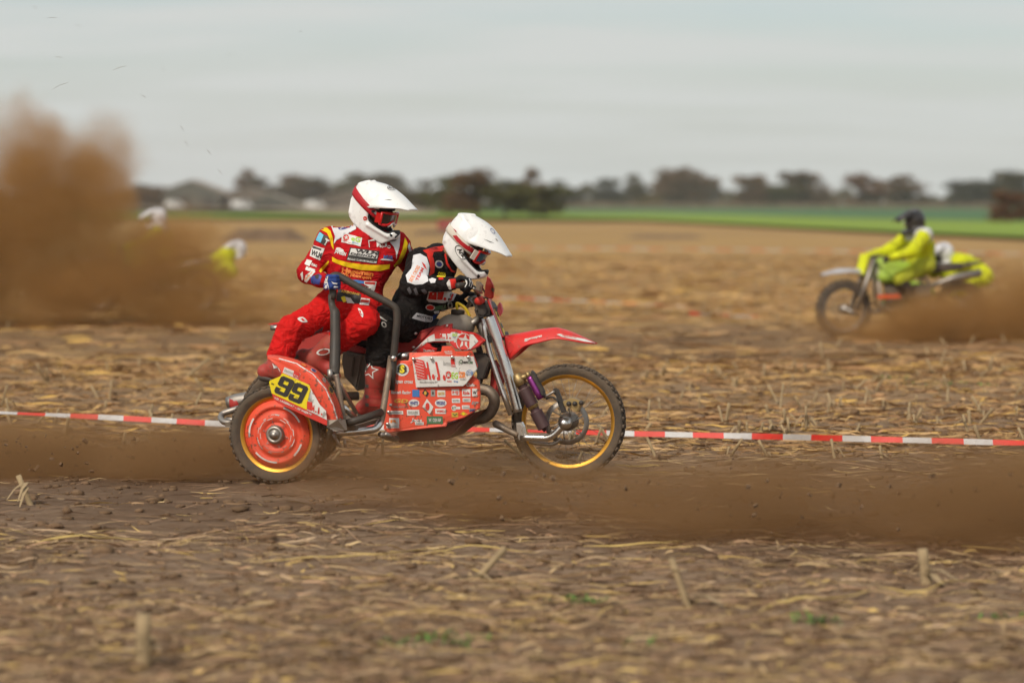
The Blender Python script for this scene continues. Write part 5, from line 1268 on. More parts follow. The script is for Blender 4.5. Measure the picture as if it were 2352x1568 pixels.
def helmet(parent, c, yaw_w, pitch, roll, off, strap, lens, gog, scale=1.0, sback=0.06, mount=None):
    M = Matrix.Rotation(yaw_w - PSI, 3, 'Z') @ Matrix.Rotation(pitch, 3, 'Y') @ Matrix.Rotation(roll, 3, 'X')
    c = Vector(c)
    def put(V): return np.array([(c + M @ (Vector(p) * scale))[:] for p in V])
    PRO = [(-0.094, -0.109), (-0.116, -0.075), (-0.126, -0.03), (-0.120, 0.03), (-0.112, 0.062), (-0.098, 0.092), (-0.06, 0.112), (0.0, 0.121), (0.055, 0.108), (0.095, 0.075), (0.116, 0.025), (0.108, -0.012), (0.068, -0.018), (0.056, -0.036), (0.056, -0.072), (0.066, -0.092), (0.115, -0.120), (0.160, -0.140), (0.185, -0.134), (0.210, -0.112), (0.228, -0.126), (0.228, -0.145), (0.200, -0.175), (0.165, -0.205), (0.150, -0.207), (0.06, -0.176), (-0.033, -0.140)]
    FUL = PRO[:11] + [(0.15, -0.03), (0.21, -0.09)] + PRO[20:]
    WX, WY = [-0.14, -0.126, -0.11, -0.085, -0.05, 0.0, 0.05, 0.09, 0.13, 0.17, 0.20, 0.222, 0.24], [0.004, 0.03, 0.062, 0.088, 0.106, 0.115, 0.112, 0.100, 0.080, 0.060, 0.046, 0.030, 0.006]
    h_ = 0.0055; lo_ = np.array([-0.16, -0.14, -0.24]); nn = (np.array([0.42, 0.28, 0.39]) / h_).astype(int)
    gx_, gy_, gz_ = [lo_[a] + h_ * np.arange(nn[a]) for a in range(3)]
    def polysd(P):
        P = np.array(P); X2, Z2 = np.meshgrid(gx_, gz_, indexing='ij'); d = np.full(X2.shape, 1e9); ins = np.zeros(X2.shape, bool)
        for a in range(len(P)):
            p, q = P[a], P[(a + 1) % len(P)]; e = q - p; t = np.clip(((X2 - p[0]) * e[0] + (Z2 - p[1]) * e[1]) / (e @ e), 0, 1)
            d = np.minimum(d, np.hypot(X2 - p[0] - t * e[0], Z2 - p[1] - t * e[1]))
            ins ^= ((p[1] > Z2) != (q[1] > Z2)) & (X2 < (q[0] - p[0]) * (Z2 - p[1]) / (q[1] - p[1] if q[1] != p[1] else 1e-9) + p[0])
        return np.where(ins, -d, d)[:, None, :]
    pn, pfull = polysd(PRO), polysd(FUL); popen = polysd(FUL[:13] + [(0.228, -0.126), (0.228, -0.5), (-0.12, -0.5)])
    X3, Y3, Z3 = np.meshgrid(gx_, gy_, gz_, indexing='ij')
    wz = np.interp(X3, WX, WY) * (1 - 0.16 * np.clip((-0.06 - Z3) / 0.15, 0, 1) ** 1.5)
    side = (np.sqrt((Y3 / wz) ** 2 + (np.maximum(Z3 + 0.015, 0) / 0.137) ** 2) - 1) * np.minimum(wz, 0.08)
    smax = lambda a, b, k: -smin(-a, -b, k)
    inner = np.maximum(np.maximum(popen + 0.020, np.abs(Y3) - (np.interp(X3, WX, WY) - 0.020)), np.where(Z3 > -0.03, side + 0.020, -1))
    A = smax(pn + 0 * Y3, side, 0.012)
    for sg in (-1, 1):                                   # raised flanks, brow scoops, chin ridges
        for p, q, r0, r1 in (((-0.095, sg * 0.070, -0.01), (-0.075, sg * 0.088, -0.085), 0.012, 0.014), ((-0.075, sg * 0.055, 0.085), (0.02, sg * 0.088, 0.062), 0.016, 0.006), ((0.07, sg * 0.104, -0.115), (0.185, sg * 0.048, -0.150), 0.010, 0.012), ((-0.04, sg * 0.026, 0.112), (-0.105, sg * 0.022, 0.078), 0.014, 0.012)):
            p, q = np.array(p), np.array(q); e = q - p; G = np.stack([X3, Y3, Z3], -1); t = np.clip(((G - p) @ e) / (e @ e), 0, 1)
            A = smin(A, np.linalg.norm(G - p - t[..., None] * e, axis=-1) - (r0 + (r1 - r0) * t), 0.010)
    A = np.maximum(A, -inner)
    s = SDF(h_)
    def net(Fd):
        V, Q = surface_nets(Fd, lo_, h_)
        for _ in range(2):
            nb = np.zeros_like(V); cc = np.zeros(len(V))
            for a, b in ((0, 1), (1, 2), (2, 3), (3, 0)):
                np.add.at(nb, Q[:, a], V[Q[:, b]]); np.add.at(cc, Q[:, a], 1); np.add.at(nb, Q[:, b], V[Q[:, a]]); np.add.at(cc, Q[:, b], 1)
            V = 0.5 * V + 0.5 * nb / np.maximum(cc, 1)[:, None]
        return V, Q
    V, Q = net(A)
    sh = mesh_np('helmet', put(V), Q, 'helmet_white', parent, True, off)
    Bq = np.maximum(np.maximum(pn - 0.009, pfull + 0 * Y3 + 0.001), side + 0.006); Bq = np.maximum(Bq, -(np.maximum(popen + 0.034, np.abs(Y3) - (np.interp(X3, WX, WY) - 0.034))))
    V, Q = net(Bq); mesh_np('liner', put(V), Q, 'trim_black', sh, True, off)
    # peak
    st = [(-0.03, 0.122, 0.055, 0.105), (0.02, 0.126, 0.100, 0.055), (0.055, 0.127, 0.119, -0.012), (0.10, 0.122, 0.119, -0.004), (0.145, 0.108, 0.113, 0.008), (0.19, 0.090, 0.104, 0.020), (0.245, 0.068, 0.086, 0.036), (0.295, 0.046, 0.055, 0.040)]
    rows = []
    for (x, zt, hw, ze) in st:
        row = []
        for j in range(-4, 5):
            t = j / 4; a = abs(t)
            zz = ze + (zt - ze) * (1 - a ** 2.6); yy = hw * t * (1 - 0.0 * a)
            bump = 0.006 * math.exp(-((a - 0.45) / 0.15) ** 2) if 0.02 < x < 0.22 else 0
            row.append((x - 0.012 * a, yy, zz + bump))
        rows.append([Vector(p[:]) for p in put(row)])
    pk = sheet('peak', rows, 'helmet_white', sh, 0.005, off, sub=3)
    # goggles
    GX = 0.162
    rows = []
    for i in range(6):
        z = -0.088 + 0.066 * i / 5; row = []
        for j in range(11):
            y = -0.082 + 0.164 * j / 10; nose = 0.022 * math.exp(-(y / 0.022) ** 2) if i == 0 else 0
            row.append((GX - 4.2 * y * y, y, z + nose))
        rows.append([Vector(p) for p in put(row)])
    gl = sheet('goggle_lens', rows, lens, sh, 0.002, off, sub=2)
    fr = [(GX - 4.2 * y * y + 0.003, y, -0.092 + (0.024 * math.exp(-(y / 0.024) ** 2))) for y in np.linspace(-0.085, 0.085, 13)] + [(GX - 4.2 * y * y + 0.003, y, -0.020) for y in np.linspace(0.085, -0.085, 9)]
    v, f = tube_geo([Vector(p) for p in put(fr)], 0.0085 * scale, 8, True); geo('goggle_frame', (v, f), gog, sh, True, off)
    for sg in (-1, 1):
        geo('strap_mount', (lambda b: ([Vector(p) for p in put(b[0])], b[1]))(box_geo((GX - 0.040, sg * 0.094, -0.055), (0.017, 0.006, 0.029), Matrix.Rotation(-sg * 0.65, 3, 'Z'))), mount or gog, sh, False, off)
    np_ = [(GX + a_, b_, c_) for a_, b_, c_ in ((0.0, -0.034, -0.100), (0.008, -0.014, -0.082), (0.010, 0, -0.076), (0.008, 0.014, -0.082), (0.0, 0.034, -0.100))]
    tube('nose_guard', [Vector(p) for p in put(catmull(np_, 3))], 0.006 * scale, 'helmet_white', sh, 8, off=off)
    # strap round the back
    tr = bvh_of([sh]); rows = []
    for i in range(41):
        t = i / 40; a = R(36) + (2 * math.pi - 2 * R(36)) * t; row = []
        for jz in (-1, -0.33, 0.33, 1):
            zc = -0.052 + sback * math.sin(math.pi * t) + jz * 0.023
            d = M @ Vector((math.cos(a), math.sin(a), 0)); o = c + M @ (Vector((0.0, 0, zc)) * scale)
            h = tr.ray_cast(o + d * 0.5, -d, 0.5)
            row.append(h[0] + d * 0.004 if h[0] is not None and (h[0] - o).dot(d) > 0.06 else o + d * 0.126 * scale)
        rows.append(row)
    # smooth radial jumps
    st_ = sheet('goggle_strap', rows, strap, sh, -0.003, off)
    return sh, pk, st_, M
def hand(parent, name, c, b, Wr, m, off, barr=0.02, thumb=1):
    """glove closed on a bar: palm, four fingers of unequal length, thumb from the side of the palm"""
    c, b, Wr = Vector(c), Vector(b).normalized(), Vector(Wr)
    e1 = Wr - c; e1 -= b * e1.dot(b); e1.normalize(); e2 = b.cross(e1) * thumb
    s = SDF(0.0045); Rr = barr + 0.011
    kn = []
    for i in range(4):
        o = (i - 1.5) * 0.0215; r = (0.0115, 0.012, 0.0115, 0.0100)[i if thumb > 0 else 3 - i]; th1 = (285, 300, 290, 262)[i if thumb > 0 else 3 - i]
        prev = c + b * o + (e1 * 0.55 + e2 * 0.95).normalized() * (Rr + 0.016)
        kn.append(prev)
        for th in (112, 158, 205, 250, th1):
            p = c + b * o + (e1 * math.cos(R(th)) + e2 * math.sin(R(th))) * (Rr + (0.008 if th < 120 else 0))
            s.cap(prev, p, r * 1.05, r, 0.004); prev = p
    for i in range(4):
        s.cap(kn[i], Wr + b * ((i - 1.5) * 0.012), 0.0135, 0.017, 0.012)
    s.cap(kn[0], kn[3], 0.012, 0.011, 0.012)
    s.cap(Wr, Wr + (Wr - c).normalized() * 0.035, 0.031, 0.034, 0.015)
    ts = b * 0.040 * -thumb * -1
    p0 = Wr.lerp(c, 0.45) + ts * 0.5 - e2 * 0.005; prev = p0
    for th, ex in ((-20, 0.9), (-70, 0.75), (-120, 0.6)):
        p = c + ts * ex + (e1 * math.cos(R(th)) + e2 * math.sin(R(th))) * (Rr + 0.004)
        s.cap(prev, p, 0.0135, 0.0125, 0.005); prev = p
    V, Q = s.mesh(); return mesh_np(name, V, Q, m, parent, True, off)
def boot(parent, knee, ankle, toe, off, shin=0.42, m='boot_red'):
    knee, ankle, toe = Vector(knee), Vector(ankle), Vector(toe)
    top = ankle.lerp(knee, 0.78); s = SDF(0.0075)
    f = (toe - ankle); up = (knee - ankle).normalized(); fd = (f - up * f.dot(up)).normalized()
    heel = ankle - fd * 0.055 - up * 0.05; ball = toe - fd * 0.05
    s.cap(top, ankle.lerp(knee, 0.35), 0.072, 0.066, 0.02); s.cap(ankle.lerp(knee, 0.35), ankle, 0.066, 0.054, 0.03)
    s.cap(ankle, heel, 0.05, 0.042, 0.03); s.cap(ankle + fd * 0.02, ball, 0.05, 0.040, 0.03); s.cap(ball, toe, 0.040, 0.034, 0.02); s.cap(heel, ball, 0.038, 0.036, 0.02)
    for t in (0.12, 0.3, 0.48, 0.64):                    # buckle straps
        p = ankle.lerp(knee, t); s.cap(p + fd * 0.055 - up * 0.01, p + fd * 0.06 + up * 0.012, 0.018, 0.018, 0.01)
    V, Q = s.mesh(lambda A, G: np.maximum(A, ((G - np.array(top + up * 0.01)) @ np.array(up))))
    V = wrinkle(V, Q, 0.0022, 4, (40, 90), 10)
    bt = mesh_np('boot', V, Q, m, parent, True, off)
    s = SDF(0.0075); sd = -up
    s.cap(heel + sd * 0.03, ball + sd * 0.03, 0.030, 0.030, 0.01); s.cap(ball + sd * 0.03, toe + sd * 0.022, 0.030, 0.026, 0.01)
    V, Q = s.mesh(lambda A, G: np.maximum(A, -((G - np.array(heel + sd * 0.025)) @ np.array(sd))))
    mesh_np('sole', V, Q, 'boot_grey', bt, True, off)
    return bt
def body(name_label, base, s, cols, amp, seed, calm=()):
    V, Q = s.mesh(); tg = s.tags(V)
    mask = np.where(np.isin(tg, calm), 0.15, np.where(tg == 1, 1.35, 1.0))
    V = wrinkle(V, Q, amp, seed, (28, 100), 20, mask)
    o = mesh_np('person', V, Q, 'cloth', None, True, base, np.array([cols[t] for t in tg]))
    o.matrix_world = BM @ Matrix.Translation(base)
    tag(o, name_label, 'person')
    return o

# --- passenger in red
pel = BL(806, 698, 0.30); cst = BL(826, 600, 0.27); nck = BL(835, 536, 0.25); hd_ = BL(857, 466, 0.24)
sR, sL = BL(760, 556, 0.33), BL(908, 566, 0.17); eR, wR, hR = BL(708, 626, 0.42), BL(738, 644, 0.57), L(1, 600, 1170, 0.60)
eL, hL = BL(942, 606, -0.10), BL(978, 648, -0.30)
pR, pL = BL(768, 708, 0.36), BL(838, 706, 0.27); kR, kL = BL(668, 757, 0.60), BL(838, 738, 0.52); aR, aL = BL(634, 842, 0.66), BL(722, 824, 0.50)
base = Vector((kR.x + 0.1, -0.5, 0.25))
s = SDF(0.0095)
J, T_, S_k = 0, 1, 2
s.cap(pR, pL, 0.125, 0.125, 0.04, T_); s.cap(pel, pel.lerp(cst, 0.35), 0.125, 0.135, 0.05, J)
wa = pel.lerp(cst, 0.25)
s.cap(wa + (sR - sL) * 0.10, cst + (sR - sL) * 0.20, 0.115, 0.120, 0.05, J); s.cap(wa - (sR - sL) * 0.10, cst - (sR - sL) * 0.20, 0.115, 0.120, 0.05, J)
s.cap(cst, nck.lerp(cst, 0.45), 0.13, 0.12, 0.05, J); s.cap(cst + (sR - sL) * 0.2, sR, 0.12, 0.082, 0.05, J); s.cap(cst - (sR - sL) * 0.2, sL, 0.12, 0.082, 0.05, J)
s.cap(sR, sL, 0.066, 0.066, 0.05, J); s.cap(nck.lerp(cst, 0.1), sR, 0.06, 0.072, 0.04, J); s.cap(nck.lerp(cst, 0.1), sL, 0.06, 0.072, 0.04, J)
s.cap(nck.lerp(cst, 0.12), nck.lerp(hd_, 0.08), 0.072, 0.068, 0.02, J)
s.cap(nck, hd_, 0.056, 0.058, 0.02, S_k); s.ell(hd_ + Vector((0.01, 0, -0.015)), (0.085, 0.075, 0.105), 0.03, S_k)
s.cap(sR, eR, 0.078, 0.064, 0.03, J); s.cap(eR, wR, 0.062, 0.046, 0.025, J); s.cap(sL, eL, 0.078, 0.062, 0.03, J); s.cap(eL, hL, 0.06, 0.045, 0.025, J)
s.cap(pR, kR, 0.106, 0.078, 0.04, T_); s.cap(pL, kL, 0.106, 0.084, 0.04, T_)
s.cap(kR, aR.lerp(kR, 0.35), 0.080, 0.082, 0.03, T_); s.cap(kL, aL.lerp(kL, 0.55), 0.082, 0.076, 0.03, T_)
s.cap(aR.lerp(kR, 0.4), aR, 0.06, 0.05, 0.02, T_); s.cap(aL.lerp(kL, 0.5), aL, 0.06, 0.05, 0.02, T_)
PAS = body('passenger in red and yellow racing kit and white helmet, crouched holding the black grab rail', base, s, {0: RED, 1: PRED, 2: SKIN}, 0.0062, 3, (2,))
PB = [PAS]
def pd(name, g, m, lift=0.0035, T=PB, parent=None, off_=None, grid=4.0): return decal(name, g, m, T, parent or PAS, 0.0012 + lift * 0.55, grid, off_ if off_ is not None else base, 'drop')
hp, pk1, st1, HM = helmet(PAS, BL(856, 465, 0.24), R(-30), R(17), R(0), base, 'strap_red', 'lens_smoke', 'goggle_red', 1.02, 0.10)
boot(PAS, kR, aR, aR + Vector((0.17, -0.02, -0.07)), base); boot(PAS, kL, aL, aL + Vector((0.13, 0.0, -0.10)), base)
hand(PAS, 'glove', hR, (0.0, 0.0, 1), wR, 'cloth_blue', base, 0.026, -1)
# jersey panels and print (crop 1)
pd('yoke', poly_px(1, [(575, 560), (700, 500), (820, 490), (840, 520), (850, 620), (700, 655), (640, 740), (615, 775), (625, 690)]), 'cloth_white')
pd('yoke', poly_px(1, [(1190, 745), (1240, 735), (1310, 670), (1300, 800), (1265, 930), (1262, 860), (1240, 800)]), 'cloth_white')
pd('stripe', poly_px(1, [(520, 585), (580, 640), (605, 720), (615, 835), (590, 790), (570, 715), (545, 660), (480, 625)]), 'cloth_yellow')
pd('stripe', poly_px(1, [(600, 905), (650, 935), (760, 965), (900, 985), (1060, 995), (1200, 985), (1190, 1030), (1100, 1055), (900, 1045), (720, 1005), (600, 955)]), 'cloth_yellow')
pd('stripe', poly_px(1, [(1355, 705), (1385, 770), (1370, 850), (1320, 960), (1260, 1025), (1235, 1000), (1290, 930), (1330, 830)]), 'cloth_yellow')
pd('stripe', poly_px(1, [(460, 1060), (480, 1020), (560, 945), (570, 960), (490, 1060), (480, 1080)]), 'cloth_yellow')
pd('stripe', poly_px(1, [(255, 1150), (330, 1205), (420, 1235), (410, 1248), (330, 1225), (260, 1175)]), 'cloth_yellow')
pd('patch', poly_px(1, [(705, 655), (912, 712), (895, 800), (690, 755)]), 'print_white')
pd('emblem', ell_px(1, 743, 708, 32, 32), 'print_red', 0.005); pd('emblem_star', star(1, 743, 708, 28, 11), 'print_white', 0.0065)
pd('lettering', text_px(1, 'TEXACO', 708, 748, 770, 760, 16, 0.02), 'print_red', 0.005)
pd('lettering', text_px(1, 'eG', 795, 740, 890, 758, 52, 0.03), 'print_green', 0.005); pd('lettering', text_px(1, 'Group', 803, 765, 872, 778, 20, 0.02), 'print_cyan', 0.005)
pd('patch', poly_px(1, [(785, 810), (1090, 850), (1062, 982), (745, 942)]), 'print_black'); pd('patch', poly_px(1, [(793, 820), (1080, 858), (1064, 928), (775, 890)]), 'print_white', 0.0045)
pd('patch', poly_px(1, [(765, 915), (1060, 955), (1056, 974), (757, 935)]), 'print_white', 0.0045)
pd('lettering', text_px(1, 'WLM', 830, 858, 1070, 888, 30, 0.05, 0.15), 'print_black', 0.006); pd('lettering', text_px(1, 'DESIGN', 785, 886, 1050, 921, 24, 0.05, 0.15), 'print_black', 0.006)
pd('lettering', text_px(1, 'POWERED BY SUPPORT', 770, 930, 1050, 968, 14, 0.03), 'print_black', 0.006)
hj(1, (972, 720), (1205, 780), (975, 800), 'cloth_red', PAS, PB, 0.004, False, 4) if False else None
pd('emblem', mergep(*[poly_px(1, q) for q in [[(970, 735), (1045, 722), (1050, 740), (978, 745)], [(972, 740), (980, 742), (990, 808), (982, 812)], [(1058, 735), (1072, 736), (1074, 770), (1090, 770), (1088, 738), (1100, 740), (1104, 812), (1092, 810), (1090, 782), (1075, 780), (1076, 806), (1064, 804)], [(1146, 740), (1166, 742), (1170, 800), (1150, 806), (1134, 800), (1150, 792)]]], ell_px(1, 1120, 800, 14, 14, 0, 14, 0.6), ell_px(1, 1190, 805, 16, 16, 0, 14, 0.6)), 'print_white', 0.0035)
pd('lettering', text_px(1, 'MEGA', 1130, 925, 1225, 930, 34, 0.04, 0.2), 'print_blue', 0.004); pd('patch', poly_px(1, [(1095, 940), (1130, 925), (1235, 940), (1230, 950)]), 'print_white', 0.0035)
pd('lettering', text_px(1, 'JANSEN', 622, 860, 738, 900, 34, 0.04), 'print_white', 0.004); pd('emblem', ell_px(1, 680, 835, 42, 18, 0.3), 'print_white', 0.004)
pd('lettering', text_px(1, 'Hageman', 697, 1065, 1025, 1108, 46, 0.05), 'print_orange', 0.0045); pd('lettering', text_px(1, 'WK Motorsport', 690, 1100, 1005, 1142, 30, 0.05), 'print_orange', 0.0045)
pd('patch', poly_px(1, [(690, 1125), (930, 1160), (925, 1190), (800, 1175), (690, 1160)]), 'print_blue'); pd('patch', poly_px(1, [(930, 1160), (1060, 1165), (1040, 1250), (1010, 1290), (995, 1230), (930, 1195)]), 'print_white')
pd('patch', poly_px(1, [(940, 1168), (1048, 1172), (1040, 1200), (935, 1190)]), 'print_red', 0.005)
pd('patch', poly_px(1, [(770, 1165), (1000, 1235), (990, 1275), (700, 1180)]), 'print_black', 0.0055); pd('lettering', text_px(1, 'AIRBORNE', 770, 1200, 990, 1262, 32, 0.03), 'print_white', 0.007)
pd('patch', poly_px(1, [(660, 1240), (900, 1300), (890, 1400), (830, 1395), (640, 1370)]), 'print_black', 0.005); pd('lettering', text_px(1, 'AIRBORNE', 690, 1275, 880, 1312, 24, 0.03), 'print_gold', 0.0065)
pd('patch', poly_px(1, [(685, 1330), (730, 1320), (745, 1370), (715, 1385)]), 'print_yellow', 0.0065); pd('patch', poly_px(1, [(735, 1325), (790, 1335), (835, 1400), (750, 1390)]), 'print_white', 0.0065)
pd('patch', poly_px(1, [(900, 1340), (990, 1350), (980, 1420), (885, 1410)]), 'print_white', 0.005); pd('patch', poly_px(1, [(905, 1358), (985, 1368), (975, 1395), (890, 1385)]), 'print_red', 0.0065)
pd('patch', poly_px(1, [(655, 590), (690, 555), (770, 540), (795, 575), (780, 605), (680, 630)], 3), 'print_navy', 0.005); pd('lettering', text_px(1, 'Jamie', 680, 615, 785, 592, 30, 0.04), 'print_white', 0.0065)
pd('patch', poly_px(1, [(470, 645), (560, 700), (530, 795), (425, 735)]), 'print_black', 0.004); pd('patch', poly_px(1, [(470, 652), (512, 680), (480, 760), (430, 735)]), 'print_cyan', 0.0055); pd('lettering', text_px(1, 'T', 505, 770, 545, 790, 60, 0.05), 'print_white', 0.0055)
pd('patch', poly_px(1, [(395, 785), (520, 820), (470, 945), (365, 900)]), 'print_white', 0.004); pd('lettering', text_px(1, 'WLM', 375, 885, 480, 920, 50, 0.06), 'print_black', 0.0055); pd('stripe', poly_px(1, [(405, 795), (490, 825), (480, 845), (395, 820)]), 'print_black', 0.0055)
pd('patch', poly_px(1, [(335, 935), (390, 950), (360, 1010), (310, 985)]), 'print_white', 0.004); pd('lettering', text_px(1, 'tec', 375, 1000, 435, 1020, 36, 0.04), 'print_white', 0.004)
pd('patch', poly_px(1, [(330, 1010), (425, 1045), (400, 1075), (318, 1045)]), 'print_white', 0.004); pd('patch', poly_px(1, [(325, 1100), (400, 1050), (425, 1065), (335, 1175), (310, 1160)]), 'print_white', 0.004)
pd('lettering', text_px(1, 'Hageman', 325, 1150, 400, 1075, 22, 0.03), 'print_orange', 0.0055)
pd('patch', poly_px(1, [(375, 1120), (460, 1085), (490, 1110), (465, 1195), (380, 1180)]), 'print_navy', 0.004); pd('patch', poly_px(1, [(415, 1100), (465, 1090), (455, 1140), (430, 1135)]), 'print_black', 0.0055)
pd('patch', poly_px(1, [(270, 1085), (295, 1060), (300, 1140), (285, 1150)]), 'print_white', 0.004)
pd('patch', poly_px(1, [(1385, 800), (1400, 760), (1430, 870), (1412, 890)]), 'print_white', 0.004)
pd('emblem', poly_px(3, [(365, 195), (420, 178), (470, 225), (420, 235), (385, 220)], 3), 'print_white', 0.004); pd('emblem', poly_px(3, [(1000, 90), (1030, 100), (1055, 150), (1045, 185), (1020, 140)], 3), 'print_white', 0.004)
pd('emblem_mark', poly_px(3, [(395, 198), (420, 192), (445, 220), (418, 222)]), 'cloth_red', 0.0055); pd('emblem_mark', poly_px(3, [(1010, 110), (1028, 115), (1040, 160), (1028, 150)]), 'cloth_red', 0.0055)
pd('knee_pad', poly_px(3, [(400, 470), (470, 400), (560, 320), (640, 270), (600, 380), (500, 480), (410, 560)]), 'cloth_grey', 0.004)
BOOTS = [o for o in PAS.children if o.name.startswith('boot')]
pd('boot_cuff', poly_px(3, [(105, 500), (130, 495), (380, 575), (385, 610), (330, 600), (110, 535)]), 'boot_grey', 0.005, BOOTS)
pd('boot_emblem', mergep(ell_px(3, 130, 575, 42, 34, 0.5, 18, 0.7), ell_px(3, 130, 575, 12, 24, -0.5)), 'print_white', 0.004, BOOTS)
pd('boot_emblem', mergep(ell_px(3, 640, 540, 75, 32, -0.2, 20, 0.72)), 'print_white', 0.004, BOOTS)
pd('boot_emblem', poly_px(3, [(105, 660), (125, 680), (165, 685), (195, 740), (185, 750), (155, 705), (120, 715)]), 'print_white', 0.004, BOOTS)
# glove print
GLV = [o for o in PAS.children if o.name.startswith('glove')]
pd('glove_print', poly_px(1, [(510, 1165), (530, 1125), (560, 1105), (550, 1160), (575, 1270), (545, 1275), (520, 1230)]), 'print_white', 0.003, GLV); pd('lettering', text_px(1, 'FLY', 568, 1275, 540, 1165, 38, 0.05), 'print_navy', 0.0045, GLV)
for q_ in ([(585, 1160), (620, 1180), (650, 1182), (645, 1194), (605, 1190)], [(610, 1215), (655, 1218), (655, 1228), (612, 1228)], [(625, 1242), (655, 1244), (650, 1254), (625, 1254)]): pd('glove_print', poly_px(1, q_), 'print_white', 0.003, GLV)
# helmet print
H1 = [hp, pk1]
pd('emblem_ring', ell_px('h', 868, 380, 92, 48, 0.1, 24, 0.86), 'print_black', 0.002, [pk1], pk1); pd('lettering', text_px('h', 'Arai', 800, 395, 935, 398, 50, 0.02, 0.1), 'print_black', 0.002, [pk1], pk1)
pd('sticker', ell_px('h', 316, 1012, 40, 44), 'print_red', 0.002, [hp], hp); pd('lettering', text_px('h', 'BELL', 290, 1022, 342, 1030, 20, 0.02), 'print_white', 0.0035, [hp], hp)
pd('helmet_vent', poly_px('h', [(820, 1325), (880, 1345), (890, 1390), (850, 1395), (825, 1360)]), 'trim_black', 0.002, [hp], hp); pd('helmet_vent', poly_px('h', [(940, 1385), (1040, 1310), (1030, 1350), (930, 1435)]), 'trim_black', 0.002, [hp], hp)
pd('helmet_vent', poly_px('h', [(650, 612), (800, 616), (885, 632), (830, 636), (780, 626)]), 'trim_black', 0.002, [pk1], pk1)
S1 = [st1]
pd('strap_print', poly_px('h', [(520, 745), (600, 775), (680, 840), (640, 960), (560, 960), (440, 870)]), 'trim_black', 0.003, S1, st1)
pd('strap_print', poly_px('h', [(500, 790), (580, 770), (650, 825), (625, 835), (575, 805), (530, 830), (545, 865), (620, 870), (625, 935), (550, 955), (490, 890), (520, 885), (555, 920), (590, 910), (590, 895), (520, 870)]), 'print_grey', 0.005, S1, st1)

# --- driver in black
base = Vector((BL(934, 730, 0).x, 0.0, 0.85))
pel = BL(930, 738, 0.0); cst = BL(980, 650, 0.0); nck = BL(1025, 595, 0.0); hd_ = BL(1066, 556, 0.0)
sR, sL = BL(968, 604, 0.19), BL(1006, 592, -0.19); eR, wR, hR = BL(946, 655, 0.40), BL(1036, 651, 0.43), HR
eL, wL = BL(1008, 690, -0.38), BL(1052, 690, -0.38)
pR, pL = BL(932, 742, 0.12), BL(948, 742, -0.12); kR, kL = BL(884, 738, 0.40), BL(990, 800, -0.34); aR, aL = BL(856, 922, 0.36), BL(930, 930, -0.30)
s = SDF(0.0095)
s.cap(pR, pL, 0.115, 0.115, 0.04, 1); s.cap(pel, pel.lerp(cst, 0.45), 0.115, 0.13, 0.05, 0)
wa = pel.lerp(cst, 0.35); lat = Vector((0, -1, 0))
s.cap(wa + lat * 0.05, cst + lat * 0.08, 0.11, 0.12, 0.05, 0); s.cap(wa - lat * 0.05, cst - lat * 0.08, 0.11, 0.12, 0.05, 0)
s.cap(wa + Vector((0.03, 0, -0.02)), cst + Vector((0.05, 0, -0.05)), 0.11, 0.10, 0.05, 0)
s.cap(cst, nck.lerp(cst, 0.4), 0.125, 0.11, 0.05, 0); s.cap(cst + lat * 0.08, sR, 0.12, 0.08, 0.05, 0); s.cap(cst - lat * 0.08, sL, 0.12, 0.08, 0.05, 0)
s.cap(sR, sL, 0.066, 0.066, 0.05, 0); s.cap(nck.lerp(cst, 0.1), sR, 0.06, 0.07, 0.04, 0); s.cap(nck.lerp(cst, 0.1), sL, 0.06, 0.07, 0.04, 0); s.cap(nck.lerp(cst, 0.15), nck, 0.072, 0.066, 0.02, 0)
s.cap(nck, hd_, 0.056, 0.058, 0.02, 2); s.ell(hd_ + Vector((0.01, 0, -0.015)), (0.085, 0.075, 0.105), 0.03, 2)
s.cap(sR, eR, 0.085, 0.074, 0.03, 0); s.cap(eR, wR, 0.064, 0.042, 0.025, 0); s.cap(sL, eL, 0.08, 0.066, 0.03, 0); s.cap(eL, wL, 0.06, 0.042, 0.025, 0)
s.cap(pR, kR, 0.112, 0.095, 0.04, 1); s.cap(pL, kL, 0.112, 0.092, 0.04, 1); s.cap(kR, aR.lerp(kR, 0.55), 0.092, 0.082, 0.03, 1); s.cap(kL, aL.lerp(kL, 0.55), 0.092, 0.08, 0.03, 1)
s.cap(aR.lerp(kR, 0.6), aR, 0.058, 0.05, 0.02, 1); s.cap(aL.lerp(kL, 0.6), aL, 0.058, 0.05, 0.02, 1)
DRV = body('driver in black and red racing kit and white helmet, bent over the handlebar', base, s, {0: BLK, 1: PBLK, 2: SKIN}, 0.0058, 8, (2,))
DB = [DRV]
def dd(name, g, m, lift=0.0035, T=DB, parent=None, grid=4.0): return decal(name, g, m, T, parent or DRV, 0.0012 + lift * 0.55, grid, base, 'drop')
h2, pk2, st2, HM2 = helmet(DRV, BL(1075, 541, 0.0), R(-17), R(33), R(0), base, 'helmet_cream', 'lens_blue', 'goggle_red', 1.02, 0.04, 'helmet_cream')
bR = boot(DRV, kR, aR, aR + Vector((0.17, 0.02, -0.06)), base); bL = boot(DRV, kL, aL, aL + Vector((0.17, 0.0, -0.06)), base)
g1 = hand(DRV, 'glove', HR, hb[2] - hb[1], wR, 'cloth_black', base, 0.018, 1); g2 = hand(DRV, 'glove', HL, hb[6] - hb[7], wL, 'cloth_black', base, 0.018, -1)
dd('shoulder_panel', poly_px(2, [(500, 530), (600, 500), (735, 478), (700, 540), (610, 545), (595, 600), (575, 590), (520, 550)]), 'cloth_red')
dd('shoulder_panel', poly_px(2, [(540, 570), (605, 600), (622, 680), (615, 760), (560, 795), (575, 720), (565, 650)]), 'cloth_red')
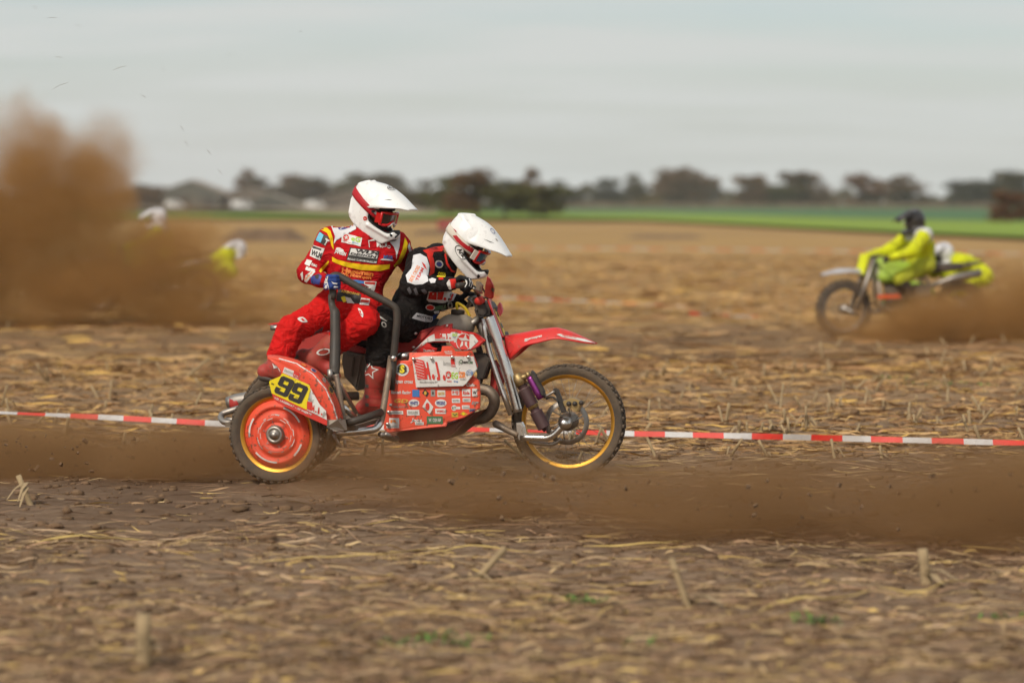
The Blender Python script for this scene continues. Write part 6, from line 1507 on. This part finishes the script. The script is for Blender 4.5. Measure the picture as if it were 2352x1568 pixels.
dd('sleeve_panel', poly_px(2, [(400, 580), (470, 562), (540, 600), (565, 690), (550, 800), (560, 850), (500, 880), (420, 885), (340, 860), (322, 790), (380, 720), (440, 660), (490, 630), (480, 600)]), 'cloth_white')
dd('sleeve_mark', poly_px(2, [(485, 650), (520, 680), (540, 735), (505, 700)]), 'cloth_red', 0.005); dd('lettering', text_px(2, 'SIDE CROSS', 385, 860, 470, 700, 34, 0.03), 'print_orange', 0.005); dd('lettering', text_px(2, 'TEAM', 450, 850, 510, 720, 30, 0.03), 'print_red', 0.005)
dd('sleeve_panel', poly_px(2, [(560, 830), (600, 815), (640, 830), (630, 865), (585, 870)]), 'cloth_white', 0.004)
for q_ in ([(335, 930), (360, 905), (385, 960), (365, 985)], [(400, 930), (430, 915), (455, 980), (430, 995)], [(480, 935), (520, 925), (550, 960), (520, 985)]): dd('sleeve_panel', poly_px(2, q_), 'cloth_grey', 0.004)
dd('collar', poly_px(2, [(720, 570), (740, 560), (760, 660), (800, 730), (850, 750), (850, 765), (790, 745), (740, 670)]), 'cloth_red', 0.004)
dd('emblem', ell_px(2, 665, 670, 44, 40, 0.4), 'print_white', 0.004); dd('emblem_mark', ell_px(2, 665, 670, 30, 26, 0.4), 'print_navy', 0.0055)
dd('lettering', text_px(2, 'OSSA', 650, 785, 738, 795, 34, 0.06), 'print_yellow', 0.004); dd('patch', poly_px(2, [(650, 795), (735, 800), (733, 810), (648, 806)]), 'print_yellow', 0.004)
dd('patch', poly_px(2, [(665, 815), (715, 812), (715, 832), (668, 835)]), 'cloth_red', 0.004)
dd('patch', poly_px(2, [(540, 1040), (560, 950), (700, 950), (755, 950), (745, 1020), (840, 960), (850, 985), (820, 1050), (700, 1075), (560, 1060)]), 'cloth_white', 0.004)
dd('emblem', mergep(poly_px(2, [(552, 1030), (572, 955), (640, 952), (640, 1040)]), poly_px(2, [(645, 1035), (655, 955), (672, 955), (668, 985), (690, 985), (695, 952), (718, 952), (700, 1040), (680, 1040), (686, 1005), (664, 1005), (662, 1038)]), ell_px(2, 725, 1030, 16, 16), poly_px(2, [(770, 1040), (785, 1010), (812, 975), (838, 965), (815, 1015), (800, 1045)])), 'cloth_red', 0.0055)
dd('emblem', ell_px(2, 575, 1120, 50, 32, 0.1), 'print_white', 0.004); dd('emblem_mark', ell_px(2, 575, 1120, 38, 24, 0.1), 'cloth_red', 0.0055)
dd('patch', poly_px(2, [(620, 1110), (740, 1090), (745, 1130), (625, 1150)]), 'print_darkgreen', 0.004); dd('emblem', ell_px(2, 785, 1100, 28, 42), 'print_white', 0.004); dd('emblem_mark', ell_px(2, 785, 1098, 13, 18), 'print_black', 0.0055); dd('patch', poly_px(2, [(610, 1160), (745, 1140), (740, 1170), (620, 1185)]), 'cloth_white', 0.004)
dd('patch', poly_px(2, [(600, 1200), (800, 1160), (790, 1215), (690, 1250), (600, 1265)]), 'cloth_blue', 0.004)
dd('patch', poly_px(2, [(430, 1180), (600, 1215), (600, 1275), (500, 1270), (380, 1235)]), 'cloth_white', 0.004); dd('lettering', text_px(2, 'MOTORS', 430, 1225, 590, 1250, 26, 0.03), 'print_black', 0.0055)
dd('knee_emblem', mergep(poly_px(3, [(1185, 172), (1230, 168), (1305, 215), (1295, 222), (1230, 190), (1190, 190)])), 'print_grey', 0.004); dd('knee_emblem', ell_px(3, 1270, 255, 34, 24, 0.9, 18, 0.55), 'print_grey', 0.004)
# boots: star outline
def star_ring(k, cx, cy, ro, ri, f):
    A = [(cx + (ro if i % 2 == 0 else ri) * math.sin(math.pi * i / 5 + 0.2), cy - (ro if i % 2 == 0 else ri) * math.cos(math.pi * i / 5 + 0.2)) for i in range(10)]
    Bq = [(cx + (x - cx) * f, cy + (y - cy) * f) for x, y in A]
    return np.array([D(k, *q) for q in A + Bq]), [(i, (i + 1) % 10, 10 + (i + 1) % 10, 10 + i) for i in range(10)]
dd('boot_emblem', star_ring(3, 1120, 735, 98, 44, 0.72), 'print_white', 0.004, [bR]); dd('boot_emblem', poly_px(3, [(1035, 640), (1050, 622), (1085, 660), (1060, 690)]), 'print_white', 0.004, [bR])
dd('boot_buckle', ell_px(3, 1072, 705, 36, 32), 'boot_grey', 0.004, [bR])
for y_ in (890, 1000, 1085):
    dd('boot_strap', poly_px(3, [(1010, y_ + 30), (1090, y_ - 10), (1230, y_ + 5), (1228, y_ + 30), (1095, y_ + 18), (1012, y_ + 52)]), 'red_dark', 0.004, [bR]); dd('boot_buckle', poly_px(3, [(1080, y_ - 12), (1115, y_ - 8), (1112, y_ + 26), (1078, y_ + 22)]), 'boot_grey', 0.006, [bR])
# gloves
dd('glove_cuff', poly_px(2, [(755, 860), (775, 830), (845, 825), (850, 915), (790, 925)]), 'cloth_red', 0.004, DB + [g1]); dd('glove_cuff', poly_px(2, [(750, 870), (770, 835), (782, 840), (800, 930), (815, 960), (800, 955), (770, 920)]), 'print_white', 0.0055, DB + [g1])
dd('glove_print', ell_px('d', 372, 430, 55, 62), 'cloth_red', 0.003, [g1])
for q_ in ([(470, 300), (500, 310), (530, 400), (505, 500), (490, 490), (512, 400)], [(530, 330), (560, 350), (575, 430), (540, 520), (525, 515), (555, 430)], [(420, 350), (460, 380), (470, 440), (430, 520), (415, 515), (450, 440)]): dd('glove_print', poly_px('d', q_), 'print_white', 0.003, [g1])
dd('glove_print', poly_px('d', [(455, 720), (480, 680), (575, 690), (560, 750), (530, 770), (490, 730)]), 'print_white', 0.003, [g2])
# helmet print
dd('emblem_ring', ell_px('g', 800, 950, 180, 96, 0.98, 30, 0.9), 'print_black', 0.002, [h2], h2); dd('lettering', text_px('g', 'Arai', 715, 880, 845, 1075, 95, 0.03, 0.1), 'print_black', 0.002, [h2], h2)
dd('emblem_ring', ell_px('g', 1512, 475, 72, 34, 0.9, 20, 0.82), 'print_navy', 0.002, [pk2], pk2)
dd('helmet_vent', poly_px('g', [(1310, 650), (1420, 690), (1555, 745), (1440, 715)]), 'trim_black', 0.002, [pk2], pk2); dd('helmet_vent', poly_px('g', [(1565, 635), (1600, 650), (1640, 705), (1600, 690)]), 'print_grey', 0.002, [pk2], pk2)
dd('helmet_vent', poly_px('g', [(1180, 1430), (1240, 1480), (1190, 1530), (1170, 1500)]), 'trim_black', 0.002, [h2], h2)
dd('strap_print', poly_px('g', [(625, 575), (710, 565), (830, 700), (960, 800), (1060, 800), (1165, 880), (1030, 890), (930, 830), (770, 680), (900, 820), (1080, 945), (1030, 950), (850, 830), (700, 690)]), 'strap_red', 0.003, [st2], st2)
dd('strap_print', poly_px('g', [(600, 330), (625, 350), (740, 520), (715, 530), (640, 420)]), 'strap_red', 0.003, [st2], st2)
# ------------------------------------------------------------------ the two yellow outfits beyond
mat('hi_yellow', (0.74, 0.78, 0.01), 0.7, attr=False, var=0.08, vscale=6)
mat('lime_plastic', (0.34, 0.50, 0.05), 0.5, dust=0.3); mat('far_white', (0.70, 0.69, 0.70), 0.4, dust=0.25); mat('far_dark', (0.03, 0.026, 0.026), 0.6, dust=0.4); mat('orange_plastic', (0.68, 0.10, 0.03), 0.45)
mat('kit_yellow', (0.7, 0.75, 0.01), 0.8, attr=True, crease=0.9, spec=0.2, dust=0.25, dscale=7, spat=0.8)
mat('grey_fender', (0.42, 0.42, 0.44), 0.5, dust=0.35)
mat('helmet_black', (0.03, 0.025, 0.022), 0.3, coat=0.3)
def simple_wheel(root, c, Rt, wt):
    p = [(Rt - 0.075, -wt * 0.3), (Rt - 0.05, -wt * 0.5), (Rt - 0.02, -wt * 0.46), (Rt, -wt * 0.2), (Rt, wt * 0.2), (Rt - 0.02, wt * 0.46), (Rt - 0.05, wt * 0.5), (Rt - 0.075, wt * 0.3), (Rt - 0.075, -wt * 0.3)]
    gs = [lathe_geo(p, c, (0, 1, 0), 32)]
    for i in range(30):
        a = 2 * math.pi * i / 30; rd = Vector((math.cos(a), 0, math.sin(a))); tg = Vector((-math.sin(a), 0, math.cos(a)))
        gs.append(box_geo(Vector(c) + rd * (Rt + 0.004), (0.02, wt * 0.4, 0.012), Matrix((tg, Vector((0, 1, 0)), rd)).transposed()))
    w = geo('wheel', merge(*gs), 'tyre_rubber', root)
    geo('rim', lathe_geo([(Rt - 0.10, -wt * 0.2), (Rt - 0.07, -wt * 0.3), (Rt - 0.07, wt * 0.3), (Rt - 0.10, wt * 0.2), (Rt - 0.10, -wt * 0.2)], c, (0, 1, 0), 32), 'steel', w)
    geo('hub', merge(lathe_geo([(0, -0.08), (0.05, -0.07), (0.06, 0), (0.05, 0.07), (0, 0.08)], c, (0, 1, 0), 16), *[tube_geo([Vector(c), Vector(c) + Vector((math.cos(a), 0, math.sin(a))) * (Rt - 0.09)], 0.004, 5) for a in np.linspace(0, 6.28, 19)[:-1]]), 'steel', w)
def yellow_outfit(M, label):
    r_ = empty('sidecar_motorcycle', M); tag(r_, label, 'sidecar', 'yellow outfits racing behind')
    V3 = Vector
    for c, Rt, wt in (((0.75, 0, 0.345), 0.345, 0.09), ((-0.75, 0, 0.33), 0.33, 0.13), ((-0.5, -1.0, 0.29), 0.29, 0.13)): simple_wheel(r_, c, Rt, wt)
    for y in (-0.11, 0.11):
        tube('fork_tube', [V3((0.40, y, 0.98)), V3((0.62, y, 0.34))], 0.03, 'steel', r_); tube('leading_link', [V3((0.60, y, 0.27)), V3((0.75, y, 0.345))], 0.022, 'steel', r_)
        tube('swing_arm', [V3((-0.2, y, 0.38)), V3((-0.75, y, 0.33))], 0.028, 'steel', r_)
        tube('frame_tube', fillet([V3((0.36, y * 0.5, 0.92)), V3((0.30, y, 0.35)), V3((-0.25, y, 0.28)), V3((-0.30, y, 0.72)), V3((0.34, y * 0.5, 0.86))], 0.08), 0.02, 'steel', r_)
    rows = [[V3((x, hw * t, z - dr * abs(t) ** 2)) for t in (-1, -0.5, 0, 0.5, 1)] for x, z, hw, dr in ((0.42, 0.80, 0.07, 0.10), (0.6, 0.84, 0.10, 0.05), (0.85, 0.84, 0.10, 0.05), (1.05, 0.78, 0.05, 0.02))]
    sheet('front_fender', rows, 'grey_fender', r_, 0.006, sub=3)
    s = SDF(0.02); s.cap((0.25, 0, 0.86), (-0.05, 0, 0.82), 0.12, 0.10, 0.05); s.cap((0.28, 0.1, 0.74), (0.0, 0.1, 0.72), 0.08, 0.07, 0.05); s.cap((0.28, -0.1, 0.74), (0.0, -0.1, 0.72), 0.08, 0.07, 0.05)
    V, Q = s.mesh(); mesh_np('tank_shroud', V, Q, 'lime_plastic', r_, geo=False)
    s = SDF(0.02); s.cap((-0.05, 0, 0.80), (-0.75, 0, 0.86), 0.08, 0.05, 0.03); V, Q = s.mesh(); mesh_np('seat', V, Q, 'far_dark', r_, geo=False)
    plate('side_panel', [V3((x, 0.17, z)) for x, z in ((0.3, 0.62), (-0.3, 0.66), (-0.32, 0.50), (0.22, 0.44))], -0.02, 'grey_plastic', r_, 0.004)
    plate('orange_trim', [V3((x, 0.18, z)) for x, z in ((0.40, 0.52), (0.10, 0.53), (0.08, 0.48), (0.36, 0.47))], -0.02, 'orange_plastic', r_, 0.004)
    s = SDF(0.02); s.box((0.0, 0, 0.42), (0.2, 0.13, 0.14), 0.04, 0.02); s.box((0.1, 0, 0.58), (0.1, 0.1, 0.12), 0.03, 0.03); V, Q = s.mesh(); mesh_np('engine', V, Q, 'far_dark', r_, geo=False)
    plate('rear_fender', [V3((x, -0.1, z)) for x, z in ((-0.5, 0.84), (-1.0, 0.92), (-1.02, 0.90), (-0.5, 0.80))], 0.2, 'far_dark', r_, 0.004)
    tube('handlebar', catmull([V3((0.36, 0.40, 0.98)), V3((0.42, 0.2, 1.0)), V3((0.42, 0, 0.98)), V3((0.42, -0.2, 1.0)), V3((0.36, -0.40, 0.98))], 5), 0.014, 'far_dark', r_)
    plate('number_board', [V3((x, -0.12, z)) for x, z in ((0.50, 1.02), (0.56, 0.78), (0.54, 0.76), (0.47, 1.0))], 0.24, 'hi_yellow', r_, 0.004)
    geo('platform', box_geo((-0.35, -0.55, 0.28), (0.5, 0.38, 0.015)), 'far_dark', r_, False)
    tube('grab_rail', fillet([V3((-0.1, -0.25, 0.3)), V3((-0.15, -0.4, 1.0)), V3((-0.75, -0.5, 0.95)), V3((-0.8, -0.6, 0.3))], 0.1), 0.024, 'far_dark', r_)
    rows = [[V3((-0.5 + rr * math.cos(a), -1.0 + y, 0.29 + rr * math.sin(a))) for y, rr in ((-0.12, 0.30), (-0.1, 0.36), (0.1, 0.36), (0.12, 0.30))] for a in np.linspace(0.1, 2.6, 9)]
    sheet('wheel_guard', rows, 'lime_plastic', r_, 0.006)
    tube('silencer', [V3((-0.3, 0.15, 0.62)), V3((-0.6, 0.17, 0.72)), V3((-0.95, 0.17, 0.78))], [0.03, 0.05, 0.05], 'steel', r_)
    return r_
def far_helmet(par, c, d, m, pitch=0.3):
    c = Vector(c); d = Vector(d).normalized(); yaw = math.atan2(d.y, d.x)
    M3 = Matrix.Rotation(yaw, 3, 'Z') @ Matrix.Rotation(pitch, 3, 'Y'); put = lambda p: c + M3 @ Vector(p)
    s = SDF(0.013); s.ell((0, 0, 0), (0.13, 0.115, 0.13), 0.02); s.ell((-0.01, 0, -0.07), (0.1, 0.1, 0.09), 0.03)
    for sg in (-1, 1): s.cap((0.03, sg * 0.085, -0.12), (0.17, sg * 0.03, -0.14), 0.035, 0.04, 0.03)
    V, Q = s.mesh(); V = np.array([put(p)[:] for p in V]); h = mesh_np('helmet', V, Q, m, par, geo=False)
    rows = [[put((x, hw * t, z - 0.05 * abs(t) ** 2)) for t in (-1, -0.5, 0, 0.5, 1)] for x, z, hw in ((0.0, 0.135, 0.09), (0.1, 0.125, 0.11), (0.2, 0.09, 0.1), (0.29, 0.05, 0.06))]
    sheet('peak', rows, m, h, 0.006)
    rows = [[put((0.135 - 3.5 * y * y, y, z)) for y in np.linspace(-0.085, 0.085, 7)] for z in (-0.07, -0.01)]
    sheet('goggle_lens', rows, 'lens_smoke', h, 0.004)
def far_person(M, label, P, cols, helm, hdir, pitch, seed):
    """P: joints in the outfit's frame"""
    s = SDF(0.016)
    V3 = Vector; P = {k: V3(v) for k, v in P.items()}
    wa = P['pel'].lerp(P['cst'], 0.4); la = (P['sL'] - P['sR'])
    s.cap(P['hL'], P['hR'], 0.12, 0.12, 0.04, 1); s.cap(P['pel'], wa, 0.14, 0.15, 0.05, 0)
    for g in (0.18, -0.18): s.cap(wa + la * g * 0.6, P['cst'] + la * g, 0.13, 0.145, 0.05, 0)
    s.cap(P['sL'], P['sR'], 0.095, 0.095, 0.05, 3); s.cap(P['cst'], P['nck'], 0.12, 0.07, 0.05, 0); s.cap(P['nck'], P['hd'], 0.055, 0.06, 0.02, 2); s.ell(P['hd'], (0.09, 0.08, 0.11), 0.02, 2)
    for q in 'LR':
        s.cap(P['s' + q], P['e' + q], 0.092, 0.075, 0.03, 0); s.cap(P['e' + q], P['w' + q], 0.070, 0.05, 0.03, 0)
        s.cap(P['h' + q], P['k' + q], 0.11, 0.085, 0.04, 1); s.cap(P['k' + q], P['a' + q], 0.08, 0.06, 0.03, 4); s.cap(P['a' + q], P['a' + q] + V3((0.16, 0, -0.05)), 0.05, 0.04, 0.03, 4)
        d = (P['w' + q] - P['e' + q]).normalized(); side = d.cross(V3((0, 0, 1))).normalized(); k0 = P['w' + q] + d * 0.07
        s.cap(P['w' + q], k0, 0.036, 0.036, 0.02, 5)
        for i in range(4): a = k0 + side * (i - 1.5) * 0.022; b = a + d * 0.03 - V3((0, 0, 0.025)); s.cap(a, b, 0.014, 0.013, 0.008, 5); s.cap(b, b - d * 0.02 - V3((0, 0, 0.02)), 0.013, 0.012, 0.006, 5)
        s.cap(k0 - d * 0.04 + side * 0.035, k0 + side * 0.05 - V3((0, 0, 0.03)), 0.014, 0.013, 0.008, 5)
    V, Q = s.mesh(); tg = s.tags(V); V = wrinkle(V, Q, 0.011, seed, (18, 55), 14)
    base = V3((P['pel'].x, P['pel'].y, min(P['aL'].z, P['aR'].z) - 0.1))
    o = mesh_np('person', V, Q, 'kit_yellow', None, True, base, np.array([cols[t] for t in tg]), geo=False)
    o.matrix_world = M @ Matrix.Translation(base); tag(o, label, 'person')
    far_helmet(o, P['hd'] - base + V3((0, 0, 0.02)), hdir, helm, pitch)
YL, WH, DK, GY = (0.74, 0.78, 0.01), (0.66, 0.66, 0.67), (0.025, 0.022, 0.022), (0.22, 0.2, 0.22)
RIDER = {k: (v[0], v[1], v[2] - (0.075 if v[2] > 1.05 else 0.02)) for k, v in dict(pel=(-0.25, 0, 0.92), cst=(-0.24, 0, 1.17), nck=(-0.20, 0, 1.38), hd=(-0.16, 0, 1.49), sL=(-0.20, 0.22, 1.32), sR=(-0.20, -0.22, 1.32), eL=(0.04, 0.40, 1.12), eR=(0.04, -0.40, 1.12), wL=(0.30, 0.40, 1.0), wR=(0.30, -0.40, 1.0),
             hL=(-0.26, 0.12, 0.90), hR=(-0.26, -0.12, 0.90), kL=(0.12, 0.24, 0.74), kR=(0.12, -0.24, 0.74), aL=(-0.12, 0.22, 0.38), aR=(-0.12, -0.22, 0.38)).items()}
PASS = dict(pel=(-1.22, -0.5, 0.74), cst=(-1.0, -0.5, 0.86), nck=(-0.83, -0.5, 0.95), hd=(-0.74, -0.5, 1.0), sL=(-0.88, -0.28, 0.90), sR=(-0.92, -0.72, 0.92), eL=(-0.72, -0.26, 0.72), eR=(-0.74, -0.84, 0.76), wL=(-0.52, -0.42, 0.86), wR=(-0.60, -0.62, 0.88),
            hL=(-1.22, -0.38, 0.72), hR=(-1.25, -0.62, 0.72), kL=(-0.92, -0.34, 0.54), kR=(-0.96, -0.74, 0.54), aL=(-1.16, -0.36, 0.36), aR=(-1.18, -0.72, 0.36))
def place(pxf, Yw, ang):
    g = at(pxf, 464 + CAMH * F / Yw, Yw); Mr = Matrix.Rotation(math.pi + ang, 4, 'Z')
    o = Mr @ Vector((0.75, 0, 0)); return Matrix.Translation(Vector((g.x, Yw, 0)) - o) @ Mr
MR = place(1938, 30.2, R(12))
yellow_outfit(MR, 'yellow and lime racing outfit with white front fender trailing brown dust behind')
far_person(MR, 'rider in fluorescent yellow with dark helmet, sitting upright on the far outfit', RIDER, {0: YL, 1: (0.5, 0.53, 0.03), 2: DK, 3: WH, 4: DK, 5: DK}, 'helmet_black', (1, 0.2, 0), 0.15, 41)
far_person(MR, 'passenger in yellow with white helmet crouching low behind the dark-helmeted rider', PASS, {0: YL, 1: YL, 2: DK, 3: YL, 4: WH, 5: DK}, 'far_white', (1, 0.3, 0), 0.3, 42)
ML = place(225, 37.0, R(6))
yellow_outfit(ML, 'outfit almost swallowed by the tall dust plume')
far_person(ML, 'rider in yellow with white helmet emerging from the tall dust plume', RIDER, {0: YL, 1: YL, 2: DK, 3: WH, 4: GY, 5: DK}, 'far_white', (1, 0.1, 0), 0.15, 43)
P2 = {k: (v[0] + 0.05, v[1], v[2] - 0.12) for k, v in PASS.items()}
P2['hd'] = (-1.34, -0.75, 0.92); P2['nck'] = (-1.26, -0.70, 0.88); P2['cst'] = (-1.12, -0.6, 0.78); P2['sL'] = (-1.14, -0.5, 0.86); P2['sR'] = (-1.2, -0.88, 0.84); P2['pel'] = (-0.98, -0.5, 0.66)
far_person(ML, 'yellow passenger hanging out low at the right edge of the tall dust plume', P2, {0: YL, 1: YL, 2: DK, 3: YL, 4: WH, 5: DK}, 'far_white', (1, 0.3, 0), 0.2, 44)
# ------------------------------------------------------------------ flying straw and crumbs of earth
q = random.Random(12); gs = []
for (px, py, ln, an) in [(528, 126, 0.030, -0.5), (375, 160, 0.035, -0.7), (138, 198, 0.10, 0.4), (418, 295, 0.04, -1.0), (453, 292, 0.03, -0.2), (428, 330, 0.05, -1.0), (275, 157, 0.09, 0.3), (135, 132, 0.04, -0.1), (330, 222, 0.035, -0.6), (480, 350, 0.04, -0.9), (505, 395, 0.05, -0.9), (80, 18, 0.04, -0.4), (120, 42, 0.06, 0.05), (690, 73, 0.03, 0.1), (180, 60, 0.05, -0.2)]:
    c = at(px, py, 14 + q.uniform(0, 8)); d = Vector((math.cos(an), q.uniform(-0.4, 0.4), math.sin(an))) * ln * 0.5
    gs.append(tube_geo([c - d, c + Vector((0, 0, ln * 0.06)), c + d], [0.0005, 0.0010, 0.0005], 5))
for i in range(900):
    if q.random() < 0.55: c = at(q.uniform(-40, 560), q.uniform(1000, 1110), q.uniform(14.4, 16))
    else: c = at(q.uniform(1000, 2400), q.gauss(1150, 60), q.uniform(11.6, 13.2))
    if c.z < 0.02: continue
    s_ = 0.0015 + 0.009 * q.random() ** 3; gs.append(box_geo(c, (s_ * q.uniform(0.8, 2.2), s_, s_ * 0.8), Matrix.Rotation(q.uniform(0, 3), 3, (q.random(), q.random(), 0.3))))
tag(geo('flying_debris', merge(*gs), 'clod_earth', None, False), 'crumbs of earth and straw flung into the air', 'debris', kind='stuff')

# ------------------------------------------------------------------ dust thrown up by the wheels
def dust(name, label, lo, hi, lobes, dens, col, nscale, seed, thr=(0.38, 0.62), aniso=0.25, nst=(1, 1, 1), warp=(0.3, 0.2, 0.2)):
    """box of drifting dust: soft lobes (centre, radii, weight) broken up by noise, zero at every face of the box"""
    lo, hi = Vector(lo), Vector(hi); c = (lo + hi) / 2
    m = bpy.data.materials.new(name); m.use_nodes = True; t = m.node_tree; t.nodes.clear(); n = lambda ty: t.nodes.new(ty); lk = t.links.new
    out = n('ShaderNodeOutputMaterial'); pv = n('ShaderNodeVolumePrincipled'); lk(pv.outputs[0], out.inputs['Volume'])
    pv.inputs['Color'].default_value = (*col, 1); pv.inputs['Anisotropy'].default_value = aniso; pv.inputs['Density Attribute'].default_value = ''
    tc = n('ShaderNodeTexCoord')
    mp = n('ShaderNodeMapping'); mp.inputs['Location'].default_value = (seed * 3.1, seed * 1.7, seed); mp.inputs['Scale'].default_value = nst; lk(tc.outputs['Object'], mp.inputs[0])
    ns = n('ShaderNodeTexNoise'); ns.inputs['Scale'].default_value = nscale; ns.inputs['Detail'].default_value = 4; ns.inputs['Roughness'].default_value = 0.6; ns.inputs['Distortion'].default_value = 0.4
    lk(mp.outputs[0], ns.inputs['Vector'])
    wn_ = n('ShaderNodeTexNoise'); wn_.inputs['Scale'].default_value = nscale * 0.55; wn_.inputs['Detail'].default_value = 3; lk(mp.outputs[0], wn_.inputs['Vector'])
    w1 = n('ShaderNodeVectorMath'); w1.operation = 'SUBTRACT'; lk(wn_.outputs['Color'], w1.inputs[0]); w1.inputs[1].default_value = (0.5, 0.5, 0.5)
    w2 = n('ShaderNodeVectorMath'); w2.operation = 'MULTIPLY_ADD'; lk(w1.outputs[0], w2.inputs[0]); w2.inputs[1].default_value = Vector(warp) * 2; lk(tc.outputs['Object'], w2.inputs[2])
    acc = None
    for (lc, lr, wt) in lobes:
        v = n('ShaderNodeVectorMath'); v.operation = 'SUBTRACT'; lk(w2.outputs[0], v.inputs[0]); v.inputs[1].default_value = Vector(lc) - c
        d = n('ShaderNodeVectorMath'); d.operation = 'DIVIDE'; lk(v.outputs[0], d.inputs[0]); d.inputs[1].default_value = lr
        l_ = n('ShaderNodeVectorMath'); l_.operation = 'LENGTH'; lk(d.outputs[0], l_.inputs[0])
        mr = n('ShaderNodeMapRange'); mr.interpolation_type = 'SMOOTHSTEP'; mr.inputs['From Min'].default_value = 1.0; mr.inputs['From Max'].default_value = 0.1; mr.inputs['To Min'].default_value = 0; mr.inputs['To Max'].default_value = wt
        lk(l_.outputs['Value'], mr.inputs['Value'])
        if acc is None: acc = mr.outputs[0]
        else:
            a = n('ShaderNodeMath'); a.operation = 'MAXIMUM'; lk(acc, a.inputs[0]); lk(mr.outputs[0], a.inputs[1]); acc = a.outputs[0]
    # noise eats into the thin rim more than into the core
    ad = n('ShaderNodeMath'); ad.operation = 'MULTIPLY_ADD'; lk(acc, ad.inputs[0]); ad.inputs[1].default_value = 0.42; lk(ns.outputs['Fac'], ad.inputs[2])
    tr = n('ShaderNodeMapRange'); tr.inputs['From Min'].default_value = thr[0] + 0.15; tr.inputs['From Max'].default_value = thr[1] + 0.30; lk(ad.outputs[0], tr.inputs['Value'])
    mu = n('ShaderNodeMath'); mu.operation = 'MULTIPLY'; lk(acc, mu.inputs[0]); lk(tr.outputs[0], mu.inputs[1])
    mu2 = n('ShaderNodeMath'); mu2.operation = 'MULTIPLY'; lk(mu.outputs[0], mu2.inputs[0]); mu2.inputs[1].default_value = dens
    lk(mu2.outputs[0], pv.inputs['Density'])
    MATS[name] = m
    g = box_geo((0, 0, 0), (hi - lo) / 2); o = geo(name, g, name, None, False); o.location = c
    tag(o, label, 'dust', kind='stuff'); return o
def lobe(px, py, Y, rx, ry, rz, w): return (at(px, py, Y), (rx, ry, rz), w)
DC = (0.50, 0.29, 0.13); DP = (0.66, 0.37, 0.14)
def boxof(lobes):
    lo = [min(l[0][i] - l[1][i] * 1.15 for l in lobes) - 0.05 for i in range(3)]; hi = [max(l[0][i] + l[1][i] * 1.15 for l in lobes) + 0.05 for i in range(3)]
    lo[2] = max(lo[2], -0.12); return lo, hi
lb = [lobe(-80, 560, 33.2, 2.4, 1.6, 1.9, 1.0), lobe(120, 480, 33.2, 1.25, 1.4, 1.5, 1.0), lobe(40, 400, 33.2, 1.3, 1.3, 1.1, 1.0), lobe(200, 410, 33.2, 1.0, 1.2, 1.1, 0.95), lobe(190, 620, 33.2, 1.6, 1.5, 1.2, 1.0), lobe(320, 610, 33.4, 1.7, 1.3, 1.3, 1.0), lobe(450, 690, 33.4, 1.7, 1.3, 0.95, 0.85), lobe(660, 710, 33.6, 2.0, 1.2, 0.75, 0.55), lobe(0, 330, 33.2, 1.2, 1.0, 0.9, 0.7), lobe(180, 345, 33.2, 0.9, 1.0, 0.7, 0.45)]
dust('dust_plume', 'tall brown dust plume rising behind the outfits', *boxof(lb), lb, 4.8, DP, 1.6, 1, thr=(0.36, 0.64), warp=(0.9, 0.5, 0.5))
lb = [lobe(2300, 735, 29.2, 1.6, 0.9, 0.72, 1.0), lobe(2130, 735, 29.0, 1.2, 0.9, 0.62, 0.95), lobe(2430, 715, 29.4, 1.6, 1.0, 0.9, 1.0), lobe(1985, 755, 28.9, 1.0, 0.8, 0.48, 0.6)]
dust('dust_trail', 'low dust trail behind the far yellow outfit', *boxof(lb), lb, 5.5, DP, 1.8, 2, warp=(0.6, 0.4, 0.4))
lb = [lobe(2180, 1170, 11.9, 1.1, 0.7, 0.46, 1.0), lobe(1820, 1170, 12.3, 1.0, 0.6, 0.44, 0.9), lobe(2440, 1150, 12.3, 1.0, 0.7, 0.46, 1.0), lobe(1500, 1170, 12.0, 0.9, 0.65, 0.36, 0.75), lobe(1180, 1130, 12.7, 1.0, 0.6, 0.40, 0.85), lobe(900, 1085, 13.1, 0.9, 0.5, 0.34, 0.6), lobe(1300, 1060, 13.6, 0.7, 0.4, 0.24, 0.16)]
dust('dust_cloud', 'low cloud of dirt rolling across the track before the front wheel', *boxof(lb), lb, 10.0, DC, 3.2, 3, thr=(0.40, 0.72), nst=(0.4, 1, 1.3), warp=(0.6, 0.55, 0.2))
lb = [lobe(100, 1050, 14.9, 1.3, 0.7, 0.36, 1.0), lobe(420, 1050, 14.5, 0.95, 0.7, 0.32, 0.9), lobe(640, 1060, 13.75, 0.6, 0.30, 0.36, 0.28), lobe(850, 1065, 14.0, 0.8, 0.5, 0.32, 0.7), lobe(-140, 1040, 15.2, 1.0, 0.7, 0.40, 1.0), lobe(760, 950, 13.7, 1.0, 0.28, 0.48, 0.09)]
dust('dust_roost', 'dirt thrown back by the wheels of the red outfit', *boxof(lb), lb, 13.0, DC, 3.0, 4, thr=(0.40, 0.70), nst=(0.4, 1, 1.3), warp=(0.6, 0.4, 0.2))
# ------------------------------------------------------------------ air
hz = bpy.data.materials.new('haze'); hz.use_nodes = True; t = hz.node_tree; t.nodes.clear()
o_ = t.nodes.new('ShaderNodeOutputMaterial'); pv = t.nodes.new('ShaderNodeVolumePrincipled'); t.links.new(pv.outputs[0], o_.inputs['Volume'])
pv.inputs['Color'].default_value = (0.86, 0.84, 0.80, 1); pv.inputs['Density'].default_value = 0.0002; MATS['haze'] = hz
tag(geo('haze', box_geo((0, 600, 15.5), (900, 700, 16.6)), 'haze', None, False), 'thin pale haze in the air over the fields', 'haze', kind='stuff')
# END
